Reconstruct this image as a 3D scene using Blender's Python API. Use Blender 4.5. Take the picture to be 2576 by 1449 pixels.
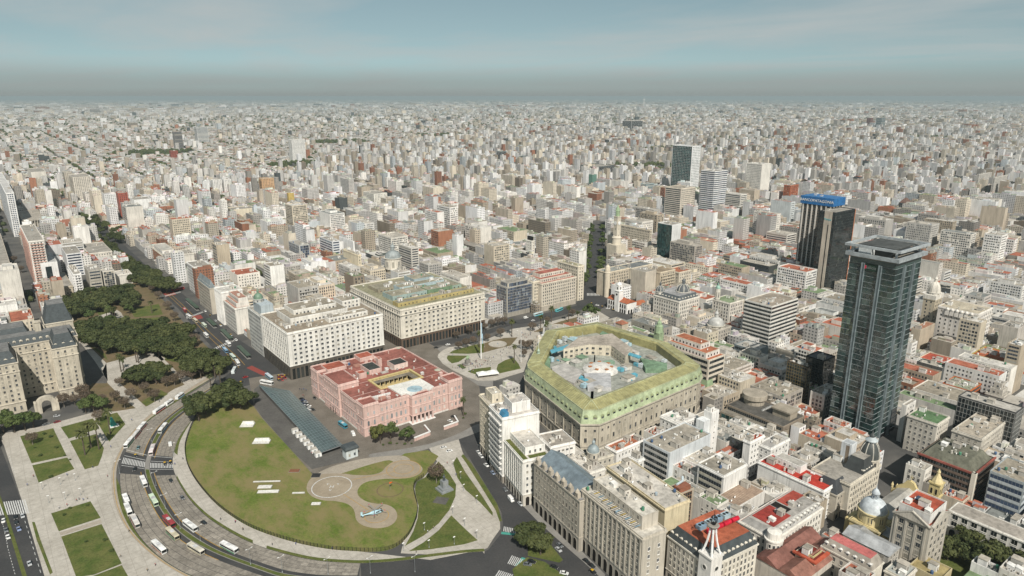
import bpy,math,random
import numpy as np
from mathutils import Vector
from mathutils.geometry import delaunay_2d_cdt
rad=math.radians
for o in list(bpy.data.objects):
	bpy.data.objects.remove(o)
sc=bpy.context.scene
col=sc.collection
# ------------------------------------------------------------------ camera
# world: +x = west along the street grid, +y = south, z up, metres; drone hovers at the origin
F,CX,CY,HOR,EYE=1735.0,1288.0,724.5,243.0,225.0
PITCH=math.atan((CY-HOR)/F)
HEAD=rad(52.2)
FWH=np.array([math.cos(HEAD),math.sin(HEAD),0.0])
RT=np.array([math.sin(HEAD),-math.cos(HEAD),0.0])
FW=FWH*math.cos(PITCH)-np.array([0,0,math.sin(PITCH)])
UP=FWH*math.sin(PITCH)+np.array([0,0,math.cos(PITCH)])
cam_d=bpy.data.cameras.new('camera')
cam_d.sensor_width=36.0
cam_d.lens=36.0*F/2576.0
cam_d.clip_start=1.0
cam_d.clip_end=400000.0
cam=bpy.data.objects.new('camera',cam_d)
cam.location=(0,0,EYE)
cam.rotation_euler=Vector(FW).to_track_quat('-Z','Y').to_euler()
col.objects.link(cam)
sc.camera=cam
# ------------------------------------------------------------------ sky, sun, exposure
SUN_EL=rad(45.5)
SH=rad(65.0)
world=bpy.data.worlds.new('World')
sc.world=world
world.use_nodes=True
wn,wl=world.node_tree.nodes,world.node_tree.links
wn.clear()
def wnode(t,**k):
	n=wn.new(t)
	for a,b in k.items():
		setattr(n,a,b)
	return n
out=wnode('ShaderNodeOutputWorld')
bg=wnode('ShaderNodeBackground')
bg.inputs['Strength'].default_value=0.084
sky=wnode('ShaderNodeTexSky',sky_type='NISHITA',sun_disc=False,sun_elevation=SUN_EL)
sky.sun_rotation=math.atan2(-math.cos(SH),-math.sin(SH))
sky.altitude=200
sky.air_density=1.0
sky.dust_density=0.8
sky.ozone_density=1.6
tc=wnode('ShaderNodeTexCoord')
lift=wnode('ShaderNodeVectorMath',operation='ADD')
wl.new(tc.outputs['Generated'],lift.inputs[0])
lift.inputs[1].default_value=(0,0,0.16)
wl.new(lift.outputs[0],sky.inputs['Vector'])
sep=wnode('ShaderNodeSeparateXYZ')
wl.new(tc.outputs['Generated'],sep.inputs[0])
# thin streaky cloud sheet: direction projected on a flat layer overhead
zc=wnode('ShaderNodeMath',operation='MAXIMUM')
wl.new(sep.outputs['Z'],zc.inputs[0])
zc.inputs[1].default_value=0.0
za=wnode('ShaderNodeMath',operation='ADD')
wl.new(zc.outputs[0],za.inputs[0])
za.inputs[1].default_value=0.06
dv=wnode('ShaderNodeVectorMath',operation='DIVIDE')
wl.new(tc.outputs['Generated'],dv.inputs[0])
cmb=wnode('ShaderNodeCombineXYZ')
for i in range(3):
	wl.new(za.outputs[0],cmb.inputs[i])
wl.new(cmb.outputs[0],dv.inputs[1])
mp=wnode('ShaderNodeMapping')
mp.inputs['Rotation'].default_value=(0,0,HEAD+rad(12))
mp.inputs['Scale'].default_value=(0.5,0.34,0.0)
mp.inputs['Location'].default_value=(3.1,1.4,0)
wl.new(dv.outputs[0],mp.inputs[0])
cn=wnode('ShaderNodeTexNoise')
cn.inputs['Scale'].default_value=1.0
cn.inputs['Detail'].default_value=7.0
cn.inputs['Roughness'].default_value=0.55
cn.inputs['Distortion'].default_value=0.4
wl.new(mp.outputs[0],cn.inputs['Vector'])
cr=wnode('ShaderNodeValToRGB')
cr.color_ramp.elements[0].position=0.42
cr.color_ramp.elements[0].color=(0,0,0,1)
cr.color_ramp.elements[1].position=0.72
cr.color_ramp.elements[1].color=(1,1,1,1)
wl.new(cn.outputs['Fac'],cr.inputs[0])
cmul=wnode('ShaderNodeMath',operation='MULTIPLY')
wl.new(cr.outputs[0],cmul.inputs[0])
cmul.inputs[1].default_value=0.8
tint=wnode('ShaderNodeMix',data_type='RGBA',blend_type='MULTIPLY')
tint.inputs[0].default_value=1.0
wl.new(sky.outputs[0],tint.inputs[6])
tint.inputs[7].default_value=(1.62,1.46,1.02,1)
mixc=wnode('ShaderNodeMix',data_type='RGBA')
wl.new(cmul.outputs[0],mixc.inputs[0])
wl.new(tint.outputs[2],mixc.inputs[6])
mixc.inputs[7].default_value=(5.4,5.75,5.7,1)
# the grey smog bank that lies along the whole horizon
br=wnode('ShaderNodeValToRGB')
br.color_ramp.interpolation='EASE'
e=br.color_ramp.elements
e[0].position=0.0
e[0].color=(1,1,1,1)
e[1].position=0.05
e[1].color=(0,0,0,1)
m1=e.new(0.014)
m1.color=(0.75,0.75,0.75,1)
wl.new(sep.outputs['Z'],br.inputs[0])
mixb=wnode('ShaderNodeMix',data_type='RGBA')
wl.new(br.outputs[0],mixb.inputs[0])
wl.new(mixc.outputs[2],mixb.inputs[6])
mixb.inputs[7].default_value=(3.2,3.55,3.45,1)
wl.new(mixb.outputs[2],bg.inputs['Color'])
wl.new(bg.outputs[0],out.inputs['Surface'])
sun_d=bpy.data.lights.new('sun','SUN')
sun_d.energy=5.0
sun_d.angle=rad(0.55)
sun_d.color=(1.0,0.945,0.86)
sun=bpy.data.objects.new('sun',sun_d)
sun.rotation_euler=Vector((math.cos(SUN_EL)*math.cos(SH),math.cos(SUN_EL)*math.sin(SH),-math.sin(SUN_EL))).to_track_quat('-Z','Y').to_euler()
sun.location=(-200,-300,600)
col.objects.link(sun)
vs=sc.view_settings
vs.view_transform='Standard'
vs.look='None'
vs.exposure=0.08
vs.gamma=1.0
vs.use_curve_mapping=False
sc.render.engine='CYCLES'
sc.cycles.max_bounces=5
sc.cycles.diffuse_bounces=2
sc.cycles.glossy_bounces=3
sc.cycles.transmission_bounces=3
sc.cycles.transparent_max_bounces=4
sc.cycles.volume_bounces=0
sc.cycles.caustics_reflective=False
sc.cycles.caustics_refractive=False
sc.cycles.use_denoising=True
sc.cycles.use_adaptive_sampling=True
sc.cycles.adaptive_threshold=0.01
sc.cycles.sample_clamp_indirect=6.0
# ------------------------------------------------------------------ surveying: points measured in the photograph, put back on the ground or at a known height
CROP={'K1':(0,1500,.53),'K2':(900,1500,.53),'K3':(1800,1500,.53),'K4':(2700,1500,.53),'M1':(0,900,.53),'M2':(900,900,.53),'M3':(1800,900,.53),'M4':(2700,900,.53),'F1':(0,340,.52174),'F2':(1344,340,.52174),'F3':(2688,340,.52174),'D':(0,0,1.56522),'Z1':(2600,1500,.31056),'Z2':(3200,1500,.31056),'Z3':(2600,1820,.30912),'Z4':(3200,1820,.32298),'Z5':(0,950,.51769),'Z6':(3500,1000,.41401),'CR':(1150,1350,.31056),'PZ':(1700,1150,.24155),'PK':(200,1600,.20704),'TW':(3200,880,.28986)}
def D(c,x,y):
	ox,oy,s=CROP[c]
	return(ox+s*x)*.638889,(oy+s*y)*.638889
def P(x,y,z=0.0):
	r=FW*F+RT*(x-CX)-UP*(y-CY)
	t=(z-EYE)/r[2]
	return float(r[0]*t),float(r[1]*t)
def Q(c,x,y,z=0.0):
	return P(*D(c,x,y),z)
def J(x,y,z):
	v=np.array([x,y,z-EYE])
	w=v@FW
	return CX+F*(v@RT)/w,CY-F*(v@UP)/w
def inframe(x,y,z=10.0,m=60):
	v=np.array([x,y,z-EYE])
	if v@FW<5:
		return False
	a,b=J(x,y,z)
	return-m<a<2576+m and b<1449+m
	# ------------------------------------------------------------------ object helpers
def tag(o,label=None,cat=None,group=None,kind=None):
	if label:
		o['label']=label
	if cat:
		o['category']=cat
	if group:
		o['group']=group
	if kind:
		o['kind']=kind
	return o
def empty(name,loc=(0,0,0),rz=0.0):
	o=bpy.data.objects.new(name,None)
	o.location=loc
	o.rotation_euler=(0,0,rz)
	o.empty_display_size=0.5
	col.objects.link(o)
	return o
def ob(name,me,parent=None,loc=(0,0,0),rz=0.0,color=None,scale=None):
	o=bpy.data.objects.new(name,me)
	if parent is not None:
		o.parent=parent
	o.location=loc
	o.rotation_euler=(0,0,rz)
	if scale is not None:
		o.scale=scale if hasattr(scale,'__len__')else(scale,)*3
	if color is not None:
		o.color=(color[0],color[1],color[2],1.0)
	col.objects.link(o)
	return o
class MB:
	"""collects faces; build() links them as one mesh object"""
	def __init__(s):
		s.v,s.f,s.m=[],[],[]
	def face(s,pts,mi=0):
		n=len(s.v)
		s.v.extend(pts)
		s.f.append(tuple(range(n,n+len(pts))))
		s.m.append(mi)
	def box(s,x0,y0,z0,x1,y1,z1,mi=0,mtop=None,bottom=True):
		n=len(s.v)
		s.v.extend([(x0,y0,z0),(x1,y0,z0),(x1,y1,z0),(x0,y1,z0),(x0,y0,z1),(x1,y0,z1),(x1,y1,z1),(x0,y1,z1)])
		fs=[(0,1,5,4),(1,2,6,5),(2,3,7,6),(3,0,4,7),(4,5,6,7)]
		ms=[mi]*4+[mi if mtop is None else mtop]
		if bottom:
			fs.append((3,2,1,0))
			ms.append(mi)
		s.f.extend([tuple(n+k for k in q)for q in fs])
		s.m.extend(ms)
		return s
	def prism(s,poly,z0,z1,mi=0,mtop=None,bottom=False):
		a=sum(poly[i][0]*poly[(i+1)%len(poly)][1]-poly[(i+1)%len(poly)][0]*poly[i][1]for i in range(len(poly)))
		if a<0:
			poly=poly[::-1]
		n,k=len(s.v),len(poly)
		s.v.extend([(p[0],p[1],z0)for p in poly]+[(p[0],p[1],z1)for p in poly])
		for i in range(k):
			j=(i+1)%k
			s.f.append((n+i,n+j,n+k+j,n+k+i))
			s.m.append(mi)
		s.f.append(tuple(n+k+i for i in range(k)))
		s.m.append(mi if mtop is None else mtop)
		if bottom:
			s.f.append(tuple(n+k-1-i for i in range(k)))
			s.m.append(mi)
		return s
	def frustum(s,p0,z0,p1,z1,mi=0,mtop=None,cap=True):
		n,k=len(s.v),len(p0)
		s.v.extend([(p[0],p[1],z0)for p in p0]+[(p[0],p[1],z1)for p in p1])
		for i in range(k):
			j=(i+1)%k
			s.f.append((n+i,n+j,n+k+j,n+k+i))
			s.m.append(mi)
		if cap:
			s.f.append(tuple(n+k+i for i in range(k)))
			s.m.append(mi if mtop is None else mtop)
		return s
	def lathe(s,cx,cy,prof,n=12,mi=0,a0=0.0,sx=1.0,sy=1.0):
		b=len(s.v)
		for r,z in prof:
			for i in range(n):
				a=a0+2*math.pi*i/n
				s.v.append((cx+sx*r*math.cos(a),cy+sy*r*math.sin(a),z))
		for k in range(len(prof)-1):
			for i in range(n):
				j=(i+1)%n
				s.f.append((b+k*n+i,b+k*n+j,b+(k+1)*n+j,b+(k+1)*n+i))
				s.m.append(mi)
		s.f.append(tuple(b+(len(prof)-1)*n+i for i in range(n)))
		s.m.append(mi)
		return s
	def rod(s,a,b,r,n=6,mi=0,r1=None):
		a,b=Vector(a),Vector(b)
		d=(b-a).normalized()
		u=d.orthogonal().normalized()
		w=d.cross(u)
		k=len(s.v)
		r1=r if r1 is None else r1
		for c,q in((a,r),(b,r1)):
			for i in range(n):
				t=2*math.pi*i/n
				s.v.append(tuple(c+(u*math.cos(t)+w*math.sin(t))*q))
		for i in range(n):
			j=(i+1)%n
			s.f.append((k+i,k+j,k+n+j,k+n+i))
			s.m.append(mi)
		s.f.append(tuple(k+n+i for i in range(n)))
		s.m.append(mi)
		s.f.append(tuple(k+n-1-i for i in range(n)))
		s.m.append(mi)
		return s
	def add(s,o,dx=0,dy=0,dz=0,rz=0.0,sc_=1.0):
		n=len(s.v)
		c,q=math.cos(rz),math.sin(rz)
		s.v.extend([(dx+sc_*(x*c-y*q),dy+sc_*(x*q+y*c),dz+sc_*z)for x,y,z in o.v])
		s.f.extend([tuple(n+k for k in f)for f in o.f])
		s.m.extend(o.m)
		return s
	def mesh(s,name,mats,smooth=False):
		me=bpy.data.meshes.new(name)
		me.from_pydata(s.v,[],s.f)
		for m in mats:
			me.materials.append(m)
		if len(mats)>1:
			me.polygons.foreach_set('material_index',np.array(s.m,dtype=np.int32))
		if smooth:
			me.polygons.foreach_set('use_smooth',np.ones(len(s.f),dtype=bool))
		me.update()
		return me
	def build(s,name,mats,parent=None,loc=(0,0,0),rz=0.0,color=None,smooth=False):
		if not s.f:
			return None
		if not isinstance(mats,(list,tuple)):
			mats=[mats]
		return ob(name,s.mesh(name,mats,smooth),parent,loc,rz,color)
def copy_tree(o,parent=None):
	c=o.copy()
	col.objects.link(c)
	if parent is not None:
		c.parent=parent
	for ch in list(o.children):
		copy_tree(ch,c)
	return c
	# ------------------------------------------------------------------ materials
def newmat(name):
	m=bpy.data.materials.new(name)
	m.use_nodes=True
	t=m.node_tree
	b=t.nodes['Principled BSDF']
	return m,t,b
def nd(t,typ,ins=None,**k):
	n=t.nodes.new(typ)
	for a,b in k.items():
		setattr(n,a,b)
	if ins:
		for a,b in ins.items():
			if isinstance(b,bpy.types.NodeSocket):
				t.links.new(b,n.inputs[a])
			else:
				n.inputs[a].default_value=b
	return n
def ramp(t,fac,stops):
	n=t.nodes.new('ShaderNodeValToRGB')
	e=n.color_ramp.elements
	e[0].position,e[0].color=stops[0][0],(*stops[0][1],1)if len(stops[0][1])==3 else stops[0][1]
	e[1].position,e[1].color=stops[-1][0],(*stops[-1][1],1)
	for p,c in stops[1:-1]:
		x=e.new(p)
		x.color=(*c,1)
	t.links.new(fac,n.inputs[0])
	return n.outputs[0]
def mul(t,a,b):
	n=nd(t,'ShaderNodeMix',data_type='RGBA',blend_type='MULTIPLY')
	n.inputs[0].default_value=1.0
	for i,x in((6,a),(7,b)):
		if isinstance(x,bpy.types.NodeSocket):
			t.links.new(x,n.inputs[i])
		else:
			n.inputs[i].default_value=(*x,1)
	return n.outputs[2]
def mixc_(t,f,a,b):
	n=nd(t,'ShaderNodeMix',data_type='RGBA')
	for i,x in((0,f),(6,a),(7,b)):
		if isinstance(x,bpy.types.NodeSocket):
			t.links.new(x,n.inputs[i])
		else:
			n.inputs[i].default_value=x if i==0 else(*x,1)
	return n.outputs[2]
def g3(v):
	return(v,v,v)
def noise(t,vec,scale,detail=4,rough=.6):
	return nd(t,'ShaderNodeTexNoise',{'Vector':vec,'Scale':scale,'Detail':detail,'Roughness':rough}).outputs['Fac']
def pos(t):
	return nd(t,'ShaderNodeNewGeometry').outputs['Position']
def mapped(t,vec,scale):
	return nd(t,'ShaderNodeMapping',{'Vector':vec,'Scale':scale}).outputs[0]
def mat_objcol(name,lo=.86,hi=1.1,streak=True,rough=.88,spec=.2,sc1=.09,sc2=.9,contrast=1.0,metallic=0.0,bump=0.0):
	"""surface whose own colour is the object's colour, weathered by blotches and rain streaks"""
	m,t,b=newmat(name)
	oi=nd(t,'ShaderNodeObjectInfo')
	p=pos(t)
	a=ramp(t,noise(t,p,sc1,3),[(.3,g3(lo)),(.7,g3(hi))])
	c=mul(t,oi.outputs['Color'],a)
	if streak:
		s=ramp(t,noise(t,mapped(t,p,(.9,.9,.06)),sc2,4,.7),[(.34,g3(.74)),(.52,g3(1.05))])
		c=mul(t,c,s)
	else:
		s=ramp(t,noise(t,p,sc2,5,.7),[(.34,g3(.7)),(.62,g3(1.2))])
		c=mul(t,c,s)
	t.links.new(c,b.inputs['Base Color'])
	b.inputs['Roughness'].default_value=rough
	b.inputs['Specular IOR Level'].default_value=spec
	b.inputs['Metallic'].default_value=metallic
	return m
def mat_plain(name,c,rough=.7,spec=.3,metallic=0.0,nscale=None,lo=.8,hi=1.1,emit=None):
	m,t,b=newmat(name)
	if nscale:
		t.links.new(mul(t,c,ramp(t,noise(t,pos(t),nscale,5,.65),[(.32,g3(lo)),(.68,g3(hi))])),b.inputs['Base Color'])
	else:
		b.inputs['Base Color'].default_value=(*c,1)
	b.inputs['Roughness'].default_value=rough
	b.inputs['Specular IOR Level'].default_value=spec
	b.inputs['Metallic'].default_value=metallic
	return m
M={}
M['plaster']=mat_objcol('plaster')
M['stone']=mat_objcol('stone',.7,1.1,True,.9,.15,.13,1.6)
M['roofing']=mat_objcol('roofing',.7,1.18,False,.92,.12,.06,.35)
M['paint']=mat_objcol('paint',.93,1.04,False,.45,.4,.1,.3)
M['metalroof']=mat_objcol('metal_roof',.8,1.12,False,.5,.35,.05,.22)
def mat_glass(name,base,blinds,nbl,rough=.08,spec=.5):
	m,t,b=newmat(name)
	oi=nd(t,'ShaderNodeObjectInfo')
	ge=nd(t,'ShaderNodeNewGeometry')
	s=nd(t,'ShaderNodeMath',{0:oi.outputs['Random'],1:ge.outputs['Random Per Island']},operation='ADD')
	fr=nd(t,'ShaderNodeMath',{0:s.outputs[0]},operation='FRACT')
	c=ramp(t,fr.outputs[0],[(0.0,tuple(x*.6 for x in base)),(.45,base),(1-nbl,tuple(x*1.9 for x in base)),(1-nbl+.02,tuple(x*.6 for x in blinds)),(1.0,blinds)])
	t.links.new(c,b.inputs['Base Color'])
	b.inputs['Roughness'].default_value=rough
	b.inputs['Specular IOR Level'].default_value=spec
	return m
M['glass']=mat_glass('window_glass',(.035,.042,.05),(.34,.32,.27),.22)
M['darkglass']=mat_glass('dark_glass',(.012,.017,.018),(.06,.065,.06),.1,.05,.7)
M['blueglass']=mat_glass('blue_glass',(.03,.045,.075),(.2,.24,.28),.12,.06,.6)
M['greenglass']=mat_glass('green_glass',(.018,.05,.048),(.06,.12,.11),.1,.06,.6)
M['pinkglass']=mat_glass('shuttered_glass',(.2,.22,.23),(.62,.6,.55),.6,.2,.4)
M['black']=mat_plain('black_paint',(.012,.012,.013),.5)
M['white']=mat_plain('white_paint',(.74,.74,.72),.6,.3,0,.4,.85,1.06)
M['steel']=mat_plain('grey_steel',(.30,.32,.33),.45,.4,.3,.5)
M['tyre']=mat_plain('tyre_rubber',(.012,.012,.012),.9)
M['opening']=mat_plain('dark_opening',(.02,.018,.016),.9,.05)
M['conc']=mat_plain('raw_concrete',(.27,.25,.22),.9,.1,0,.12,.65,1.15)
M['slate']=mat_plain('slate_tiles',(.055,.066,.07),.55,.3,0,.6,.75,1.3)
M['verdigris']=mat_plain('verdigris_copper',(.27,.36,.22),.6,.3,0,.25,.75,1.2)
def mat_ground(name,c1,c2,s1=.05,s2=.6,rough=.92,fine=(.82,1.12),extra=None):
	m,t,b=newmat(name)
	p=pos(t)
	c=mixc_(t,ramp(t,noise(t,p,s1,5,.62),[(.36,g3(0)),(.64,g3(1))]),c1,c2)
	c=mul(t,c,ramp(t,noise(t,p,s2,5,.7),[(.3,g3(fine[0])),(.7,g3(fine[1]))]))
	if extra:
		c=extra(t,p,c)
	t.links.new(c,b.inputs['Base Color'])
	b.inputs['Roughness'].default_value=rough
	b.inputs['Specular IOR Level'].default_value=.15
	return m
def lawn_dry(t,p,c):
	f=ramp(t,noise(t,mapped(t,p,(1,.5,1)),.05,7,.72),[(.42,g3(0)),(.58,g3(.9))])
	return mixc_(t,f,c,(.20,.165,.075))
M['lawn']=mat_ground('park_lawn',(.09,.13,.022),(.145,.165,.042),.06,.7,.95,(.7,1.25),lawn_dry)
M['lawn2']=mat_ground('bed_lawn',(.068,.095,.022),(.12,.125,.04),.12,.9,.95,(.65,1.25))
M['dry']=mat_ground('dry_earth',(.17,.125,.075),(.12,.10,.05),.08,.6)
M['asphalt']=mat_ground('asphalt',(.045,.046,.047),(.062,.061,.06),.04,.9,.9,(.8,1.15))
def joints(t,p,c):
	s=nd(t,'ShaderNodeSeparateXYZ',{0:p})
	for k in(0,1):
		f=nd(t,'ShaderNodeMath',{0:nd(t,'ShaderNodeMath',{0:s.outputs[k],1:5.2},operation='DIVIDE').outputs[0]},operation='FRACT').outputs[0]
		c=mixc_(t,nd(t,'ShaderNodeMath',{0:nd(t,'ShaderNodeMath',{0:f,1:.045},operation='LESS_THAN').outputs[0],1:.4},operation='MULTIPLY').outputs[0],c,(.2,.185,.16))
	return c
M['paving']=mat_ground('pale_paving',(.35,.325,.28),(.45,.42,.37),.05,.4,.9,(.84,1.1),joints)
M['greypave']=mat_ground('grey_paving',(.20,.19,.175),(.25,.24,.22),.06,.5,.9,(.85,1.1))
M['cobble']=mat_ground('cobbled_paving',(.13,.115,.095),(.18,.16,.135),.08,1.1,.92,(.75,1.2))
M['slab']=mat_objcol('concrete_slab',.78,1.12,False,.9,.15,.05,.5)
M['helipad']=mat_ground('helipad_concrete',(.27,.225,.165),(.33,.28,.21),.08,.6,.9,(.86,1.08))
M['tan']=mat_ground('footpath',(.30,.265,.215),(.35,.31,.255),.07,.6)
M['yard']=mat_ground('dark_yard',(.085,.08,.075),(.12,.115,.105),.06,.6)
M['cityground']=mat_ground('city_ground',(.085,.083,.08),(.14,.135,.125),.02,.2)
M['whitemark']=mat_plain('road_paint',(.62,.62,.60),.8,.2,0,1.2,.55,1.05)
M['yellowmark']=mat_plain('yellow_road_paint',(.46,.27,.045),.8,.2,0,1.0,.6,1.05)
M['tealmark']=mat_plain('teal_road_paint',(.06,.27,.22),.8)
def mat_leaf(name,c1,c2,trans=.25):
	m,t,b=newmat(name)
	oi=nd(t,'ShaderNodeObjectInfo')
	ge=nd(t,'ShaderNodeNewGeometry')
	f=nd(t,'ShaderNodeMath',{0:nd(t,'ShaderNodeMath',{0:oi.outputs['Random'],1:.6},operation='MULTIPLY').outputs[0],1:nd(t,'ShaderNodeMath',{0:ge.outputs['Random Per Island'],1:.55},operation='MULTIPLY').outputs[0]},operation='ADD')
	c=mixc_(t,f.outputs[0],c1,c2)
	t.links.new(c,b.inputs['Base Color'])
	b.inputs['Roughness'].default_value=.7
	b.inputs['Specular IOR Level'].default_value=.2
	return m
M['leaf']=mat_leaf('dark_foliage',(.022,.036,.012),(.078,.088,.03))
M['leaf2']=mat_leaf('mid_foliage',(.035,.06,.016),(.085,.11,.035))
M['leaf3']=mat_leaf('yellowing_foliage',(.06,.075,.02),(.14,.13,.035))
M['twig']=mat_leaf('bare_twigs',(.085,.062,.042),(.16,.125,.09))
M['palm']=mat_leaf('palm_frond',(.04,.055,.02),(.10,.105,.035))
M['bark']=mat_plain('bark',(.10,.082,.064),.95,.1,0,.9,.7,1.2)
M['palebark']=mat_plain('pale_bark',(.20,.175,.145),.95,.1,0,.9,.7,1.2)
# ------------------------------------------------------------------ ground, roads, pavements, lawns
def smooth(pts,k=6,closed=False):
	n=len(pts)
	res=[]
	rng=range(n if closed else n-1)
	for i in rng:
		if closed:
			p=[pts[(i+j-1)%n]for j in range(4)]
		else:
			p=[pts[min(max(i+j-1,0),n-1)]for j in range(4)]
		for s in range(k):
			t=s/k
			res.append(tuple(.5*(2*p[1][a]+(p[2][a]-p[0][a])*t+(2*p[0][a]-5*p[1][a]+4*p[2][a]-p[3][a])*t*t+(3*p[1][a]-p[0][a]-3*p[2][a]+p[3][a])*t**3)for a in(0,1)))
	if not closed:
		res.append(tuple(pts[-1][:2]))
	return res
def gp(c,pts):
	return[Q(c,x,y)for x,y in pts]
def sheet(name,poly,z,mat,z0=-.2,kind='structure',parent=None):
	r=delaunay_2d_cdt([Vector(p)for p in poly],[],[list(range(len(poly)))],1,1e-3)
	b=MB()
	b.v=[(p[0],p[1],z)for p in r[0]]
	b.f=[tuple(f)for f in r[2]]
	b.f=[f if(b.v[f[1]][0]-b.v[f[0]][0])*(b.v[f[2]][1]-b.v[f[0]][1])-(b.v[f[1]][1]-b.v[f[0]][1])*(b.v[f[2]][0]-b.v[f[0]][0])>0 else f[::-1]for f in b.f]
	b.m=[0]*len(b.f)
	for p,q in zip(poly,poly[1:]+poly[:1]):
		b.face([(p[0],p[1],z0),(q[0],q[1],z0),(q[0],q[1],z),(p[0],p[1],z)])
	o=b.build(name,mat,parent)
	if parent is None:
		tag(o,kind=kind)
	return o
def arclen(pts):
	d=[0.0]
	for a,b in zip(pts,pts[1:]):
		d.append(d[-1]+math.hypot(b[0]-a[0],b[1]-a[1]))
	return d
def resample(pts,n):
	d=arclen(pts)
	res,j=[],0
	for i in range(n):
		s=d[-1]*i/(n-1)
		while j<len(d)-2 and d[j+1]<s:
			j+=1
		t=(s-d[j])/max(1e-9,d[j+1]-d[j])
		res.append((pts[j][0]+(pts[j+1][0]-pts[j][0])*t,pts[j][1]+(pts[j+1][1]-pts[j][1])*t))
	return res
def strip(name,pts,w,z,mat,h=.003,parent=None,z0=None):
	"""ribbon of width w along a line, as a thin slab"""
	b=MB()
	L=[]
	for i,p in enumerate(pts):
		a,c=pts[max(0,i-1)],pts[min(len(pts)-1,i+1)]
		dx,dy=c[0]-a[0],c[1]-a[1]
		l=math.hypot(dx,dy)or 1
		L.append((p[0]-dy/l*w/2,p[1]+dx/l*w/2,p[0]+dy/l*w/2,p[1]-dx/l*w/2))
	for p,q in zip(L,L[1:]):
		b.face([(p[2],p[3],z),(q[2],q[3],z),(q[0],q[1],z),(p[0],p[1],z)])
	o=b.build(name,mat,parent)
	if parent is None:
		tag(o,kind='structure')
	return o
	# one sheet out to the horizon (rings, so that distance is well conditioned)
gb=MB()
rings=[0,400,1200,3000,8000,20000,60000,180000]
NS=48
for r0,r1 in zip(rings,rings[1:]):
	for i in range(NS):
		a0,a1=2*math.pi*i/NS,2*math.pi*(i+1)/NS
		p=[(r0*math.cos(a0),r0*math.sin(a0),0),(r1*math.cos(a0),r1*math.sin(a0),0),(r1*math.cos(a1),r1*math.sin(a1),0),(r0*math.cos(a1),r0*math.sin(a1),0)]
		gb.face(p if r0 else[p[0],p[1],p[2]])
def mat_far_ground():
	m,t,b=newmat('open_ground')
	p=pos(t)
	near=mixc_(t,ramp(t,noise(t,p,.03,5),[(.4,g3(0)),(.6,g3(1))]),(.075,.074,.072),(.12,.115,.105))
	far=mixc_(t,ramp(t,noise(t,mapped(t,p,(1,1,0)),.0006,6,.62),[(.44,g3(0)),(.56,g3(1))]),(.27,.25,.22),(.10,.11,.08))
	far=mul(t,far,ramp(t,noise(t,p,.012,4,.7),[(.35,g3(.55)),(.65,g3(1.45))]))
	ln=nd(t,'ShaderNodeVectorMath',{0:p},operation='LENGTH')
	f=nd(t,'ShaderNodeMapRange',{'Value':ln.outputs['Value'],'From Min':2500,'From Max':6000})
	t.links.new(mixc_(t,f.outputs[0],near,far),b.inputs['Base Color'])
	b.inputs['Roughness'].default_value=.95
	b.inputs['Specular IOR Level'].default_value=.1
	return m
tag(gb.build('ground',mat_far_ground()),kind='structure')
# --- the esplanade of cobbles round the pink palace and the pale plazas
sheet('esplanade',gp('K2',[(150,-20),(420,-60),(620,-90),(1250,-420),(1540,-250),(1720,-60),(1862,40),(1885,200),(1855,340),(1480,505),(1300,560),(1080,590),(900,640),(660,700),(560,650),(190,210)]),.03,M['cobble'])
E1=gp('K1',[(1600,-20),(1420,90),(1320,148),(1235,203),(1150,260),(1075,318),(1000,400),(945,490),(912,580),(895,640),(888,740),(905,870),(940,980),(990,1090),(1065,1195),(1160,1290),(1270,1370),(1390,1435),(1560,1500),(1760,1560),(2000,1600),(2300,1620),(2650,1610)])
ML=gp('K1',[(1560,66),(1415,163),(1320,226),(1235,298),(1165,388),(1115,488),(1085,588),(1075,640),(1085,712),(1120,812),(1185,942),(1270,1062),(1390,1170),(1530,1248),(1640,1298),(1760,1345),(1900,1395),(2060,1450),(2200,1478),(2400,1500),(2650,1500)])
MR=gp('K1',[(1585,84),(1437,178),(1342,240),(1262,310),(1195,400),(1146,500),(1116,600),(1112,650),(1128,720),(1168,820),(1230,935),(1316,1055),(1424,1140),(1540,1215),(1650,1270),(1780,1320),(1920,1370),(2070,1420),(2200,1445),(2400,1465),(2650,1465)])
E2=gp('K1',[(1640,140),(1540,190),(1440,278),(1380,350),(1320,440),(1290,540),(1283,620),(1300,690),(1345,780),(1420,890),(1530,1000),(1650,1085),(1780,1160),(1900,1215),(2028,1258),(2238,1312),(2418,1340),(2678,1354)])
E2b=gp('K2',[(1230,1340),(1500,1307),(1750,1277),(1902,1267)])
NA=78
e1,ml,mr,e2=(resample(smooth(q,8),NA)for q in(E1,ML,MR,E2))
sheet('avenue',e1+e2[::-1],.02,M['asphalt'])
XB=gp('K2',[(980,1352),(1230,1340),(1500,1307),(1750,1277),(1902,1267)])+gp('K3',[(230,1255),(330,1130),(340,1060),(330,980),(280,880),(205,760),(120,620),(40,480),(5,430),(120,340),(170,470),(260,620),(350,760),(500,935),(600,1040),(760,1180),(930,1330),(1080,1480),(800,1620),(-700,1700)])
sheet('street_junction',XB,.016,M['asphalt'])
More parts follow.
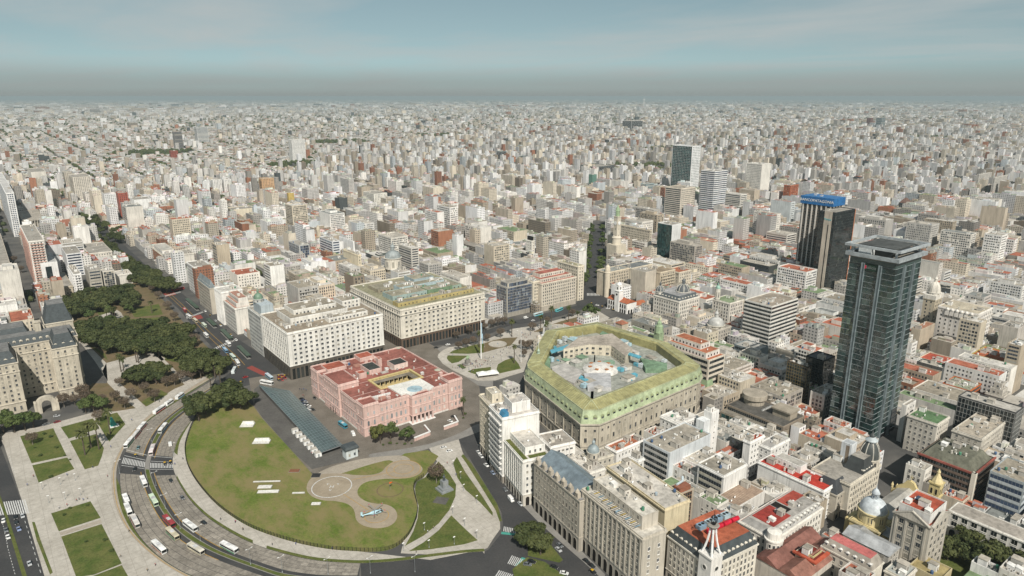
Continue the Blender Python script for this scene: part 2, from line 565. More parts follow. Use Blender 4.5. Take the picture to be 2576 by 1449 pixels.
# pale plaza left of the avenue, bike track, verges
bk_in=gp('K1',[(1560,-40),(1380,70),(1250,150),(1140,225),(1050,305),(960,405),(890,515),(843,610),(826,700),(836,850),(872,975),(945,1110),(1050,1225),(1170,1325),(1290,1405),(1420,1475),(1600,1540)])
bk_out=gp('K1',[(1585,-28),(1400,84),(1285,155),(1180,228),(1090,298),(1000,385),(925,495),(884,590),(866,660),(864,760),(878,870),(912,985),(975,1105),(1065,1210),(1180,1310),(1300,1390),(1440,1460),(1610,1520)])
bi,bo=resample(smooth(bk_in,6),50),resample(smooth(bk_out,6),50)
sheet('plaza_paving',gp('K1',[(-200,330),(0,395),(300,340),(560,270),(850,190),(1050,120),(1200,40),(1400,-60),(1560,-120)])+bi+gp('K1',[(1500,1800),(380,1800),(190,960),(150,850),(30,480),(-60,300)]),.10,M['paving'])
sheet('cycle_track',bi+bo[::-1],.09,M['tan'])
strip('track_line',[((a[0]+b[0])/2,(a[1]+b[1])/2)for a,b in zip(bi,bo)],.25,.096,M['yellowmark'])
sheet('verge',bo[:17]+resample(smooth(E1,8),110)[14:36][::-1],.13,M['lawn2'])
sheet('verge',bo[26:]+resample(smooth(E1,8),110)[50:88][::-1],.13,M['lawn2'])
# median: raised kerb of concrete with grass inside
sheet('median',ml+mr[::-1],.14,M['greypave'])
sheet('median_grass',[(a[0]*.86+b[0]*.14,a[1]*.86+b[1]*.14)for a,b in zip(ml,mr)][:26]+[(a[0]*.14+b[0]*.86,a[1]*.14+b[1]*.86)for a,b in zip(ml,mr)][:26][::-1],.18,M['lawn2'])
sheet('median_grass',[(a[0]*.86+b[0]*.14,a[1]*.86+b[1]*.14)for a,b in zip(ml,mr)][30:]+[(a[0]*.14+b[0]*.86,a[1]*.14+b[1]*.86)for a,b in zip(ml,mr)][30:][::-1],.18,M['lawn2'])
# concrete slabs of the two carriageways; the stretch round the crossing is asphalt
random.seed(3)
slab_root=empty('carriageway',(0,0,0))
tag(slab_root,kind='structure')
slabs=[]
for side,(A_,B_)in enumerate(((e1,ml),(mr,e2))):
	nl=4
	for i in range(NA-1):
		px=J(*A_[i],0)
		if(26<=i<=31)or(side==1 and i==25):
			continue
		if not inframe(*A_[i],0,140):
			continue
		for k in range(nl):
		# keep a dark bus lane next to the median
			def lp(j,u):
				return(A_[j][0]+(B_[j][0]-A_[j][0])*u,A_[j][1]+(B_[j][1]-A_[j][1])*u)
			lo,hi=(.015,.83)if side==0 else(.17,.985)
			u0,u1=lo+(hi-lo)*k/nl+.004,lo+(hi-lo)*(k+1)/nl-.004
			q=[lp(i,u0),lp(i+1,u0),lp(i+1,u1),lp(i,u1)]
			c=(sum(a[0]for a in q)/4,sum(a[1]for a in q)/4)
			q=[(c[0]+(a[0]-c[0])*.982,c[1]+(a[1]-c[1])*.982)for a in q]
			slabs.append((math.hypot(*c),q,c))
slabs.sort(key=lambda s:s[0])
rest=MB()
for n_,(d_,q,c)in enumerate(slabs):
	t_=random.uniform(.8,1.12)
	if n_<296:
		MB().prism([(a[0]-c[0],a[1]-c[1])for a in q],-.01,.012).build('concrete_slab',M['slab'],slab_root,(c[0],c[1],.022),0,(.245*t_,.222*t_,.188*t_))
	else:
		rest.prism(q,.012,.034)
r_=rest.build('concrete_slabs',M['slab'],slab_root,color=(.235,.213,.18))
tag(r_,kind='stuff')
def lane(A_,B_,u):
	return[(a[0]+(b[0]-a[0])*u,a[1]+(b[1]-a[1])*u)for a,b in zip(A_,B_)]
for A_,B_,u in((e1,ml,.83),(mr,e2,.16)):
	for s in((0,27),(31,60)):
		strip('lane_marking',lane(A_,B_,u)[s[0]:s[1]],.3,.042,M['yellowmark'])
		# zebra crossing
za,zb=27.6,29.3
for A_,B_ in((e1,ml),(mr,e2)):
	nz=15
	for k in range(nz):
		u0,u1=(k+.25)/nz,(k+.75)/nz
		def lp2(j,u):
			i=int(j)
			f=j-i
			a=(A_[i][0]+(A_[i+1][0]-A_[i][0])*f,A_[i][1]+(A_[i+1][1]-A_[i][1])*f)
			b=(B_[i][0]+(B_[i+1][0]-B_[i][0])*f,B_[i][1]+(B_[i+1][1]-B_[i][1])*f)
			return(a[0]+(b[0]-a[0])*u,a[1]+(b[1]-a[1])*u)
		b_=MB()
		b_.face([(*lp2(za,u0),.026),(*lp2(zb,u0),.026),(*lp2(zb,u1),.026),(*lp2(za,u1),.026)][::-1])
		tag(b_.build('crossing_stripe',M['whitemark']),kind='structure')
	for j in(za-.55,za-2.2,zb+.5):
		strip('stop_line',[lp2(j,.02),lp2(j,.98)],.35,.044,M['whitemark'])
		# left dual carriageway with its dark asphalt
sheet('avenue',gp('K1',[(-400,300),(0,480),(30,555),(140,850),(185,965),(330,1449),(420,1800),(-300,1800),(-500,900)]),.104,M['asphalt'])
sheet('median',gp('K1',[(-40,740),(0,850),(60,1010),(115,1180),(200,1449),(260,1650),(225,1650),(165,1449),(85,1180),(38,1010),(-20,860)]),.2,M['lawn2'])
for k in range(13):
	x=-30+k*17
	b_=MB()
	b_.face([(*Q('K1',x+dx,y),.108)for dx,y in((4,905-k*1.8),(13,903-k*1.8),(43,998-k*1.2),(33,1000-k*1.2))])
	tag(b_.build('crossing_stripe',M['whitemark']),kind='structure')
for a,b in(((70,560),(120,720)),((185,1040),(310,1449)),((55,1230),(115,1449)),((20,1060),(60,1240))):
	p0,p1=Q('K1',*a),Q('K1',*b)
	n=10
	for i in range(n):
		f0,f1=i/n,(i+.5)/n
		strip('lane_dash',[(p0[0]+(p1[0]-p0[0])*f,p0[1]+(p1[1]-p0[1])*f)for f in(f0,f1)],.22,.109,M['whitemark'])
sheet('flower_bed',gp('K1',[(238,1050),(258,1050),(300,1180),(345,1300),(392,1425),(372,1440),(315,1290),(272,1180)]),.2,M['lawn2'])
# beds of the left plaza
BEDS=[[(150,412),(395,352),(495,557),(235,613)],[(240,628),(500,570),(553,655),(287,757)],[(452,345),(690,280),(715,320),(700,365),(510,430)],[(520,447),(715,395),(772,500),(757,560),(730,630),(630,658)],[(705,278),(870,235),(932,322),(812,452),(775,395)],[(380,985),(672,895),(748,1018),(437,1118)],[(455,1158),(755,1065),(905,1358),(700,1440),(567,1460)],[(690,1452),(905,1370),(990,1520),(740,1560)]]
for b_ in BEDS:
	sheet('lawn',gp('K1',b_),.16,M['lawn2'])
sheet('path',gp('K1',[(440,1128),(750,1030),(757,1055),(455,1150)]),.105,M['tan'])
# walk round the park, the big lawn, the helipad
FE=gp('K1',[(1560,130),(1490,215),(1445,290),(1400,400),(1376,500),(1386,600),(1430,700),(1500,800),(1600,910),(1730,1012),(1870,1092)])+gp('K2',[(330,1152),(540,1212),(760,1252),(980,1267),(1130,1265),(1230,1240),(1310,1180),(1360,1110),(1395,1020),(1405,940),(1385,860),(1375,800),(1392,752),(1450,712)])
fe=resample(smooth(FE,8),140)
iw=[p for p in fe[:104]]
ve2=resample(smooth(E2+E2b,8),110)
sheet('footway',iw+gp('K2',[(1500,1330),(1900,1250)])+gp('K3',[(120,1190),(20,1040)])+gp('K2',[(1900,1285)])+ve2[8:][::-1],.12,M['paving'])
sheet('verge',[(p[0]*.98+q[0]*.02,p[1]*.98+q[1]*.02)for p,q in zip(ve2[10:28],fe[10:28])]+[(p[0]+(q[0]-p[0])*.3,p[1]+(q[1]-p[1])*.3)for p,q in zip(ve2[10:28],resample(fe[8:40],18))][::-1],.15,M['lawn2'])
vv=ve2[38:70]
vq=[(p[0]+2.6*.3,p[1]+2.6)for p in vv]
sheet('verge',vv+vq[::-1],.15,M['lawn2'])
vv=ve2[72:]
vq=[(p[0]+.9,p[1]+2.0)for p in vv]
sheet('verge',vv+vq[::-1],.15,M['lawn2'])
sheet('park_lawn',fe+gp('K2',[(1560,560),(1480,515),(1310,540),(1250,575),(1060,570),(830,690),(620,690),(560,622),(470,520),(360,400),(250,280),(190,195),(110,120),(-40,60)]),.16,M['lawn'])
hel=[(580,790),(600,740),(650,705),(740,690),(850,690),(930,700),(1050,700),(1130,680),(1170,640),(1220,605),(1300,590),(1390,605),(1440,650),(1420,690),(1350,720),(1260,728),(1150,730),(1040,748),(985,775),(958,820),(970,860),(1020,895),(1090,912),(1170,920),(1230,950),(1253,1000),(1235,1050),(1180,1085),(1090,1095),(1000,1075),(950,1035),(940,990),(925,950),(880,915),(800,895),(700,888),(630,865),(590,830)]
sheet('helipad_apron',smooth(gp('K2',hel),5,True),.20,M['helipad'])
def ring(name,c,r,w,z,mat,n=64,a0=0,a1=2*math.pi,parent=None):
	return strip(name,[(c[0]+r*math.cos(a0+(a1-a0)*i/n),c[1]+r*math.sin(a0+(a1-a0)*i/n))for i in range(n+1)],w,z,mat,parent=parent)
HC=Q('K2',767,787)
ring('helipad_circle',HC,11.6,.55,.207,M['whitemark'])
for c_,r in(((1300,656),6.0),((1300,656),10.6),((1100,1003),6.6)):
	ring('helipad_circle',Q('K2',*c_),r,.28,.207,M['yellowmark'])
strip('taxi_line',[Q('K2',850,840),Q('K2',950,905),Q('K2',1060,975)],.28,.207,M['yellowmark'])
strip('taxi_line',[Q('K2',920,735),Q('K2',1080,705),Q('K2',1230,675)],.28,.207,M['yellowmark'])
hb=MB()
ux,uy=.79,-.61
for(a,b)in(((-.9,-1.5),(-.9,1.5)),((.9,-1.5),(.9,1.5)),((-.9,0),(.9,0)),((-3.6,3.2),(-2.2,3.2)),((2.2,3.2),(3.6,3.2)),((3.6,3.2),(3,2)),((-3.6,3.2),(-3,2)),((0,-4.4),(.7,-3.2)),((0,-4.4),(-.7,-3.2))):
	pa=(HC[0]+ux*a[0]-uy*a[1],HC[1]+uy*a[0]+ux*a[1])
	pb=(HC[0]+ux*b[0]-uy*b[1],HC[1]+uy*b[0]+ux*b[1])
	dx,dy=pb[0]-pa[0],pb[1]-pa[1]
	l=math.hypot(dx,dy)
	nx,ny=-dy/l*.2,dx/l*.2
	hb.face([(pa[0]-nx,pa[1]-ny,.207),(pb[0]-nx,pb[1]-ny,.207),(pb[0]+nx,pb[1]+ny,.207),(pa[0]+nx,pa[1]+ny,.207)])
tag(hb.build('helipad_letter',M['whitemark']),kind='structure')
ring('mown_ring',Q('K2',1200,810),7.6,.8,.168,M['dry'])
sheet('path',smooth(gp('K2',[(660,690),(760,640),(900,600),(1060,570),(1260,555),(1330,570),(1345,600),(1250,612),(1190,590),(1060,620),(930,660),(830,690),(740,705),(680,712)]),3,True),.19,M['tan'])
sheet('drive',smooth(gp('K2',[(1050,545),(1200,520),(1480,470),(1700,395),(1850,320),(1905,355),(1720,430),(1490,500),(1320,545),(1100,590),(1060,575)]),4,True),.05,M['greypave'])
# right-hand plaza
sheet('plaza_paving',gp('K2',[(1490,500),(1710,435),(1735,520),(1800,660),(1890,800)])+gp('K3',[(215,810),(290,930),(318,1040),(320,1100),(270,1170),(226,1240)])+gp('K2',[(1902,1250),(1500,1290),(1280,1280),(1300,1190),(1400,1020),(1408,940),(1380,800),(1450,715),(1550,600)]),.11,M['paving'])
GR=[[(1462,716),(1560,600),(1640,690),(1690,770),(1685,860),(1640,960),(1560,1060),(1450,1150),(1310,1228),(1372,1120),(1405,1020),(1412,930),(1390,850),(1384,800),(1400,750)],[(1340,1266),(1450,1200),(1560,1112),(1655,1000),(1755,1098),(1850,1185),(1750,1215),(1500,1252)],[(1668,612),(1696,565),(1760,680),(1880,850),(1962,978),(1962,1004),(1870,905),(1760,810),(1700,720)]]
for g_ in GR:
	sheet('lawn',gp('K2',g_),.17,M['lawn2'])
sheet('lawn',gp('K3',[(45,545),(110,620),(200,760),(300,920),(332,1040),(315,1045),(285,960),(180,790),(60,600),(30,560)]),.17,M['lawn2'])
sheet('flower_bed',gp('K2',[(1515,905),(1548,860),(1640,872),(1612,922)]),.24,M['yard'])
sheet('pavement',gp('K3',[(525,1300),(530,1120),(640,1160),(705,1230),(785,1330),(760,1350)]),.14,M['lawn2'])
sheet('pavement',gp('K3',[(410,1400),(520,1310),(650,1345),(800,1449),(900,1560),(450,1560)]),.14,M['lawn2'])
for k in range(8):
	for(ax,ay,bx,by,cx_,cy_)in((345,1080,442,1100,-5,36),(405,1295,505,1330,-34,60),(310,1405,420,1440,-40,60)):
		f0,f1=(k+.2)/8,(k+.7)/8
		b_=MB()
		b_.face([(*Q('K3',ax+(bx-ax)*f+cx_*g,ay+(by-ay)*f+cy_*g),.024)for f,g in((f0,0),(f1,0),(f1,1),(f0,1))][::-1])
		tag(b_.build('crossing_stripe',M['whitemark']),kind='structure')
for q in([(330,1120),(432,1132),(430,1148),(326,1138)],[(480,1310),(508,1316),(462,1378),(432,1372)]):
	tag(MB().prism(gp('K3',q),.018,.022).build('cycle_crossing',M['tealmark']),kind='structure')
	# sidewalk along the facades of the right-hand avenue
sheet('pavement',gp('K3',[(150,470),(165,470),(250,590),(340,720),(490,890),(560,930),(650,1040),(900,1240),(1100,1440),(1085,1480),(930,1338),(760,1190),(600,1045),(500,940),(350,765),(255,620),(165,500)]),.13,M['greypave'])
# plaza with the white obelisk
PLZ=gp('PZ',[(95,1060),(110,1010),(190,945),(290,900),(620,850),(900,770),(1320,600),(1700,545),(2100,440),(2484,335),(2700,300),(2900,420),(2700,560),(2484,620),(2050,690),(1700,800),(1800,880),(1600,1000),(1500,1300),(1040,1440),(760,1449),(560,1380),(330,1270),(180,1170)])
sheet('square_paving',PLZ,.12,M['paving'])
sheet('street',gp('PZ',[(-600,1000),(0,880),(300,850),(900,700),(1310,530),(1700,490),(2100,390),(2484,280),(2750,230),(2800,180),(2500,180),(2200,260),(1700,380),(1300,480),(900,620),(0,830),(-600,940)]),.025,M['asphalt'])
sheet('street',gp('PZ',[(-100,980),(60,940),(180,880),(290,895),(190,945),(110,1010),(95,1060),(180,1170),(330,1270),(560,1380),(760,1449),(1000,1440),(1000,1560),(500,1480),(200,1330),(-200,1130)]),.028,M['greypave'])
LZ=[([(285,1000),(340,960),(450,925),(700,860),(800,845),(850,840),(840,990),(600,1008)],'lawn2'),([(850,840),(1000,790),(1180,750),(1290,745),(1400,740),(1290,870),(1060,930),(840,990)],'dry'),([(245,1080),(260,1035),(590,1040),(500,1100),(440,1140),(330,1165),(270,1120)],'lawn2'),([(585,1300),(660,1260),(965,1222),(960,1300),(720,1345)],'lawn2'),([(1055,1260),(1080,1180),(1200,1110),(1330,1070),(1420,1180),(1450,1250),(1100,1330)],'lawn2'),([(1660,650),(1780,590),(2100,480),(2400,400),(2620,380),(2650,480),(2450,570),(2000,650)],'dry'),([(405,1190),(480,1175),(565,1240),(500,1255)],'leaf2')]
for q,m in LZ:
	sheet('lawn' if m!='dry' else 'bare_earth',gp('PZ',q),.17,M[m])
for c_,r in(((1075,853),8.6),((2050,575),8.8)):
	x_,y_=Q('PZ',*c_)
	f_=empty('fountain',(x_,y_,.17))
	MB().lathe(0,0,[(r,0),(r,.45),(r-.5,.45),(r-.6,.25),(.1,.22)],32).build('basin',M['paving'],f_)
	MB().lathe(0,0,[(1.0,.2),(.8,.7),(.3,.8),(.2,1.5),(.05,1.6)],10).build('spout',M['steel'],f_)
	tag(f_,'pale round fountain basin on the %s of the square'%('grass nearer the tall flagpole' if c_[0]<1500 else 'bare earth nearer the white colonial hall'),'fountain','fountains of the square')
	# park at the left and the tree-lined avenue beside it
sheet('park_ground',gp('M1',[(560,850),(430,520),(420,440),(700,380),(1000,400),(1120,440),(1240,560),(1420,760),(1560,900),(1690,1020),(1640,1090),(1530,1095),(1300,1190),(1080,1325),(850,1360),(600,1330),(600,1200)]),.11,M['dry'])
for q in([(640,830),(780,790),(1220,900),(1430,880),(1400,800),(1180,660),(560,700)],[(660,860),(800,980),(780,930)],[(960,600),(1180,560),(1210,640),(1000,660)],[(1210,940),(1340,920),(1360,1000),(1230,980)],[(1050,1290),(1190,1200),(1250,1230),(1090,1322)],[(720,620),(760,590),(860,640),(740,650)]):
	sheet('lawn',gp('M1',q),.15,M['lawn2'])
for q in([(790,1000),(1120,912),(1230,965),(1180,1000),(960,1080),(870,1130),(800,1150),(760,1060)],[(730,650),(870,605),(900,625),(920,660),(740,695)],[(770,585),(800,585),(870,640),(850,650)],[(560,850),(620,830),(790,1000),(800,1130),(780,1140)],[(800,1150),(870,1130),(1090,1330),(1040,1360),(900,1250)],[(1120,912),(1150,905),(1330,1080),(1480,1130),(1380,1170),(1230,1010)]):
	sheet('path',gp('M1',q),.16,M['paving'])
sheet('dark_court',gp('M1',[(556,850),(600,852),(700,980),(800,1130),(790,1150),(690,1150),(612,1200),(575,960)]),.18,M['yard'])
PC_L=gp('M1',[(600,-20),(720,90),(900,250),(1060,400),(1190,470),(1330,600),(1480,780),(1600,905),(1690,1005),(1720,1060),(1660,1110),(1560,1150)])
PC_R=gp('M1',[(760,-20),(900,100),(1060,250),(1190,360),(1310,440),(1440,560),(1580,680),(1720,790),(1860,880),(1960,950),(2060,1040),(2330,1130)])
sheet('avenue',PC_L+gp('K2',[(-140,130),(-30,70),(160,30),(420,20),(600,0),(640,-30)])+PC_R[::-1],.022,M['asphalt'])
for u in(.22,.4):
	strip('lane_marking',[(a[0]+(b[0]-a[0])*u,a[1]+(b[1]-a[1])*u)for a,b in zip(resample(PC_L[4:10],20),resample(PC_R[4:10],20))],.35,.03,M['yellowmark'])
for f in(.08,.42,.8):
	for k in range(14):
		A_,B_=resample(PC_L[4:10],60),resample(PC_R[4:10],60)
		i=int(f*58)
		u0,u1=(k+.2)/14,(k+.7)/14
		b_=MB()
		b_.face([(A_[j][0]+(B_[j][0]-A_[j][0])*u,A_[j][1]+(B_[j][1]-A_[j][1])*u,.031)for j,u in((i,u0),(i,u1),(i+1,u1),(i+1,u0))])
		tag(b_.build('crossing_stripe',M['whitemark']),kind='structure')
M['redlane']=mat_plain('red_lane',(.22,.05,.04),.9)
for q in([(1205,478),(1290,468),(1310,490),(1235,505)],[(1830,1035),(1870,1018),(1990,1075),(1960,1095)],[(1420,650),(1490,640),(1510,665),(1450,680)]):
	tag(MB().prism(gp('M1',q),.02,.027).build('red_surfacing',M['redlane']),kind='structure')
	# the diagonal avenue running away to the right of centre
sheet('avenue',gp('M3',[(880,560),(940,480),(960,330),(990,150),(1010,0),(1080,0),(1095,150),(1090,330),(1085,480),(1130,560),(1000,640)]),.024,M['asphalt'])
for k in range(10):
	b_=MB()
	b_.face([(*Q('M3',965+k*10+dx,y),.03)for dx,y in((0,480),(5,480),(5,498),(0,498))][::-1])
	tag(b_.build('crossing_stripe',M['whitemark']),kind='structure')
	# ------------------------------------------------------------------ buildings: one builder for walls, openings, roofs and rooftop clutter
OCC=[]
def rect_pts(x0,y0,rot,w,d):
	c,s=math.cos(rot),math.sin(rot)
	return[(x0,y0),(x0+w*c,y0+w*s),(x0+w*c-d*s,y0+w*s+d*c),(x0-d*s,y0+d*c)]
def t_window(w,h,arch=False,sill=True,deep=.1,mull=True):
	"""window unit in the XZ plane, outward -y, origin at the middle of its foot; slot 0 frame, slot 1 pane"""
	b=MB()
	g=.13
	a,c=w/2,w/2+g
	if arch:
		inn=[(-a,0),(a,0)]+[(a*math.cos(t),h-a+a*math.sin(t))for t in[math.pi*i/6 for i in range(7)]]
		outp=[(-c,0),(c,0)]+[(c*math.cos(t),h-a+c*math.sin(t))for t in[math.pi*i/6 for i in range(7)]]
	else:
		inn=[(-a,0),(a,0),(a,h),(-a,h)]
		outp=[(-c,-g),(c,-g),(c,h+g),(-c,h+g)]
	n=len(inn)
	for i in range(n):
		j=(i+1)%n
		b.face([(outp[i][0],-deep,outp[i][1]),(outp[j][0],-deep,outp[j][1]),(inn[j][0],-deep,inn[j][1]),(inn[i][0],-deep,inn[i][1])],0)
		b.face([(outp[i][0],0,outp[i][1]),(outp[j][0],0,outp[j][1]),(outp[j][0],-deep,outp[j][1]),(outp[i][0],-deep,outp[i][1])],0)
		b.face([(inn[i][0],-deep,inn[i][1]),(inn[j][0],-deep,inn[j][1]),(inn[j][0],-.015,inn[j][1]),(inn[i][0],-.015,inn[i][1])],0)
	b.face([(p[0],-.015,p[1])for p in inn],1)
	if mull and not arch:
		b.box(-.035,-.06,0,.035,-.02,h,0)
	if sill:
		b.box(-c-.08,-.26,-g-.08,c+.08,0,-g+.02,0)
	return b
TPL={}
def tpl(key):
	"""window templates: ('w', width, height, glass[, arch])"""
	if key not in TPL:
		k,w,h,gl=key[:4]
		arch=len(key)>4
		b=t_window(w,h,arch,mull=w>1.0)
		TPL[key]=(b,b.mesh('window',[M['paint'],M[gl]]))
	return TPL[key]
class Building:
	def __init__(s,name,label,cat,x0,y0,rot,w,d,z,group=None,indiv=True,base=0.0):
		s.root=empty(name,(x0,y0,base),rot)
		tag(s.root,label,cat,group)
		s.w,s.d,s.z,s.rot,s.x0,s.y0=w,d,z,rot,x0,y0
		s.indiv=indiv
		s.count={}
		s.join={}
		s.rng=random.Random(int(abs(x0)*13+abs(y0)*7+z*3))
	def at(s,face,t,out=0.0,w=None,d=None,ox=0.0,oy=0.0):
		w=s.w if w is None else w
		d=s.d if d is None else d
		if face=='N':
			return ox+t,oy-out,0.0
		if face=='E':
			return ox-out,oy+t,-math.pi/2
		if face=='W':
			return ox+w+out,oy+t,math.pi/2
		return ox+t,oy+d+out,math.pi
	def unit(s,key,x,y,z,rz,color,name='window'):
		b,me=tpl(key)
		n=s.count.get(name,0)
		if s.indiv and n<290:
			s.count[name]=n+1
			ob(name,me,s.root,(x,y,z),rz,color)
		else:
			k=(key[3],name)
			s.join.setdefault(k,(MB(),color))[0].add(b,x,y,z,rz)
	def flat(s,key,x,y,z,rz,color):
		"""far window: pane and shallow frame only, joined"""
		k,w,h,gl=key[:4]
		mb=s.join.setdefault((gl,'window'),(MB(),color))[0]
		c,q=math.cos(rz),math.sin(rz)
		pts=[(-w/2,-.05,0),(w/2,-.05,0),(w/2,-.05,h),(-w/2,-.05,h)]
		mb.face([(x+a*c-e*q,y+a*q+e*c,z+f)for a,e,f in pts],1)
	def part(s,name,mb,mats,color=None,smooth=False):
		return mb.build(name,mats,s.root,(0,0,0),0,color,smooth)
	def finish(s):
		for(gl,name),(mb,color)in s.join.items():
			o=s.part(name+'s',mb,[M['paint'],M[gl]],color)
			if o:
				o['kind']='stuff'
				# ---------------- pieces
	def body(s,color,z0=0.0,z1=None,mat='plaster',ox=0,oy=0,w=None,d=None,name='wall'):
		w=s.w if w is None else w
		d=s.d if d is None else d
		z1=s.z if z1 is None else z1
		mb=MB().box(ox,oy,z0,ox+w,oy+d,z1,bottom=False)
		return s.part(name,mb,M[mat],color)
	def roof(s,color,ox=0,oy=0,w=None,d=None,z=None,par=.9,pcol=None,pmat='plaster',th=.3,mat='roofing'):
		w=s.w if w is None else w
		d=s.d if d is None else d
		z=s.z if z is None else z
		s.part('roof',MB().box(ox+.3,oy+.3,z-.2,ox+w-.3,oy+d-.3,z+.05,bottom=False),M[mat],color)
		if par>0:
			b=MB()
			b.box(ox-.02,oy-.02,z-.1,ox+w+.02,oy+th,z+par)
			b.box(ox-.02,oy+d-th,z-.1,ox+w+.02,oy+d+.02,z+par)
			b.box(ox-.018,oy+th,z-.1,ox+th,oy+d-th,z+par-.01)
			b.box(ox+w-th,oy+th,z-.1,ox+w+.018,oy+d-th,z+par-.01)
			s.part('parapet',b,M[pmat],pcol)
	def band(s,z,h,out,color,faces='NE',ox=0,oy=0,w=None,d=None,name='cornice',mat='plaster'):
		w=s.w if w is None else w
		d=s.d if d is None else d
		b=MB()
		b.box(ox-out,oy-out,z,ox+w+out,oy+.3,z+h)
		b.box(ox-out,oy+.3,z,ox+.3,oy+d+out,z+h)
		b.box(ox+w-.3,oy+.3,z,ox+w+out,oy+d+out,z+h)
		b.box(ox+.3,oy+d-.3,z,ox+w-.3,oy+d+out,z+h)
		s.part(name,b,M[mat],color)
	def facade(s,face,style,z0,z1,fh=3.4,col=(.7,.7,.68),ox=0,oy=0,w=None,d=None,glass='glass',bay=3.2,ww=1.25,wh=1.75,m0=1.2,m1=1.2,frame=None,skip=0.0,sill=.85):
		w=s.w if w is None else w
		d=s.d if d is None else d
		L=w if face in 'NS' else d
		frame=frame or col
		H=z1-z0
		nf=max(1,int(H/fh+.25))
		fh=H/nf
		if style=='-' or L<2:
			return
		if style in 'wpakd':
			nb=max(1,int((L-m0-m1)/bay+.3))
			bw=(L-m0-m1)/nb
			ww_=min(ww,bw*.72)
			wh_=min(wh,fh*.72)
			sl=sill
			if style in 'kd':
				wh_,sl=min(2.3,fh*.74),.12
			key=('w',round(ww_,1),round(wh_,1),glass)+(('a',)if style=='a' else())
			pil=MB()
			bal=[]
			for i in range(nb):
				t=m0+bw*(i+.5)
				for f in range(nf):
					if skip and s.rng.random()<skip:
						continue
					x,y,rz=s.at(face,t,0,w,d,ox,oy)
					zz=z0+f*fh+min(sl,fh-wh_-.2)
					if s.indiv:
						s.unit(key,x,y,zz,rz,frame)
					else:
						s.flat(key,x,y,zz,rz,frame)
			if style=='p':
				for i in range(nb+1):
					t=m0+bw*i
					x,y,rz=s.at(face,t,0,w,d,ox,oy)
					if s.indiv and nb<60:
						ob('pilaster',pil_mesh(round(min(.9,bw*.3),1),round(H,1)),s.root,(x,y,z0),rz,col)
					else:
						pil.add(pil_mb(min(.9,bw*.3),H),x,y,z0,rz)
				if pil.f:
					s.part('pilasters',pil,M['plaster'],col)['kind']='stuff'
			if style=='k':
				for f in range(1,nf):
					b=MB()
					lb=L-m0-m1
					b.box(-lb/2,-1.25,0,lb/2,0,.18)
					b.box(-lb/2,-1.25,.18,lb/2,-1.15,1.05)
					b.box(-lb/2,-1.15,.18,-lb/2+.1,0,1.05)
					b.box(lb/2-.1,-1.15,.18,lb/2,0,1.05)
					x,y,rz=s.at(face,L/2+(m0-m1)/2,0,w,d,ox,oy)
					b.build('balcony',M['plaster'],s.root,(x,y,z0+f*fh-.1),rz,frame)
		elif style=='r':
			for f in range(nf):
				lb=L-m0-m1
				x,y,rz=s.at(face,m0+lb/2,0,w,d,ox,oy)
				g=MB()
				g.box(-lb/2,-.06,0,lb/2,0,fh*.5)
				n=max(2,int(lb/1.6))
				for i in range(n+1):
					u=-lb/2+lb*i/n
					g.box(u-.05,-.11,0,u+.05,-.06,fh*.5,1)
				g.build('window_band',[M[glass],M['steel']],s.root,(x,y,z0+f*fh+fh*.38),rz)
				if s.indiv:
					MB().box(-lb/2,-.22,0,lb/2,0,fh*.38).build('spandrel',M['plaster'],s.root,(x,y,z0+f*fh),rz,frame)
		elif style=='g':
			lb=L-m0-m1
			x,y,rz=s.at(face,m0+lb/2,0,w,d,ox,oy)
			n=max(2,int(lb/bay+.5))
			g=MB()
			for i in range(n):
				for f in range(nf):
					u0,u1=-lb/2+lb*i/n,-lb/2+lb*(i+1)/n
					if s.indiv and s.count.get('pane',0)<290:
						s.count['pane']=s.count.get('pane',0)+1
						ob('pane',pane_mesh(round(u1-u0,1),round(fh,1),glass),s.root,s_off(x,y,rz,(u0+u1)/2,-.04)+(z0+f*fh,),rz)
					else:
						g.face([(u0,-.045,f*fh),(u1,-.045,f*fh),(u1,-.045,(f+1)*fh),(u0,-.045,(f+1)*fh)])
			if g.f:
				o=g.build('panes',M[glass],s.root,(x,y,z0),rz)
				o['kind']='stuff'
			lt=MB()
			for i in range(n+1):
				u=-lb/2+lb*i/n
				lt.box(u-.07,-.2,0,u+.07,-.05,H)
			for f in range(nf+1):
				lt.box(-lb/2,-.16,f*fh-.1,lb/2,-.05,f*fh+.1)
			lt.build('mullions',M['paint'],s.root,(x,y,z0),rz,frame)
	def arcade(s,face,z0,z1,col,bay=5.0,dark='opening',m0=1.0,m1=1.0,arch=True,w=None,d=None,name='arch'):
		L=(s.w if w is None else w)if face in 'NS' else(s.d if d is None else d)
		nb=max(1,int((L-m0-m1)/bay+.3))
		bw=(L-m0-m1)/nb
		key=('w',round(bw*.62,1),round((z1-z0)*.82,1),dark)+(('a',)if arch else())
		for i in range(nb):
			x,y,rz=s.at(face,m0+bw*(i+.5),0,w,d)
			s.unit(key,x,y,z0+.05,rz,col,name)
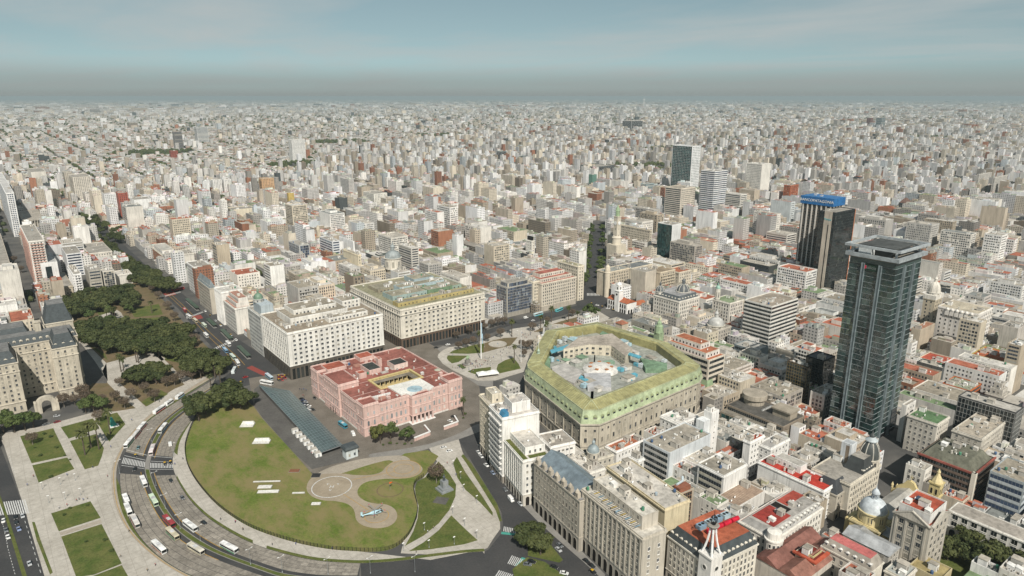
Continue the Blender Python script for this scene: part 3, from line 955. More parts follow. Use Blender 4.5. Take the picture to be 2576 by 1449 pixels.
	def clutter(s,n,ox=0,oy=0,w=None,d=None,z=None,seed=0,big=True):
		w=s.w if w is None else w
		d=s.d if d is None else d
		z=s.z if z is None else z
		r=random.Random(seed*31+int(s.x0*3+s.y0))
		used=[]
		for i in range(n):
			kind=r.choice(['stair_head','air_conditioner','air_conditioner','water_tank','vent_box','chimney','shed','satellite_dish']if not(big and i==0)else['stair_head'])
			for _ in range(8):
				sx,sy,sz={'stair_head':(r.uniform(2.6,4.2),r.uniform(2.8,5),r.uniform(2.4,3.4)),'air_conditioner':(1.4,1.0,1.1),'water_tank':(1.5,1.5,2.1),'vent_box':(1.1,2.4,.8),'chimney':(.7,.7,2.0),'shed':(r.uniform(2,3.6),r.uniform(2,3),2.0),'satellite_dish':(1.4,1.4,1.5)}[kind]
				if w-sx<1.6 or d-sy<1.6:
					continue
				x,y=ox+r.uniform(.7,w-sx-.7),oy+r.uniform(.7,d-sy-.7)
				if any(x<q[0]+q[2]and q[0]<x+sx and y<q[1]+q[3]and q[1]<y+sy for q in used):
					continue
				used.append((x,y,sx,sy))
				c=r.choice([(.66,.65,.61),(.55,.52,.46),(.42,.40,.36),(.7,.69,.66)])
				rooftop(s.root,kind,x,y,z+.04,sx,sy,sz,c,r)
				break
def s_off(x,y,rz,u,v):
	c,q=math.cos(rz),math.sin(rz)
	return(x+u*c-v*q,y+u*q+v*c)
PM,PANE,RT_={},{},{}
def pil_mb(w,h):
	return MB().box(-w/2,-.38,0,w/2,0,h)
def pil_mesh(w,h):
	if(w,h)not in PM:
		PM[w,h]=pil_mb(w,h).mesh('pilaster',[M['plaster']])
	return PM[w,h]
def pane_mesh(w,h,gl):
	if(w,h,gl)not in PANE:
		b=MB()
		b.box(-w/2+.02,-.01,.02,w/2-.02,.03,h-.02)
		PANE[w,h,gl]=b.mesh('pane',[M[gl]])
	return PANE[w,h,gl]
def rooftop(root,kind,x,y,z,sx,sy,sz,c,r):
	if kind=='stair_head':
		b=MB().box(0,0,0,sx,sy,sz)
		o=b.build('stair_head',M['plaster'],root,(x,y,z),0,c)
		MB().box(-.15,-.15,0,sx+.15,sy+.15,.18).build('roof_slab',M['roofing'],o,(0,0,sz),0,(.36,.33,.28))
		MB().box(0,-.05,0,.9,0,2.0).build('door',M['paint'],o,(sx*.4,0,0),0,(.12,.1,.09))
		return o
	k=(kind,)
	if k not in RT_:
		b=MB()
		if kind=='air_conditioner':
			b.box(0,0,.2,1.4,1.0,1.1).lathe(.7,.5,[(.42,1.1),(.42,1.16),(.1,1.17)],10,1)
			b.box(.05,.05,0,.15,.95,.2).box(1.25,.05,0,1.35,.95,.2)
			mats=[M['paint'],M['black']]
		elif kind=='water_tank':
			b.lathe(.75,.75,[(.72,.4),(.75,.5),(.75,1.8),(.6,2.0),(.15,2.1)],12)
			b.box(.2,.2,0,1.3,1.3,.4,1)
			mats=[M['paint'],M['conc']]
		elif kind=='vent_box':
			b.box(0,0,.15,1.1,2.4,.75).rod((.5,.3,.7),(.5,.3,1.4),.18,8).box(.1,.1,0,1,.2,.15).box(.1,2.2,0,1,2.3,.15)
			mats=[M['paint']]
		elif kind=='chimney':
			b.box(0,0,0,.7,.7,1.8).box(-.1,-.1,1.8,.8,.8,2.0)
			mats=[M['plaster']]
		elif kind=='satellite_dish':
			b.rod((.7,.7,0),(.7,.7,.8),.06,6)
			for i in range(10):
				a0,a1=2*math.pi*i/10,2*math.pi*(i+1)/10
				cc=(.7,.85,1.0)
				b.face([cc,(.7+.7*math.cos(a0),.45,1.0+.7*math.sin(a0)),(.7+.7*math.cos(a1),.45,1.0+.7*math.sin(a1))])
			mats=[M['white']]
		else:
			b.box(0,0,0,1,1,.9).face([(-.05,-.05,.9),(1.05,-.05,.9),(1.05,1.05,1.05),(-.05,1.05,1.05)],1)
			mats=[M['plaster'],M['metalroof']]
		RT_[k]=b.mesh(kind,mats)
	o=ob(kind,RT_[k],root,(x,y,z),r.choice([0,0,math.pi])if kind=='satellite_dish' else 0,c if kind!='water_tank' else r.choice([(.3,.36,.4),(.06,.2,.12),(.05,.1,.2),c]),(sx,sy,sz)if kind=='shed' else None)
	return o
def survey(crop,N,R_,L_,z,rot=0.0):
	"""roof corner N (north-east, nearest), R_ (north-west), L_ (south-east): pixels or metres. z: height or ('b', x, y) foot of the near corner"""
	if isinstance(z,tuple):
		bx,by=Q(crop,z[1],z[2])
		best=min((math.hypot(Q(crop,*N,zz*.5)[0]-bx,Q(crop,*N,zz*.5)[1]-by),zz*.5)for zz in range(8,400))
		z=best[1]
	x0,y0=Q(crop,*N,z)
	def solve(ux,uy,px):
		if not hasattr(px,'__len__'):
			return px
		tx=D(crop,*px)[0]
		lo,hi=.5,400.0
		s0=J(x0+ux*.5,y0+uy*.5,z)[0]<tx
		for _ in range(40):
			m=(lo+hi)/2
			if(J(x0+ux*m,y0+uy*m,z)[0]<tx)==s0:
				lo=m
			else:
				hi=m
		return lo
	c,s_=math.cos(rot),math.sin(rot)
	return x0,y0,z,solve(c,s_,R_),solve(-s_,c,L_)
def bld(name,label,cat,crop,N,R_,L_,z,wall=(.6,.57,.5),roofc=(.35,.32,.28),fn='w',fe='w',rot=0.0,fh=3.5,g0=0.0,gcol=None,garc=None,cornice=True,par=.9,clutter=4,glass='glass',bay=3.2,ww=1.25,wh=1.8,indiv=True,group=None,mat='plaster',frame=None,steps=(),seed=1,skip=0.0,m0=1.2,occ=True,fw='-',fs='-',trim=None,fin=True):
	rot=rad(rot)
	x0,y0,z,w,d=survey(crop,N,R_,L_,z,rot)
	if occ:
		OCC.append(rect_pts(x0,y0,rot,w,d))
	b=Building(name,label,cat,x0,y0,rot,w,d,z,group,indiv)
	tr=trim or tuple(min(.8,c*1.08)for c in wall)
	if g0 and gcol:
		b.body(gcol,0,g0,mat,name='ground_floor')
		b.body(wall,g0,z,mat)
		b.band(g0-.35,.5,.25,tr,name='string_course')
	else:
		b.body(wall,0,z,mat)
	kw=dict(fh=fh,col=wall,glass=glass,bay=bay,ww=ww,wh=wh,frame=frame or tr,skip=skip,m0=m0,m1=m0)
	top=z-(.9 if cornice else .2)
	for face,st in(('N',fn),('E',fe),('W',fw),('S',fs)):
		if st!='-':
			b.facade(face,st,g0,top,**kw)
			if g0:
				if garc:
					b.arcade(face,0,g0-.6,gcol or wall,bay=garc)
				elif indiv:
					b.arcade(face,0,g0-.6,gcol or wall,bay=3.6,dark='darkglass',arch=False,name='shop_window')
	if cornice:
		b.band(z-.75,.75,.45,tr)
	zt=z
	o=(0,0,w,d)
	for(ix,iy,iw,idd,h,cc)in steps:
		ox,oy,sw,sd=o[0]+ix*o[2],o[1]+iy*o[3],iw*o[2],idd*o[3]
		b.body(cc,z-.1,z+h,mat,ox,oy,sw,sd,'upper_storey')
		for face,st in(('N',fn),('E',fe)):
			if st!='-':
				b.facade(face,'w' if st!='g' else 'g',z,z+h,ox=ox,oy=oy,w=sw,d=sd,**kw)
		b.roof(roofc,ox,oy,sw,sd,z+h,.6,tr)
		b.clutter(max(1,clutter//2),ox,oy,sw,sd,z+h,seed+5,big=False)
	b.roof(roofc,z=z,par=par,pcol=tr)
	if not steps:
		b.clutter(clutter,seed=seed)
	elif clutter:
		sx=steps[0]
		if sx[0]>.25:
			b.clutter(clutter//2,0,0,w*sx[0],d,z,seed,big=False)
		if sx[1]>.25:
			b.clutter(clutter//2,0,0,w,d*sx[1],z,seed+1,big=False)
	if fin:
		b.finish()
	return b
	# ------------------------------------------------------------------ landmark buildings near the camera
WH,CRM,STN,LGY=(.70,.685,.65),(.60,.545,.44),(.40,.365,.305),(.50,.485,.45)
TAN,BRN,DGY=(.47,.40,.30),(.23,.19,.155),(.16,.155,.15)
RED,TER,GRF,OLV=(.33,.065,.045),(.36,.135,.075),(.30,.28,.245),(.24,.24,.12)
def dome(b,x,y,z,r,h,color,name='dome',ribs=0,mat='metalroof',lantern=True,n=20,drum=0.0,dcol=None,ribcol=(.6,.57,.5)):
	root=b.root
	if drum:
		MB().lathe(x,y,[(r*1.02,z-drum),(r*1.02,z-.6),(r*1.12,z-.5),(r*1.12,z)],n).build('drum',M['plaster'],root,color=dcol)
		for i in range(8):
			a=2*math.pi*i/8+.3
			ob('window',tpl(('w',round(max(.7,r*.28),1),round(drum*.5,1),'glass'))[1],root,(x+r*1.01*math.cos(a),y+r*1.01*math.sin(a),z-drum*.8),a+math.pi/2,dcol)
	prof=[(r*math.cos(t),z+h*math.sin(t))for t in[math.pi/2*i/7 for i in range(7)]]+[(r*.16,z+h)]
	MB().lathe(x,y,prof,n).build(name,M[mat],root,color=color,smooth=True)
	if ribs:
		rb=MB()
		for i in range(ribs):
			a=2*math.pi*i/ribs
			for(r0,z0),(r1,z1)in zip(prof,prof[1:]):
				rb.rod((x+r0*math.cos(a),y+r0*math.sin(a),z0),(x+r1*math.cos(a),y+r1*math.sin(a),z1),r*.05,4)
		rb.build('dome_ribs',M['plaster'],root,color=ribcol)
	if lantern:
		MB().lathe(x,y,[(r*.24,z+h-.1),(r*.24,z+h+r*.4),(r*.3,z+h+r*.42),(r*.26,z+h+r*.55),(r*.1,z+h+r*.75),(.06,z+h+r*1.1)],10).build('lantern',M['metalroof'],root,color=color)
def mansard(b,ox,oy,w,d,z,h,inset,color=(.07,.08,.085),top=GRF,dorm='NE',dbay=3.4,dcol=(.6,.57,.5),mat='metalroof',dz=.5,dscale=1.0):
	p0=[(ox,oy),(ox+w,oy),(ox+w,oy+d),(ox,oy+d)]
	p1=[(ox+inset,oy+inset),(ox+w-inset,oy+inset),(ox+w-inset,oy+d-inset),(ox+inset,oy+d-inset)]
	MB().frustum(p0,z,p1,z+h).build('mansard',M[mat],b.root,color=color)
	MB().box(ox+inset+.1,oy+inset+.1,z+h,ox+w-inset-.1,oy+d-inset-.1,z+h+.12).build('roof',M['roofing'],b.root,color=top)
	k=dscale
	key=('dormer',round(k,1),dcol)
	if key not in TPL:
		m=MB()
		m.box(-.75*k,-.1,0,.75*k,1.4*k,1.9*k)
		m.box(-.95*k,-.25,1.9*k,.95*k,1.5*k,2.15*k)
		m.lathe(0,.5,[(.8*k,2.15*k),(.55*k,2.45*k),(.1,2.6*k)],8)
		m.face([(-.5*k,-.13,.3),(.5*k,-.13,.3),(.5*k,-.13,1.6*k),(-.5*k,-.13,1.6*k)],1)
		TPL[key]=(m,m.mesh('dormer',[M['plaster'],M['glass']]))
	for face in dorm:
		L=w if face in 'NS' else d
		n=max(1,int(L/dbay))
		for i in range(n):
			t=L*(i+.5)/n
			x,y,rz=b.at(face,t,-inset*.35,w,d,ox,oy)
			ob('dormer',TPL[key][1],b.root,(x,y,z+dz),rz,dcol)
def gable(b,ox,oy,w,d,z,h,color,axis='x',mat='metalroof',name='roof',eave=.4):
	m=MB()
	x0,x1,y0,y1=ox-eave,ox+w+eave,oy-eave,oy+d+eave
	if axis=='x':
		ym=(y0+y1)/2
		m.face([(x0,y0,z),(x1,y0,z),(x1,ym,z+h),(x0,ym,z+h)])
		m.face([(x1,y1,z),(x0,y1,z),(x0,ym,z+h),(x1,ym,z+h)])
		m.face([(x0,y0,z),(x0,ym,z+h),(x0,y1,z)])
		m.face([(x1,y1,z),(x1,ym,z+h),(x1,y0,z)])
	else:
		xm=(x0+x1)/2
		m.face([(x0,y1,z),(x0,y0,z),(xm,y0,z+h),(xm,y1,z+h)])
		m.face([(x1,y0,z),(x1,y1,z),(xm,y1,z+h),(xm,y0,z+h)])
		m.face([(x0,y0,z),(x1,y0,z),(xm,y0,z+h)])
		m.face([(x1,y1,z),(x0,y1,z),(xm,y1,z+h)])
	m.build(name,M[mat],b.root,color=color)
def text_obj(name,body,size,mat,parent,loc,rot,ext=.05):
	cu=bpy.data.curves.new(name,'FONT')
	cu.body=body
	cu.size=size
	cu.extrude=ext
	cu.align_x='CENTER'
	cu.align_y='CENTER'
	cu.resolution_u=2
	cu.materials.append(mat)
	tmp=bpy.data.objects.new('lettering',cu)
	me=bpy.data.meshes.new_from_object(tmp)
	bpy.data.objects.remove(tmp)
	o=ob(name,me,parent,loc)
	o.rotation_euler=rot
	return o
	# ---------------- the pink palace
def pink_palace():
	PK,PKT,RR=(.56,.40,.355),(.62,.46,.415),(.25,.10,.08)
	x0,y0,z,w,d=survey('CR',(905,770),(2130,500),(245,380),24.5)
	OCC.append(rect_pts(x0,y0,0,w,d))
	b=Building('government_palace','long pink palace with red roof terraces and a yellow inner court','palace',x0,y0,0,w,d,z)
	def lc(px,py,zz=21.5):
		q=Q('CR',px,py,zz)
		return q[0]-x0,q[1]-y0
	h=20.5
	# court hole
	c0,c1,c2,c3=lc(1140,560),lc(1670,430),lc(1480,335),lc(955,470)
	cx0,cx1=(c0[0]+c3[0])/2,(c1[0]+c2[0])/2
	cy0,cy1=(c0[1]+c1[1])/2,(c2[1]+c3[1])/2
	wall=MB()
	wall.box(0,0,0,w,cy0,h,bottom=False)
	wall.box(0,cy1,0,w,d,h,bottom=False)
	wall.box(0,cy0,0,cx0,cy1,h,bottom=False)
	wall.box(cx1,cy0,0,w,cy1,h,bottom=False)
	b.part('wall',wall,M['plaster'],PK)
	# pavilions standing proud of the walls
	ne=11.5
	pav=[('corner_pavilion',-1.0,-1.0,ne,ne,22.8),('centre_pavilion',-1.4,d*.42,16,d*.30,24.5),('corner_pavilion',-.8,d-12,12,12.8,22.0),('corner_pavilion',w-11,-1.0,12,12,22.8)]
	for nm,ox,oy,ww_,dd_,hh in pav:
		b.part(nm,MB().box(ox,oy,0,ox+ww_,oy+dd_,hh,bottom=False),M['plaster'],PK)
		b.roof(RR,ox,oy,ww_,dd_,hh,1.0,PKT)
		for zz in(6.2,13.0,hh-.9):
			b.band(zz,.55,.35,PKT,ox=ox,oy=oy,w=ww_,d=dd_,name='string_course')
	px0,px1=lc(1500,700)[0]+2,lc(1815,620)[0]
	b.part('portico',MB().box(px0,-4.2,6.0,px1,.5,20.5,bottom=True),M['plaster'],PK)
	npo=6
	for i in range(npo):
		xx=px0+.5+(px1-px0-1.0)*i/(npo-1)
		for yy in(-3.8,):
			b.part('pillar',MB().box(xx-.55,yy-.4,0,xx+.55,yy+.7,6.0).box(xx-.75,yy-.6,0,xx+.75,yy+.9,.8),M['plaster'],PKT)
	b.part('portico_base',MB().box(px0-1,-5.2,-.1,px1+1,0,.5),M['white'])
	b.roof(RR,px0,-4.2,px1-px0,4.6,20.5,.9,PKT)
	for zz in(6.0,13.0,19.5):
		b.band(zz,.5,.3,PKT,ox=px0,oy=-4.2,w=px1-px0,d=4.4,name='string_course')
	for zz in(6.2,13.0,h-.7):
		b.band(zz,.5,.3,PKT,name='string_course')
	b.band(0,1.1,.3,(.6,.58,.54),name='plinth')
	for(ox,oy,ww_,dd_)in((0,0,w,cy0),(0,cy1,w,d-cy1),(0,cy0,cx0,cy1-cy0),(cx1,cy0,w-cx1,cy1-cy0)):
		b.roof(RR,ox,oy,ww_,dd_,h,0)
	pb=MB()
	for(a,c,e,f)in((0,0,w,.4),(0,d-.4,w,d),(0,.4,.4,d-.4),(w-.4,.4,w,d-.4)):
		pb.box(a,c,h-.1,e,f,h+1.0)
	b.part('parapet',pb,M['plaster'],PKT)
	# windows, storey by storey
	FR=(.68,.48,.43)
	kw=dict(col=PK,glass='pinkglass',frame=FR,bay=3.55)
	for face,segs in(('N',((-1.0,-1.0,ne,ne,0),(ne-1,0,px0-ne+1,d,0),(px0,-4.2,px1-px0,5,1),(px1,0,w-11-px1,d,0),(w-11,-1.0,12,12,0))),('E',((-1.0,-1.0,ne,ne,0),(0,ne-1,w,d*.42-ne+1,0),(-1.4,d*.42,16,d*.30,2),(0,d*.72,w,d*.28-12,0),(-.8,d-12,12,12.8,0)))):
		for ox,oy,ww_,dd_,k in segs:
			if k!=1:
				b.facade(face,'w',1.2,6.0,fh=5,ox=ox,oy=oy,w=ww_,d=dd_,wh=2.5,ww=1.3,sill=1.4,**kw)
			b.facade(face,'a',6.8,12.8,fh=6.5,ox=ox,oy=oy,w=ww_,d=dd_,wh=3.6,ww=1.5,sill=.8,**kw)
			b.facade(face,'w',13.6,19.4,fh=6.5,ox=ox,oy=oy,w=ww_,d=dd_,wh=2.7,ww=1.3,sill=1.3,**kw)
			if k==2:
				b.facade(face,'w',20.6,23.6,fh=3.5,ox=ox,oy=oy,w=ww_,d=dd_,wh=1.7,ww=1.2,sill=.6,**kw)
	for i in range(5):
		xx=px0+.5+(px1-px0-1.0)*(i+.5)/5
		ob('arch',tpl(('w',3.0,5.2,'opening','a'))[1],b.root,(xx,-.3,.3),0,PKT)
	for py_,hh in((d*.50,4.6),(d*.55,4.6),(d*.60,4.6)):
		ob('door',tpl(('w',2.2,hh,'opening'))[1],b.root,(-1.42,py_,0),-math.pi/2,PKT)
	ob('arch',tpl(('w',2.8,4.8,'opening','a'))[1],b.root,(4.8,-1.02,.1),0,PKT)
	# yellow court: cornice, walls and colonnade
	YL=(.52,.42,.20)
	yb=MB()
	yb.box(cx0-.8,cy0-.8,h,cx1+.8,cy0+.6,h+.9).box(cx0-.8,cy1-.6,h,cx1+.8,cy1+.8,h+.9)
	yb.box(cx0-.8,cy0+.6,h,cx0+.6,cy1-.6,h+.9).box(cx1-.6,cy0+.6,h,cx1+.8,cy1-.6,h+.9)
	b.part('court_cornice',yb,M['plaster'],YL)
	yw=MB()
	yw.box(cx0,cy1-.25,4,cx1,cy1-.02,h).box(cx1-.25,cy0,4,cx1-.02,cy1-.3,h).box(cx0+.02,cy0,4,cx0+.25,cy1-.3,h)
	b.part('court_wall',yw,M['plaster'],(.55,.44,.22))
	n=9
	for i in range(n):
		xx=cx0+2+(cx1-cx0-4)*i/(n-1)
		ob('arch',tpl(('w',1.8,3.6,'opening','a'))[1],b.root,(xx,cy1-.27,h-6.2),0,(.6,.5,.28))
		b.part('column',MB().lathe(xx-1.6,cy1-2.2,[(.35,h-7),(.28,h-6.6),(.26,h-2.9),(.4,h-2.6)],8),M['plaster'],(.6,.5,.28))
	g=MB()
	g.face([(cx0+.6,cy1-2.9,h-2.4),(cx1-.6,cy1-2.9,h-2.4),(cx1-.6,cy1-.5,h-1.1),(cx0+.6,cy1-.5,h-1.1)])
	g.face([(cx1-3.4,cy1-2.9,h-2.4),(cx1-3.4,cy0+1,h-2.4),(cx1-.4,cy0+1,h-1.1),(cx1-.4,cy1-.6,h-1.1)])
	b.part('gallery_roof',g,M['metalroof'],(.17,.15,.12))
	b.part('court_floor',MB().box(cx0,cy0,3.6,cx1,cy1,4.0),M['tan'])
	# white roof deck with the pale blue round
	dk=[lc(1210,545,22),lc(1620,440,22),lc(1800,545,22),lc(1740,590,22),lc(1680,572,22),lc(1500,655,22),lc(1440,630,22),lc(1385,650,22)]
	b.part('roof_deck',MB().prism(dk,h,h+1.1),M['plaster'],(.66,.645,.60))
	dc=lc(1555,575,22)
	ck=MB().lathe(dc[0],dc[1],[(5.6,h+1.1),(5.6,h+1.14)],28)
	b.part('blue_round',ck,M['paint'],(.33,.45,.50))
	# rooftop storeys, skylights, machines
	r=random.Random(5)
	for(pts,hh,cc,nm)in(([(860,290),(1085,340),(1130,300),(935,250)],3.4,PK,'roof_block'),([(1180,230),(1290,300),(1480,240),(1360,185)],3.6,(.6,.5,.44),'roof_block'),([(340,290),(480,340),(720,290),(560,230)],2.6,PK,'roof_block'),([(810,380),(860,400),(945,380),(900,340)],4.0,PK,'roof_block'),([(1050,190),(1090,215),(1140,200),(1100,180)],6.5,PK,'chimney_tower'),([(760,150),(900,200),(1040,150),(930,110)],3.0,PK,'roof_block')):
		q=[lc(*p,h+hh)for p in pts]
		x_0,x_1=min(p[0]for p in q),max(p[0]for p in q)
		y_0,y_1=min(p[1]for p in q),max(p[1]for p in q)
		mx,my=(x_0+x_1)/2,(y_0+y_1)/2
		sx,sy=(x_1-x_0)*.42,(y_1-y_0)*.42
		b.part(nm,MB().box(mx-sx,my-sy,h,mx+sx,my+sy,h+hh),M['plaster'],cc)
		b.roof((.33,.10,.065)if hh!=3.4 and hh!=3.6 else(.05,.055,.05),mx-sx,my-sy,2*sx,2*sy,h+hh,.4,PKT)
	for i in range(11):
		p=lc(1010+i*22,690-i*5.5,22)
		ob('air_conditioner',MB().box(0,0,0,1.1,.8,1.6).mesh('air_conditioner',[M['white']]),b.root,(p[0],p[1],h+.05))
	for(a,c)in((560,320),(620,370),(540,250),(600,260),(650,230),(720,300),(880,160),(920,190),(960,150),(760,530),(940,510),(1070,370),(1240,270),(1400,290),(1540,300),(1640,370),(1820,450),(1870,500),(660,390),(700,260),(1000,190),(840,590),(1100,600),(1180,580),(1330,640)):
		p=lc(a,c,23)
		if 1<p[0]<w-2 and 1<p[1]<d-2 and not(cx0<p[0]<cx1 and cy0<p[1]<cy1):
			rooftop(b.root,r.choice(['air_conditioner','air_conditioner','vent_box','shed','chimney']),p[0],p[1],h+.05,2.2,1.6,1.8,r.choice([(.62,.6,.57),PK,(.5,.48,.45)]),r)
	for i in range(75):
		x_,y_=r.uniform(1.5,w-5),r.uniform(1.5,d-5)
		if(cx0-4<x_<cx1+1 and cy0-14<y_<cy1+1)or(y_<6 and px0<x_<px1):
			continue
		if i%4==0:
			sx,sy=r.uniform(3,8),r.uniform(3,7)
			b.part('roof_patch',MB().box(x_,y_,h+.02,min(w-.5,x_+sx),min(d-.5,y_+sy),h+r.uniform(.12,.9)),M['roofing'],r.choice([(.2,.085,.07),(.40,.21,.16),(.42,.39,.36),(.3,.12,.09),PK]))
		else:
			rooftop(b.root,r.choice(['air_conditioner','vent_box','shed','chimney','water_tank']),x_,y_,h+.05,2.6,2.0,1.9,r.choice([(.62,.6,.57),PK,(.5,.48,.45)]),r)
	for(a,c)in((575,415),(895,150),(975,130),(1015,150),(820,430),(1540,215)):
		p=lc(a,c,23)
		rooftop(b.root,'satellite_dish',p[0],p[1],h+.05,1.4,1.4,1.5,(.7,.7,.7),r)
		# two domed glass canopies on the far side
	for(a,c)in((1345,70),(1850,350)):
		p=lc(a,c,20)
		MB().lathe(p[0],p[1],[(5.5,16),(5.2,18),(3.9,20),(2,21),(.2,21.4)],14).build('glass_dome',M['metalroof'],b.root,color=(.33,.33,.26),smooth=False)
	b.finish()
	# forecourt walls
	for k,pts in enumerate(([(1550,1250),(1750,1170),(1680,1085)],[(1925,1105),(2105,1040),(2060,965)])):
		f=empty('forecourt_wall',(0,0,0))
		for a,c in zip(pts,pts[1:]):
			p,q=Q('CR',*a),Q('CR',*c)
			MB().rod((p[0],p[1],1.2),(q[0],q[1],1.2),.25,4)
			dx,dy=q[0]-p[0],q[1]-p[1]
			l=math.hypot(dx,dy)
			nx,ny=-dy/l*.25,dx/l*.25
			MB().prism([(p[0]-nx,p[1]-ny),(q[0]-nx,q[1]-ny),(q[0]+nx,q[1]+ny),(p[0]+nx,p[1]+ny)],0,2.4).build('wall',M['plaster'],f,color=PK)
			MB().prism([(p[0]-nx*2,p[1]-ny*2),(q[0]-nx*2,q[1]-ny*2),(q[0]+nx*2,q[1]+ny*2),(p[0]+nx*2,p[1]+ny*2)],2.4,3.0).build('balustrade',M['white'],f)
		tag(f,'pink retaining wall with white balustrade, %s of the palace ramp'%('beside the round trees' if k==0 else 'at the far side'),'wall','forecourt walls of the palace')
pink_palace()
# ---------------- the two pale ministries behind the palace
b=bld('ministry_building','white ministry block on a dark stone base directly behind the pink palace','ministry','M2',(435,785),(1145,640),(235,650),40.0,(.66,.645,.60),(.26,.22,.17),'w','p',g0=12.0,gcol=(.10,.088,.072),fh=3.9,bay=4.6,ww=2.0,wh=1.9,clutter=0,fin=False,par=1.1,m0=3.0)
for ox,oy,sw,sd,h_ in((.12,.30,.60,.5,5.5),(.2,.45,.45,.35,9.0),(.45,.1,.42,.14,3.6),(.75,.55,.2,.3,7)):
	o_=(ox*b.w,oy*b.d,sw*b.w,sd*b.d)
	b.body((.62,.60,.55),b.z-.1,b.z+h_,'plaster',*o_,name='upper_storey')
	b.facade('N','w',b.z,b.z+h_,col=WH,ox=o_[0],oy=o_[1],w=o_[2],d=o_[3],ww=1.6)
	b.roof((.28,.25,.2),*o_,b.z+h_,.6,WH)
	b.clutter(6,*o_,b.z+h_,seed=int(h_*10))
b.clutter(10,1,1,b.w-2,b.d*.28,seed=4)
b.clutter(5,1,1,b.w*.11,b.d-2,seed=6)
b.finish()
b=bld('tax_office','long cream office block with brown arcade base and green roof works beside the square','office block','M2',(1275,610),(1902,440),(905,430),37.0,(.60,.565,.49),(.25,.24,.16),'w','p',g0=10.0,gcol=(.12,.085,.062),fh=4.2,bay=4.7,ww=2.2,wh=1.9,clutter=0,fin=False,par=1.2,m0=3.5)
for ox,oy,sw,sd,h_,cc in((.04,.1,.9,.1,3.2,(.40,.33,.15)),(.10,.3,.5,.2,4.0,(.30,.38,.36)),(.3,.5,.55,.12,5.0,(.36,.44,.46)),(.5,.28,.3,.14,4.4,(.16,.24,.15)),(.12,.62,.4,.22,3.0,(.30,.27,.2)),(.6,.7,.25,.2,4.5,(.33,.40,.42)),(.75,.3,.18,.3,3.4,(.28,.36,.3))):
	o_=(ox*b.w,oy*b.d,sw*b.w,sd*b.d)
	b.body(cc,b.z-.1,b.z+h_,'plaster',*o_,name='roof_block')
	b.facade('N','w',b.z,b.z+h_,col=cc,ox=o_[0],oy=o_[1],w=o_[2],d=o_[3],ww=1.4,wh=1.2,bay=4)
	b.roof((.27,.25,.19),*o_,b.z+h_,.5,cc)
	b.clutter(5,*o_,b.z+h_,seed=int(h_*10+ox*50))
b.clutter(12,1,b.d*.2,b.w-2,b.d*.75,seed=9)
b.band(b.z-5.2,.8,.9,(.6,.565,.49))
b.finish()
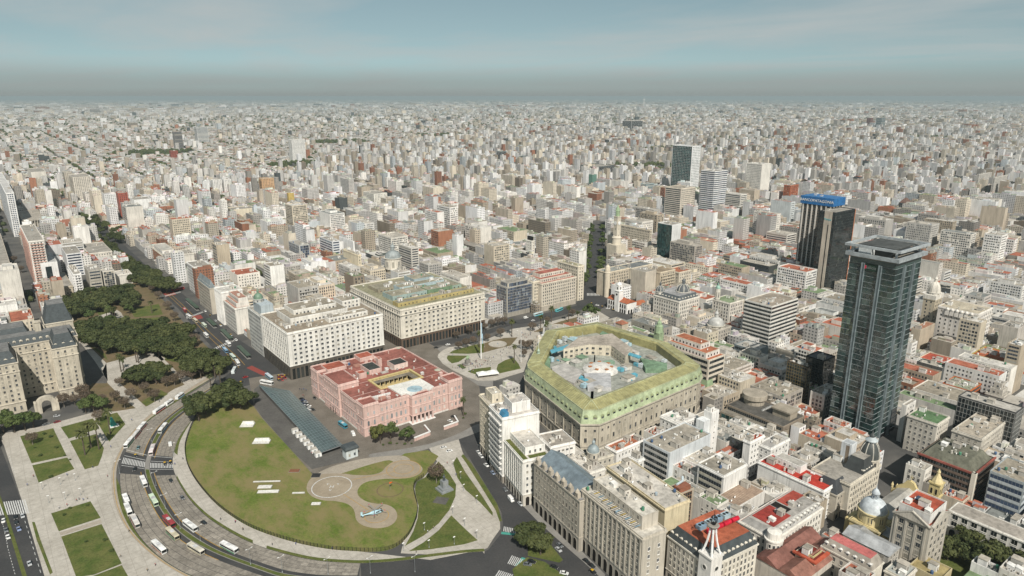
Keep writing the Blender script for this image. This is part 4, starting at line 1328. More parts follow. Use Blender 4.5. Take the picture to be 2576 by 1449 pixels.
# ---------------- the bank with the green metal roof
def pip_(poly,x,y):
	c=False
	for(xi,yi),(xj,yj)in zip(poly,poly[-1:]+poly[:-1]):
		if(yi>y)!=(yj>y)and x<(xj-xi)*(y-yi)/(yj-yi)+xi:
			c=not c
	return c
def green_bank():
	zc=26.0
	pp=[(2285,1668),(2365,1668),(2755,1503),(2770,1480),(2640,1385),(2352,1298),(2139,1334),(2062,1470),(2064,1490)]
	poly=[P(x*.638889,y*.638889,zc)for x,y in pp]
	cx=sum(p[0]for p in poly)/len(poly)
	cy=sum(p[1]for p in poly)/len(poly)
	OCC.append(poly)
	root=empty('bank_building',(cx,cy,0))
	tag(root,'huge stone bank with pale green mansard roof round a cluttered courtyard','bank')
	L=[(p[0]-cx,p[1]-cy)for p in poly]
	a=sum(L[i][0]*L[(i+1)%len(L)][1]-L[(i+1)%len(L)][0]*L[i][1]for i in range(len(L)))
	if a<0:
		L=L[::-1]
	def inset(P_,m):
		n=len(P_)
		res=[]
		for i in range(n):
			p0,p1,p2=P_[i-1],P_[i],P_[(i+1)%n]
			def nrm(u,v):
				dx,dy=v[0]-u[0],v[1]-u[1]
				l=math.hypot(dx,dy)
				return-dy/l,dx/l
			n1,n2=nrm(p0,p1),nrm(p1,p2)
			bx,by=n1[0]+n2[0],n1[1]+n2[1]
			k=bx*bx+by*by
			f=2*m/k if k>.3 else m
			res.append((p1[0]+bx*f,p1[1]+by*f))
		return res
	L1,L2,L3=inset(L,1.2),inset(L,2.8),inset(L,15.0)
	ST_=(.47,.43,.35)
	MB().prism(L1,0,24.5).build('wall',M['stone'],root,color=ST_)
	for zz,oo,hh in((24.5,L,.9),(9.0,inset(L,.8),.7),(0,inset(L,.7),2.0)):
		MB().prism(oo,zz,zz+hh,bottom=True).build('cornice',M['stone'],root,color=(.46,.42,.35))
	GN,GN2=(.37,.43,.27),(.29,.27,.125)
	MB().frustum(inset(L,.5),25.4,L2,34.0,cap=False).build('mansard',M['metalroof'],root,color=GN)
	# upper hipped slope of the roof, ring down to the court: outer edge, ridge, inner edge
	m=MB()
	n=len(L2)
	ridge,inner=inset(L,12.5),inset(L,15.0)
	for i in range(n):
		j=(i+1)%n
		m.face([(*L2[i],34.05),(*L2[j],34.05),(*ridge[j],36.2),(*ridge[i],36.2)])
		m.face([(*ridge[i],36.2),(*ridge[j],36.2),(*inner[j],35.5),(*inner[i],35.5)])
		m.face([(*inner[i],35.5),(*inner[j],35.5),(*inner[j],28),(*inner[i],28)])
	m.build('roof',M['metalroof'],root,color=GN2)
	seam=MB()
	for i in range(n):
		j=(i+1)%n
		l=math.hypot(L2[j][0]-L2[i][0],L2[j][1]-L2[i][1])
		k=max(1,int(l/2.2))
		for q in range(k+1):
			f=q/k
			u=(L2[i][0]+(L2[j][0]-L2[i][0])*f,L2[i][1]+(L2[j][1]-L2[i][1])*f,34.1)
			v=(ridge[i][0]+(ridge[j][0]-ridge[i][0])*f,ridge[i][1]+(ridge[j][1]-ridge[i][1])*f,36.25)
			seam.rod(u,v,.09,4)
		seam.rod((*ridge[i],36.25),(*ridge[j],36.25),.25,4)
		seam.rod((*L2[i],34.1),(*L2[j],34.1),.3,4)
		seam.rod((*L2[i],34.1),(*ridge[i],36.3),.3,4)
	seam.build('roof_seams',M['metalroof'],root,color=(.40,.42,.26))
	dkey=MB()
	dkey.box(-1.4,-.4,0,1.4,2.4,2.8).lathe(0,.8,[(1.8,2.8),(1.5,3.5),(.7,4.0),(.1,4.2)],8)
	dkey.face([(-1,-.44,.3),(1,-.44,.3),(1,-.44,2.4),(-1,-.44,2.4)],1)
	dm=dkey.mesh('dormer',[M['metalroof'],M['glass']])
	wk,ak=tpl(('w',1.6,3.2,'glass'))[1],tpl(('w',2.4,5.2,'darkglass','a'))[1]
	sk=tpl(('w',1.4,1.6,'glass'))[1]
	for i in range(n):
		j=(i+1)%n
		dx,dy=L1[j][0]-L1[i][0],L1[j][1]-L1[i][1]
		l=math.hypot(dx,dy)
		ux,uy=dx/l,dy/l
		nx,ny=uy,-ux
		wx,wy=cx+L1[i][0]+dx/2,cy+L1[i][1]+dy/2
		if nx*(-wx)+ny*(-wy)<0:
			continue
		rz=math.atan2(ux,-uy)-math.pi/2
		k=max(1,int(l/5.4))
		for q in range(k):
			f=(q+.5)/k
			bx,by=L1[i][0]+dx*f,L1[i][1]+dy*f
			ob('dormer',dm,root,(bx-nx*.5,by-ny*.5,27.0),rz,(.24,.27,.15))
			ob('window',wk,root,(bx+nx*.02,by+ny*.02,12.0),rz,(.46,.42,.35))
			ob('window',sk,root,(bx+nx*.02,by+ny*.02,19.5),rz,(.46,.42,.35))
			ob('arch',ak,root,(bx+nx*.02,by+ny*.02,2.2),rz,(.42,.38,.31))
			if q%2==0:
				ob('pilaster',pil_mesh(1.2,13.5),root,(L1[i][0]+dx*q/k+nx*.02,L1[i][1]+dy*q/k+ny*.02,10.0),rz,ST_)
				# court
	MB().prism(inset(L,15.2),22,29.5).build('court_roof',M['roofing'],root,color=(.30,.31,.275))
	def lc(px,py,zz):
		q=Q('M3',px,py,zz)
		return q[0]-cx,q[1]-cy
		# the inner pale block with windows
	blk=[lc(790,905,37),lc(985,870,37),lc(1145,880,37),lc(1250,960,37),lc(1300,900,37),lc(1150,790,37),lc(900,820,37)]
	MB().prism(blk,28,38).build('inner_block',M['plaster'],root,color=(.56,.51,.41))
	MB().prism(inset([p for p in blk],-.3)if False else blk,38,38.3).build('inner_roof',M['roofing'],root,color=(.36,.32,.27))
	for p,q_ in zip(blk[:4],blk[1:4]):
		dx,dy=q_[0]-p[0],q_[1]-p[1]
		l=math.hypot(dx,dy)
		ux,uy=dx/l,dy/l
		rz=math.atan2(uy,ux)
		nx,ny=uy,-ux
		k=max(1,int(l/4.5))
		for f in range(2):
			for i in range(k):
				t=(i+.5)/k
				ob('window',tpl(('w',2.2,1.8,'glass'))[1],root,(p[0]+dx*t+nx*.03,p[1]+dy*t+ny*.03,30.4+f*3.8),rz,(.56,.51,.41))
	c=lc(1065,1035,31)
	MB().lathe(c[0],c[1],[(13.5,29.5),(13.2,30.5),(9,32.5),(4.5,33.7),(.5,34)],16).build('skylight_dome',M['paint'],root,color=(.58,.56,.52))
	for i in range(7):
		a_=2*math.pi*i/7
		MB().box(-1.3,-1.3,0,1.3,1.3,.25).build('skylight',M['paint'],root,(c[0]+8*math.cos(a_),c[1]+8*math.sin(a_),32.8),a_,(.40,.16,.06))
	for pts,cc in(([(700,1030),(800,1000),(940,1060),(870,1150),(720,1090)],(.42,.40,.37)),([(940,1075),(1140,1075),(1145,1180),(970,1185)],(.44,.44,.44))):
		MB().prism([lc(*p,32)for p in pts],28,32.2).build('vaulted_roof',M['metalroof'],root,color=cc)
	r=random.Random(8)
	BL=(.10,.33,.42)
	for(x,y)in((690,870),(720,900),(760,850),(800,830),(850,820),(660,960),(700,985),(720,930),(1220,850),(1250,860),(1280,870),(1220,1060),(1250,1050),(1340,1020),(1370,1030),(910,1120),(950,1150),(940,1180),(1540,990),(1330,940),(1290,930),(930,780),(960,770),(1000,760)):
		p=lc(x,y,31)
		sx,sy,sz=r.uniform(3,5.5),r.uniform(3,5),r.uniform(1.8,3.2)
		bm=MB().box(0,0,0,sx,sy,.5,1).box(.2,.2,.5,sx-.2,sy-.2,.5+sz)
		bm.lathe(sx/2,sy/2,[(.6,.5+sz),(.6,.65+sz)],8,1)
		bm.build('cooling_unit',[M['paint'],M['steel']],root,(p[0],p[1],29.6),0,r.choice([(.36,.5,.56),(.5,.55,.56),BL]))
	crt=inset(L,21)
	for _ in range(60):
		p=(r.uniform(-60,60),r.uniform(-70,70))
		sx,sy,sz=r.uniform(4,10),r.uniform(4,9),r.uniform(1.5,4.5)
		if all(pip_(crt,p[0]+a_,p[1]+b_)and not pip_(blk,p[0]+a_,p[1]+b_)for a_ in(0,sx)for b_ in(0,sy))and math.hypot(p[0]-c[0],p[1]-c[1])>17:
			MB().box(0,0,0,sx,sy,sz).build('roof_block',M['plaster'],root,(p[0],p[1],29.5),0,r.choice([(.52,.49,.42),(.6,.58,.53),(.4,.42,.38)]))
			MB().box(-.2,-.2,0,sx+.2,sy+.2,.3).build('block_roof',M['roofing'],root,(p[0],p[1],29.5+sz),0,r.choice([(.18,.27,.18),(.42,.40,.36),(.30,.42,.45),(.34,.31,.26)]))
	for _ in range(60):
		p=(r.uniform(-60,60),r.uniform(-70,70))
		if pip_(crt,*p):
			rooftop(root,r.choice(['air_conditioner','vent_box','water_tank','shed']),p[0],p[1],29.55,r.uniform(2,5),r.uniform(2,4),r.uniform(1.5,3),r.choice([(.36,.5,.56),(.2,.3,.22),BL,(.5,.5,.48)]),r)
	for pts in([(690,905),(870,850),(885,870),(700,925)],[(1260,915),(1370,950),(1350,965),(1250,930)]):
		MB().prism([lc(*p,37)for p in pts],36.6,37.3,bottom=True).build('blue_gangway',M['paint'],root,color=BL)
	for pts in([(630,890),(700,880),(690,1020),(620,1030)],[(1360,960),(1560,1000),(1560,1040),(1400,1040)],[(1080,760),(1170,800),(1150,815),(1060,780)]):
		MB().prism([lc(*p,33)for p in pts],29,33).build('flat_roof',M['roofing'],root,color=(.17,.26,.17))
	p=lc(605,920,36)
	MB().lathe(p[0],p[1],[(1.6,33),(1.6,34.5),(1.0,36),(1.2,37.5),(.3,39),(.1,40)],10).build('turret',M['metalroof'],root,color=(.36,.46,.36))
	MB().rod((p[0],p[1],39),(p[0],p[1],50),.12,6).box(p[0],p[1]-.04,46.5,p[0]+.6,p[1]+.04,50).build('flag_staff',M['white'],root)
green_bank()
# ---------------- the dark glass tower
def glass_tower():
	x0,y0,z,w,d=survey('TW',(1165,535),(1545,410),(460,420),126.0)
	OCC.append(rect_pts(x0,y0,0,w,d))
	b=Building('glass_tower','tallest dark glass tower with projecting square roof frame and white floor lines','tower',x0,y0,0,w,d,z)
	i_=1.8
	b.part('core',MB().box(i_+.1,i_+.1,0,w-i_-.1,d-i_-.1,121),M['black'])
	nf=31
	fh=118.0/nf
	k=0
	rest=MB()
	for face in 'NE':
		L=(w if face=='N' else d)-2*i_
		n=11 if face=='N' else 10
		for f in range(nf):
			zz=3+f*fh
			for q in range(n):
				u0,u1=i_+L*q/n,i_+L*(q+1)/n
				x,y,rz=b.at(face,(u0+u1)/2,-i_)
				if k<296 and(f%2==0 or face=='N'):
					ob('pane',pane_mesh(round(L/n,1),round(fh*.98,1),'towerglass'),b.root,(x,y,zz),rz)
					k+=1
				else:
					hw,c,s=L/n/2-.02,math.cos(rz),math.sin(rz)
					yy=-.03
					rest.face([(x+a*c-yy*s,y+a*s+yy*c,zz+e)for a,e in((-hw,.03),(hw,.03),(hw,fh-.05),(-hw,fh-.05))])
	o=b.part('panes',rest,M['towerglass'])
	o['kind']='stuff'
	other=MB()
	other.box(w-i_-.05,i_,3,w-i_,d-i_,121).box(i_,d-i_-.05,3,w-i_,d-i_,121)
	b.part('rear_glazing',other,M['towerglass'])
	for f in range(nf+1):
		zz=3+f*fh
		fn_=MB()
		o_,t_=i_-.22,.07
		for zc in(zz,):
			fn_.box(o_,o_,zc,w-o_,o_+.3,zc+t_).box(o_,o_+.3,zc,o_+.3,d-o_,zc+t_)
			fn_.box(w-o_-.45,o_+.45,zc,w-o_,d-o_,zc+t_).box(o_+.45,d-o_-.45,zc,w-o_-.45,d-o_,zc+t_)
		b.part('floor_fin',fn_,M['paint'],(.36,.40,.41))
	for t in(.33,.66):
		for face in 'NESW':
			L=w if face in 'NS' else d
			x,y,rz=b.at(face,L*t,-i_)
			MB().box(-1.05,-1.3,0,-.75,0,122).box(.75,-1.3,0,1.05,0,122).box(-.75,-.9,0,.75,-.7,122).build('steel_column',M['paint'],b.root,(x,y,0),rz,(.17,.205,.215))
	b.part('crown_wall',MB().box(i_,i_,121,w-i_,d-i_,126),M['towerglass'])
	# sign band
	x,y,rz=b.at('E',d*.5,-i_+.25)
	MB().box(-5.4,-.2,0,5.4,0,4.6).build('sign_panel',M['paint'],b.root,(x,y,117.2),rz,(.012,.035,.02))
	text_obj('sign_lettering','Galicia',3.0,M['signgrey'],b.root,(x-.3,y+.8,119.4),(math.pi/2,0,rz))
	MB().lathe(0,0,[(1.3,0),(1.3,.1)],16).build('sign_emblem',M['signred'],b.root,(x-.28,y-3.9+8.2,119.4)).rotation_euler=(math.pi/2,0,rz)
	fr=MB()
	def frame(m,a,zz,h_,t_):
		m.box(-a,-a,zz,w+a,t_-a,zz+h_).box(-a,d+a-t_,zz,w+a,d+a,zz+h_)
		m.box(-a,t_-a,zz,t_-a,d+a-t_,zz+h_).box(w+a-t_,t_-a,zz,w+a,d+a-t_,zz+h_)
	frame(fr,.6,125.6,2.4,2.2)
	b.part('ring_beam',fr,M['paint'],(.30,.33,.34))
	b.part('terrace',MB().box(1.5,1.5,124.6,w-1.5,d-1.5,126.6),M['roofing'],(.27,.25,.21))
	f2=MB()
	frame(f2,1.2,131.9,1.6,1.2)
	b.part('roof_frame',f2,M['paint'],(.36,.39,.40))
	b.part('plant_room',MB().box(w*.2,d*.22,126.6,w*.8,d*.8,131.8),M['paint'],(.05,.055,.055))
	b.part('helipad',MB().box(w*.14,d*.16,131.9,w*.86,d*.86,132.9),M['roofing'],(.075,.08,.078))
	b.part('helipad_frame',MB().box(w*.06,d*.1,131.2,w*.94,d*.14,131.9).box(w*.06,d*.88,131.2,w*.94,d*.92,131.9).box(w*.05,d*.14,131.2,w*.09,d*.88,131.9).box(w*.91,d*.14,131.2,w*.95,d*.88,131.9),M['paint'],(.05,.055,.06))
	for sx in(.08,.9):
		for sy in(.08,.9):
			b.part('strut',MB().box(w*sx,d*sy,126.6,w*sx+1.1,d*sy+1.1,131.9),M['paint'],(.4,.43,.44))
	b.part('stair_tank',MB().box(w*.05,d*.55,126.6,w*.17,d*.8,131.5),M['paint'],(.55,.58,.58))
	b.finish()
M['towerglass']=mat_glass('tower_glass',(.010,.026,.024),(.06,.10,.09),.14,.03,.9)
_t=M['towerglass'].node_tree
_b=_t.nodes['Principled BSDF']
_bn=nd(_t,'ShaderNodeBump',{'Height':noise(_t,pos(_t),.22,3,.6),'Strength':.35,'Distance':.5})
_t.links.new(_bn.outputs[0],_b.inputs['Normal'])
_b.inputs['Roughness'].default_value=.02
_b.inputs['IOR'].default_value=1.75
M['signgrey']=mat_plain('sign_grey',(.16,.18,.17))
M['signred']=mat_plain('sign_red',(.5,.03,.07))
glass_tower()
# ---------------- the steep-roofed ministry at the left edge
def steep_ministry():
	W_,H_=(.50,.455,.37),41.0
	x0,y0=Q('Z5',395,830,H_)
	b=Building('army_headquarters','cream stone headquarters with steep slate mansards and two tall wings at left edge','headquarters',x0,y0,0,17,62,H_)
	OCC.append(rect_pts(x0-60,y0-8,0,80,75))
	SL=(.065,.078,.08)
	def wing(ox,oy,w,d,h,mh,ins,dorm='NE',corn=True):
		b.part('wing',MB().box(ox,oy,0,ox+w,oy+d,h,bottom=False),M['stone'],W_)
		for zz in(8.0,h-7.5,h-.8):
			b.band(zz,.8,.5,(.55,.5,.41),ox=ox,oy=oy,w=w,d=d)
		mansard(b,ox+.3,oy+.3,w-.6,d-.6,h,mh,ins,SL,(.17,.17,.165),dorm,4.2,(.52,.48,.4),dscale=1.2,mat='slate')
	wing(0,0,16,26,H_+1,10,2.8)
	wing(-48,-6,26,30,H_-2,8.5,3.0)
	wing(-45,22,64,16,H_+2,6.0,2.4,'N')
	wing(0,37,19,24,H_+11,14,3.4)
	wing(-40,37,30,24,H_+3,8,3.0)
	b.part('chimney_stack',MB().box(-7,30,40,-3,34,56).box(-7.5,29.5,56,-2.5,34.5,57),M['stone'],W_)
	kw=dict(col=W_,fh=3.55,bay=3.9,ww=1.3,wh=1.9,frame=(.55,.5,.41))
	for ox,oy,w,d,h in((0,0,16,26,H_),(-48,-6,26,30,H_-2)):
		b.facade('N','w',8.8,h-1,ox=ox,oy=oy,w=w,d=d,**kw)
		b.facade('E','w',8.8,h-1,ox=ox,oy=oy,w=w,d=d,**kw)
		b.facade('N','w',1.0,7.6,ox=ox,oy=oy,w=w,d=d,**dict(kw,fh=7,wh=3.4))
	b.facade('N','w',2,H_+1,ox=-22,oy=22,w=22,d=16,**kw)
	b.facade('N','w',H_,H_+7,ox=1,oy=37,w=19,d=24,**kw)
	b.finish()
	# arched gateway
	gx,gy=Q('Z5',365,1300)
	g=empty('gateway',(gx,gy,0))
	tag(g,'pale stone arched gateway between the wings of the steep-roofed headquarters','gateway')
	m=MB()
	pr=[(-6,0),(-6,8)]+[(-6*math.cos(t),8+4.2*math.sin(t))for t in[math.pi*i/10 for i in range(1,10)]]+[(6,8),(6,0)]
	ir=[(-3,0),(-3,6.5)]+[(-3*math.cos(t),6.5+3*math.sin(t))for t in[math.pi*i/10 for i in range(1,10)]]+[(3,6.5),(3,0)]
	for(a,c),(a1,c1)in zip(zip(pr,ir),zip(pr[1:],ir[1:])):
		m.face([(a[0],0,a[1]),(c[0],0,c[1]),(c1[0],0,c1[1]),(a1[0],0,a1[1])])
		m.face([(a[0],4,a[1]),(a1[0],4,a1[1]),(c1[0],4,c1[1]),(c[0],4,c[1])])
		m.face([(c[0],0,c[1]),(c[0],4,c[1]),(c1[0],4,c1[1]),(c1[0],0,c1[1])])
		m.face([(a[0],0,a[1]),(a1[0],0,a1[1]),(a1[0],4,a1[1]),(a[0],4,a[1])])
	m.build('arch',M['stone'],g,color=(.56,.51,.42))
	MB().box(-7.5,-.4,0,-6,4.4,9).box(6,-.4,0,7.5,4.4,9).build('pier',M['stone'],g,color=(.54,.49,.4))
	lb=MB()
	for i in range(7):
		lb.rod((-2.7+i*.9,2,0),(-2.7+i*.9,2,6.4),.08,4)
	lb.build('gate_bars',M['black'],g)
steep_ministry()
# ------------------------------------------------------------------ the street blocks at the right and round the square
OB,OF='office block','building'
# row along the curving avenue, from the palace corner towards the camera
bld('corner_building','cream corner building with rounded green attic next to the palace forecourt',OB,'K3',(245,190),(370,105),(165,110),('b',240,620),CRM,(.42,.39,.33),'w','d',-14,g0=6,gcol=(.42,.38,.31),garc=4,bay=2.8,steps=((.25,.2,.6,.6,5.5,CRM),))
b=bld('apartment_building','narrow white block with glazed strip and blue awning beside cream corner building',OB,'K3',(335,285),(610,150),(240,200),('b',335,760),WH,(.48,.45,.41),'-','k',-14,g0=5,gcol=(.3,.27,.23),bay=2.6,clutter=9,steps=((.35,.25,.5,.6,6,WH),),glass='blueglass')
MB().frustum([(0,0),(4,0),(4,6),(0,6)],0,[(1.6,0),(4,0),(4,6),(1.6,6)],3.2).build('blue_awning',M['paint'],b.root,(.4,.4,b.z+.1),0,(.05,.2,.33))
b=bld('apartment_building','white stepped apartment block with green roof terrace and dark shed',OB,'K3',(490,600),(690,505),(338,470),('b',490,930),(.66,.645,.6),(.5,.47,.42),'w','p',-14,g0=7.5,gcol=(.50,.47,.41),garc=3.6,fh=3.6,bay=2.9,clutter=7,fin=False,steps=((.24,.2,.74,.78,4.2,WH),))
MB().box(.4,.5,0,b.w*.22,b.d-.5,.12).build('roof_lawn',M['lawn2'],b.root,(0,0,b.z+.06))
MB().box(b.w*.3,.6,0,b.w*.95,b.d*.17,.12).build('roof_lawn',M['lawn2'],b.root,(0,0,b.z+.06))
b.finish()
bld('office_building','low white wing with two rows of dark windows under a grey flat roof',OB,'K3',(695,497),(878,420),(600,375),25.0,WH,(.33,.30,.26),'w','-',-14,fh=3.6,bay=2.6,ww=1.7,wh=1.4,clutter=4)
b=bld('ornate_building','grey stone arcaded building with scrolled gables and slate-blue roof',OB,'K3',(912,890),19,(572,690),('b',905,1270),STN,(.3,.3,.3),'-','w',-8,g0=8.5,gcol=(.36,.33,.28),garc=4.6,fh=4.4,bay=2.9,wh=2.6,clutter=0,par=0,fin=False)
gable(b,4,0,15,b.d,b.z,4.5,(.16,.20,.225),'y')
for i in range(7):
	t=b.d*(i+.5)/7
	MB().box(-1.4,-.3,0,1.4,1.6,3.2).lathe(0,.4,[(1.3,3.2),(1.0,4.2),(.4,4.8),(.1,5.4)],8).build('scrolled_gable',M['stone'],b.root,(.2,t,b.z-.2),-math.pi/2,(.43,.385,.315))
	ob('window',tpl(('w',1.2,1.8,'glass'))[1],b.root,(-.12,t,b.z+.6),-math.pi/2,STN)
b.finish()
b=bld('grand_office','long grey stone office with giant pilasters and striped roof pergola',OB,'K3',(1378,1180),14,(925,880),34.0,(.44,.405,.34),(.52,.49,.43),'-','p',-8,g0=9.0,gcol=(.36,.33,.28),garc=4.2,fh=3.5,bay=3.3,wh=1.9,clutter=16,fin=False,steps=((.3,.12,.68,.8,6.5,(.5,.46,.39)),))
for i in range(30):
	MB().box(.5,0,0,3.8,.5,.1).build('pergola_slat',M['paint'],b.root,(0,6+i*1.15,b.z+2.6),0,(.55,.52,.46)if i%3 else((.5,.38,.14)if i%2 else(.22,.33,.40)))
b.facade('N','w',14,30,fh=4,col=WH,bay=6)
b.finish()
b=bld('courtyard_wing','pale yellow wing with rows of windows round a light well behind grey office',OB,'K3',(1545,960),16,(1110,740),33.0,(.55,.48,.33),(.50,.47,.42),'-','-',-8,bay=3.2,clutter=18,occ=True)
b=bld('tower_block','brown concrete block with tall gridded window strips and rusty roof tank',OB,'Z3',(240,420),(430,285),(100,290),30.0,(.34,.30,.24),(.32,.27,.21),'g','-',-6,fh=2.2,bay=1.6,glass='darkglass',frame=(.33,.2,.13),cornice=False,clutter=3,fin=False,m0=1.6)
MB().box(0,0,0,b.w*.75,b.d*.5,3.4).build('rusty_tank',M['metalroof'],b.root,(0,0,b.z+.06),0,(.25,.10,.06))
MB().rod((1,3,4.2),(6,4,4.2),.6,8).rod((6,4,4.2),(8,6,5),.6,8).build('duct',M['paint'],b.root,(0,0,b.z),0,(.45,.52,.55))
MB().box(0,-.3,0,2.8,0,b.z-8).build('white_panel',M['plaster'],b.root,(-.02,b.d*.3,4),-math.pi/2,WH)
for i in range(6):
	ob('window',tpl(('w',1.5,1.8,'glass'))[1],b.root,(-.34,b.d*.3+1.4*0-1.4,5+i*3),-math.pi/2,WH)
b.finish()
bld('office_building','black-banded office with pale blue party wall and red roof decks',OB,'K3',(1578,545),(1885,430),(1383,440),24.0,(.52,.55,.565),(.33,.30,.25),'-','r',0,glass='darkglass',fh=3.6,cornice=False,clutter=14,frame=(.44,.43,.4))
bld('apartment_building','small white block with red terrace and satellite dishes beside the green-roofed bank',OB,'K3',(1185,530),(1395,440),(1105,440),21.0,WH,TER,'w','w',0,bay=2.6,ww=.9,clutter=9)
bld('apartment_building','white house with square attic under a pale grey pyramid roof',OB,'K3',(1345,600),(1390,560),(1275,520),24.0,WH,(.42,.46,.47),'w','-',0,clutter=2)
bld('low_building','white flat-roofed building with orange terrace below the grey cupola',OB,'K3',(985,690),(1100,590),(745,610),17.0,(.62,.6,.55),(.5,.47,.42),'w','-',-8,clutter=9)
b=bld('cupola_building','corner house with blue-grey cupola in front of the green-roofed bank',OB,'K3',(1000,600),16,(930,560),19.0,(.5,.47,.4),(.4,.38,.33),'w','w',-8,clutter=2,fin=False)
dome(b,3.6,3.6,b.z+4.4,3.6,4.2,(.28,.33,.34),drum=4.2,dcol=(.5,.47,.4))
b.finish()
bld('apartment_building','white roof-cluttered block with green water tanks left of white slab tower',OB,'Z1',(240,560),(480,420),(0,430),23.0,WH,(.6,.58,.54),'w','w',0,clutter=12,bay=2.8)
b=bld('slab_tower','tall blank white slab with a narrow attached shaft in the middle of the block',OB,'Z1',(655,420),(745,460),(555,300),34.0,(.72,.71,.68),(.6,.58,.54),'-','-',0,cornice=False,clutter=1,fin=False)
b.part('shaft',MB().box(-6,1,0,0,7,b.z-4),M['plaster'],(.66,.68,.68))
b.facade('N','w',4,30,bay=5,ww=.8,wh=1.1,col=WH)
b.finish()
bld('office_building','white office with balcony ribbons and big weathered flat roof',OB,'Z3',(810,190),(1105,50),(480,60),25.0,(.66,.65,.62),(.29,.265,.22),'-','r',0,fh=3.6,glass='glass',clutter=8,frame=(.42,.40,.33))
b=bld('warehouse_building','low building with tan ribbed metal roof and white side wall',OB,'Z3',(985,575),(1335,350),(720,430),15.0,(.62,.6,.56),(.36,.28,.21),'-','r',0,cornice=False,par=.2,clutter=3,glass='darkglass',fin=False)
for i in range(16):
	MB().box(0,0,0,.35,b.d-1,.14).build('roof_rib',M['metalroof'],b.root,(1+i*(b.w-2)/16,.5,b.z+.06),0,(.30,.2,.15))
b.finish()
b=bld('long_building','long white building with bright red roof terrace and windowed end',OB,'K4',(1025,825),(1125,775),(540,600),19.0,(.70,.69,.66),(.42,.05,.035),'w','-',0,bay=2.3,ww=1.4,wh=1.4,fh=3.2,clutter=7,fin=False)
b.body(WH,b.z,b.z+4,'plaster',b.w*.5,b.d*.45,b.w*.5,b.d*.4,'upper_storey')
b.facade('E','w',b.z,b.z+4,ox=b.w*.5,oy=b.d*.45,w=b.w*.5,d=b.d*.4,col=WH)
b.roof((.4,.38,.34),b.w*.5,b.d*.45,b.w*.5,b.d*.4,b.z+4,.4,WH)
b.finish()
bld('apartment_building','white L-shaped block with red roof strip and tall plain side',OB,'Z1',(1140,790),(1320,700),(1055,735),24.0,(.69,.68,.65),(.4,.10,.06),'w','-',0,bay=3,clutter=5)
bld('apartment_building','low white wing with grey roof terrace beside red roof terrace',OB,'Z1',(1400,870),(1640,760),(1240,760),20.0,(.66,.65,.62),(.36,.35,.33),'w','w',0,bay=3.4,clutter=5)
b=bld('slate_roofed_house','narrow stone house with steep dark slate roof between red-roofed and domed buildings',OB,'K4',(1122,850),(1218,795),13,16.0,STN,GRF,'w','-',0,g0=4.5,gcol=STN,bay=2.8,par=0,clutter=0,fin=False)
mansard(b,0,0,b.w,b.d,b.z,6.5,3.2,(.05,.055,.06),GRF,'')
b.finish()
b=bld('domed_corner_building','ornate cream corner building with black ribbed dome and grey cap',OB,'K4',(1222,775),(1448,625),22,21.0,(.54,.50,.42),GRF,'d','-',0,g0=5,gcol=(.5,.46,.38),fh=3.8,bay=2.7,clutter=3,fin=False)
mansard(b,b.w*.45,0,b.w*.38,12,b.z,8,2.4,(.05,.055,.055),GRF,'N',2.4)
dome(b,b.w-4.5,5.0,b.z+5.0,5.4,10.5,(.055,.062,.06),ribs=8,drum=5.0,dcol=(.54,.5,.42))
MB().lathe(b.w-4.5,5,[(3.0,b.z+14.6),(3.4,b.z+15.4),(3.2,b.z+15.6),(1.4,b.z+17.2),(.2,b.z+18)],16).build('dome_cap',M['metalroof'],b.root,color=(.38,.42,.43))
b.finish()
b=bld('narrow_slab','tall narrow windowless slab with brown strip left of black dome',OB,'Z2',(500,820),(565,770),(370,750),33.0,(.58,.60,.61),(.38,.4,.41),'-','-',0,cornice=False,clutter=0,par=.3,fin=False)
MB().box(0,-.08,0,2.0,0,b.z-1.5).build('brown_strip',M['plaster'],b.root,(0,3.2,.5),-math.pi/2,(.25,.2,.15))
b.finish()
b=bld('curved_corner_building','white rounded corner building with bay windows and red and grey roofs',OB,'K4',(660,1185),(1020,945),20,18.0,(.63,.605,.55),(.34,.05,.04),'d','d',0,g0=5,gcol=(.54,.51,.45),bay=2.8,clutter=5,fin=False,par=.5)
mansard(b,.4,.4,b.w-.8,b.d-.8,b.z,3.0,2.6,(.36,.35,.33),(.36,.34,.31),'N',3.2,(.62,.6,.55))
b.part('red_roof',MB().box(5,4,b.z+3.0,b.w*.45,b.d-4,b.z+3.5),M['roofing'],(.30,.05,.04))
b.part('red_roof',MB().box(b.w*.6,b.d*.5,b.z+3.0,b.w*.95,b.d-4,b.z+3.4),M['roofing'],(.33,.07,.05))
b.part('painted_well_shade',MB().box(b.w*.47,b.d*.35,b.z+3.0,b.w*.58,b.d*.8,b.z+3.2),M['opening'])  # flat dark slab on the roof; its colour stands for the shade of a well
b.clutter(9,4,4,b.w-8,b.d*.4,b.z+3.1,seed=8)
b.part('rounded_corner',MB().lathe(1.0,1.0,[(4.2,0),(4.2,b.z),(4.6,b.z+.1),(4.6,b.z+.8),(3.8,b.z+1),(3.4,b.z+4.2),(.3,b.z+5.0)],20),M['plaster'],(.63,.605,.55))
for f in range(4):
	for i in range(6):
		a=math.pi+.15+i*.46
		ob('window',tpl(('w',1.0,1.9,'glass'))[1],b.root,(1+4.21*math.cos(a),1+4.21*math.sin(a),3.2+f*3.9),a+math.pi/2,(.66,.63,.57))
b.finish()
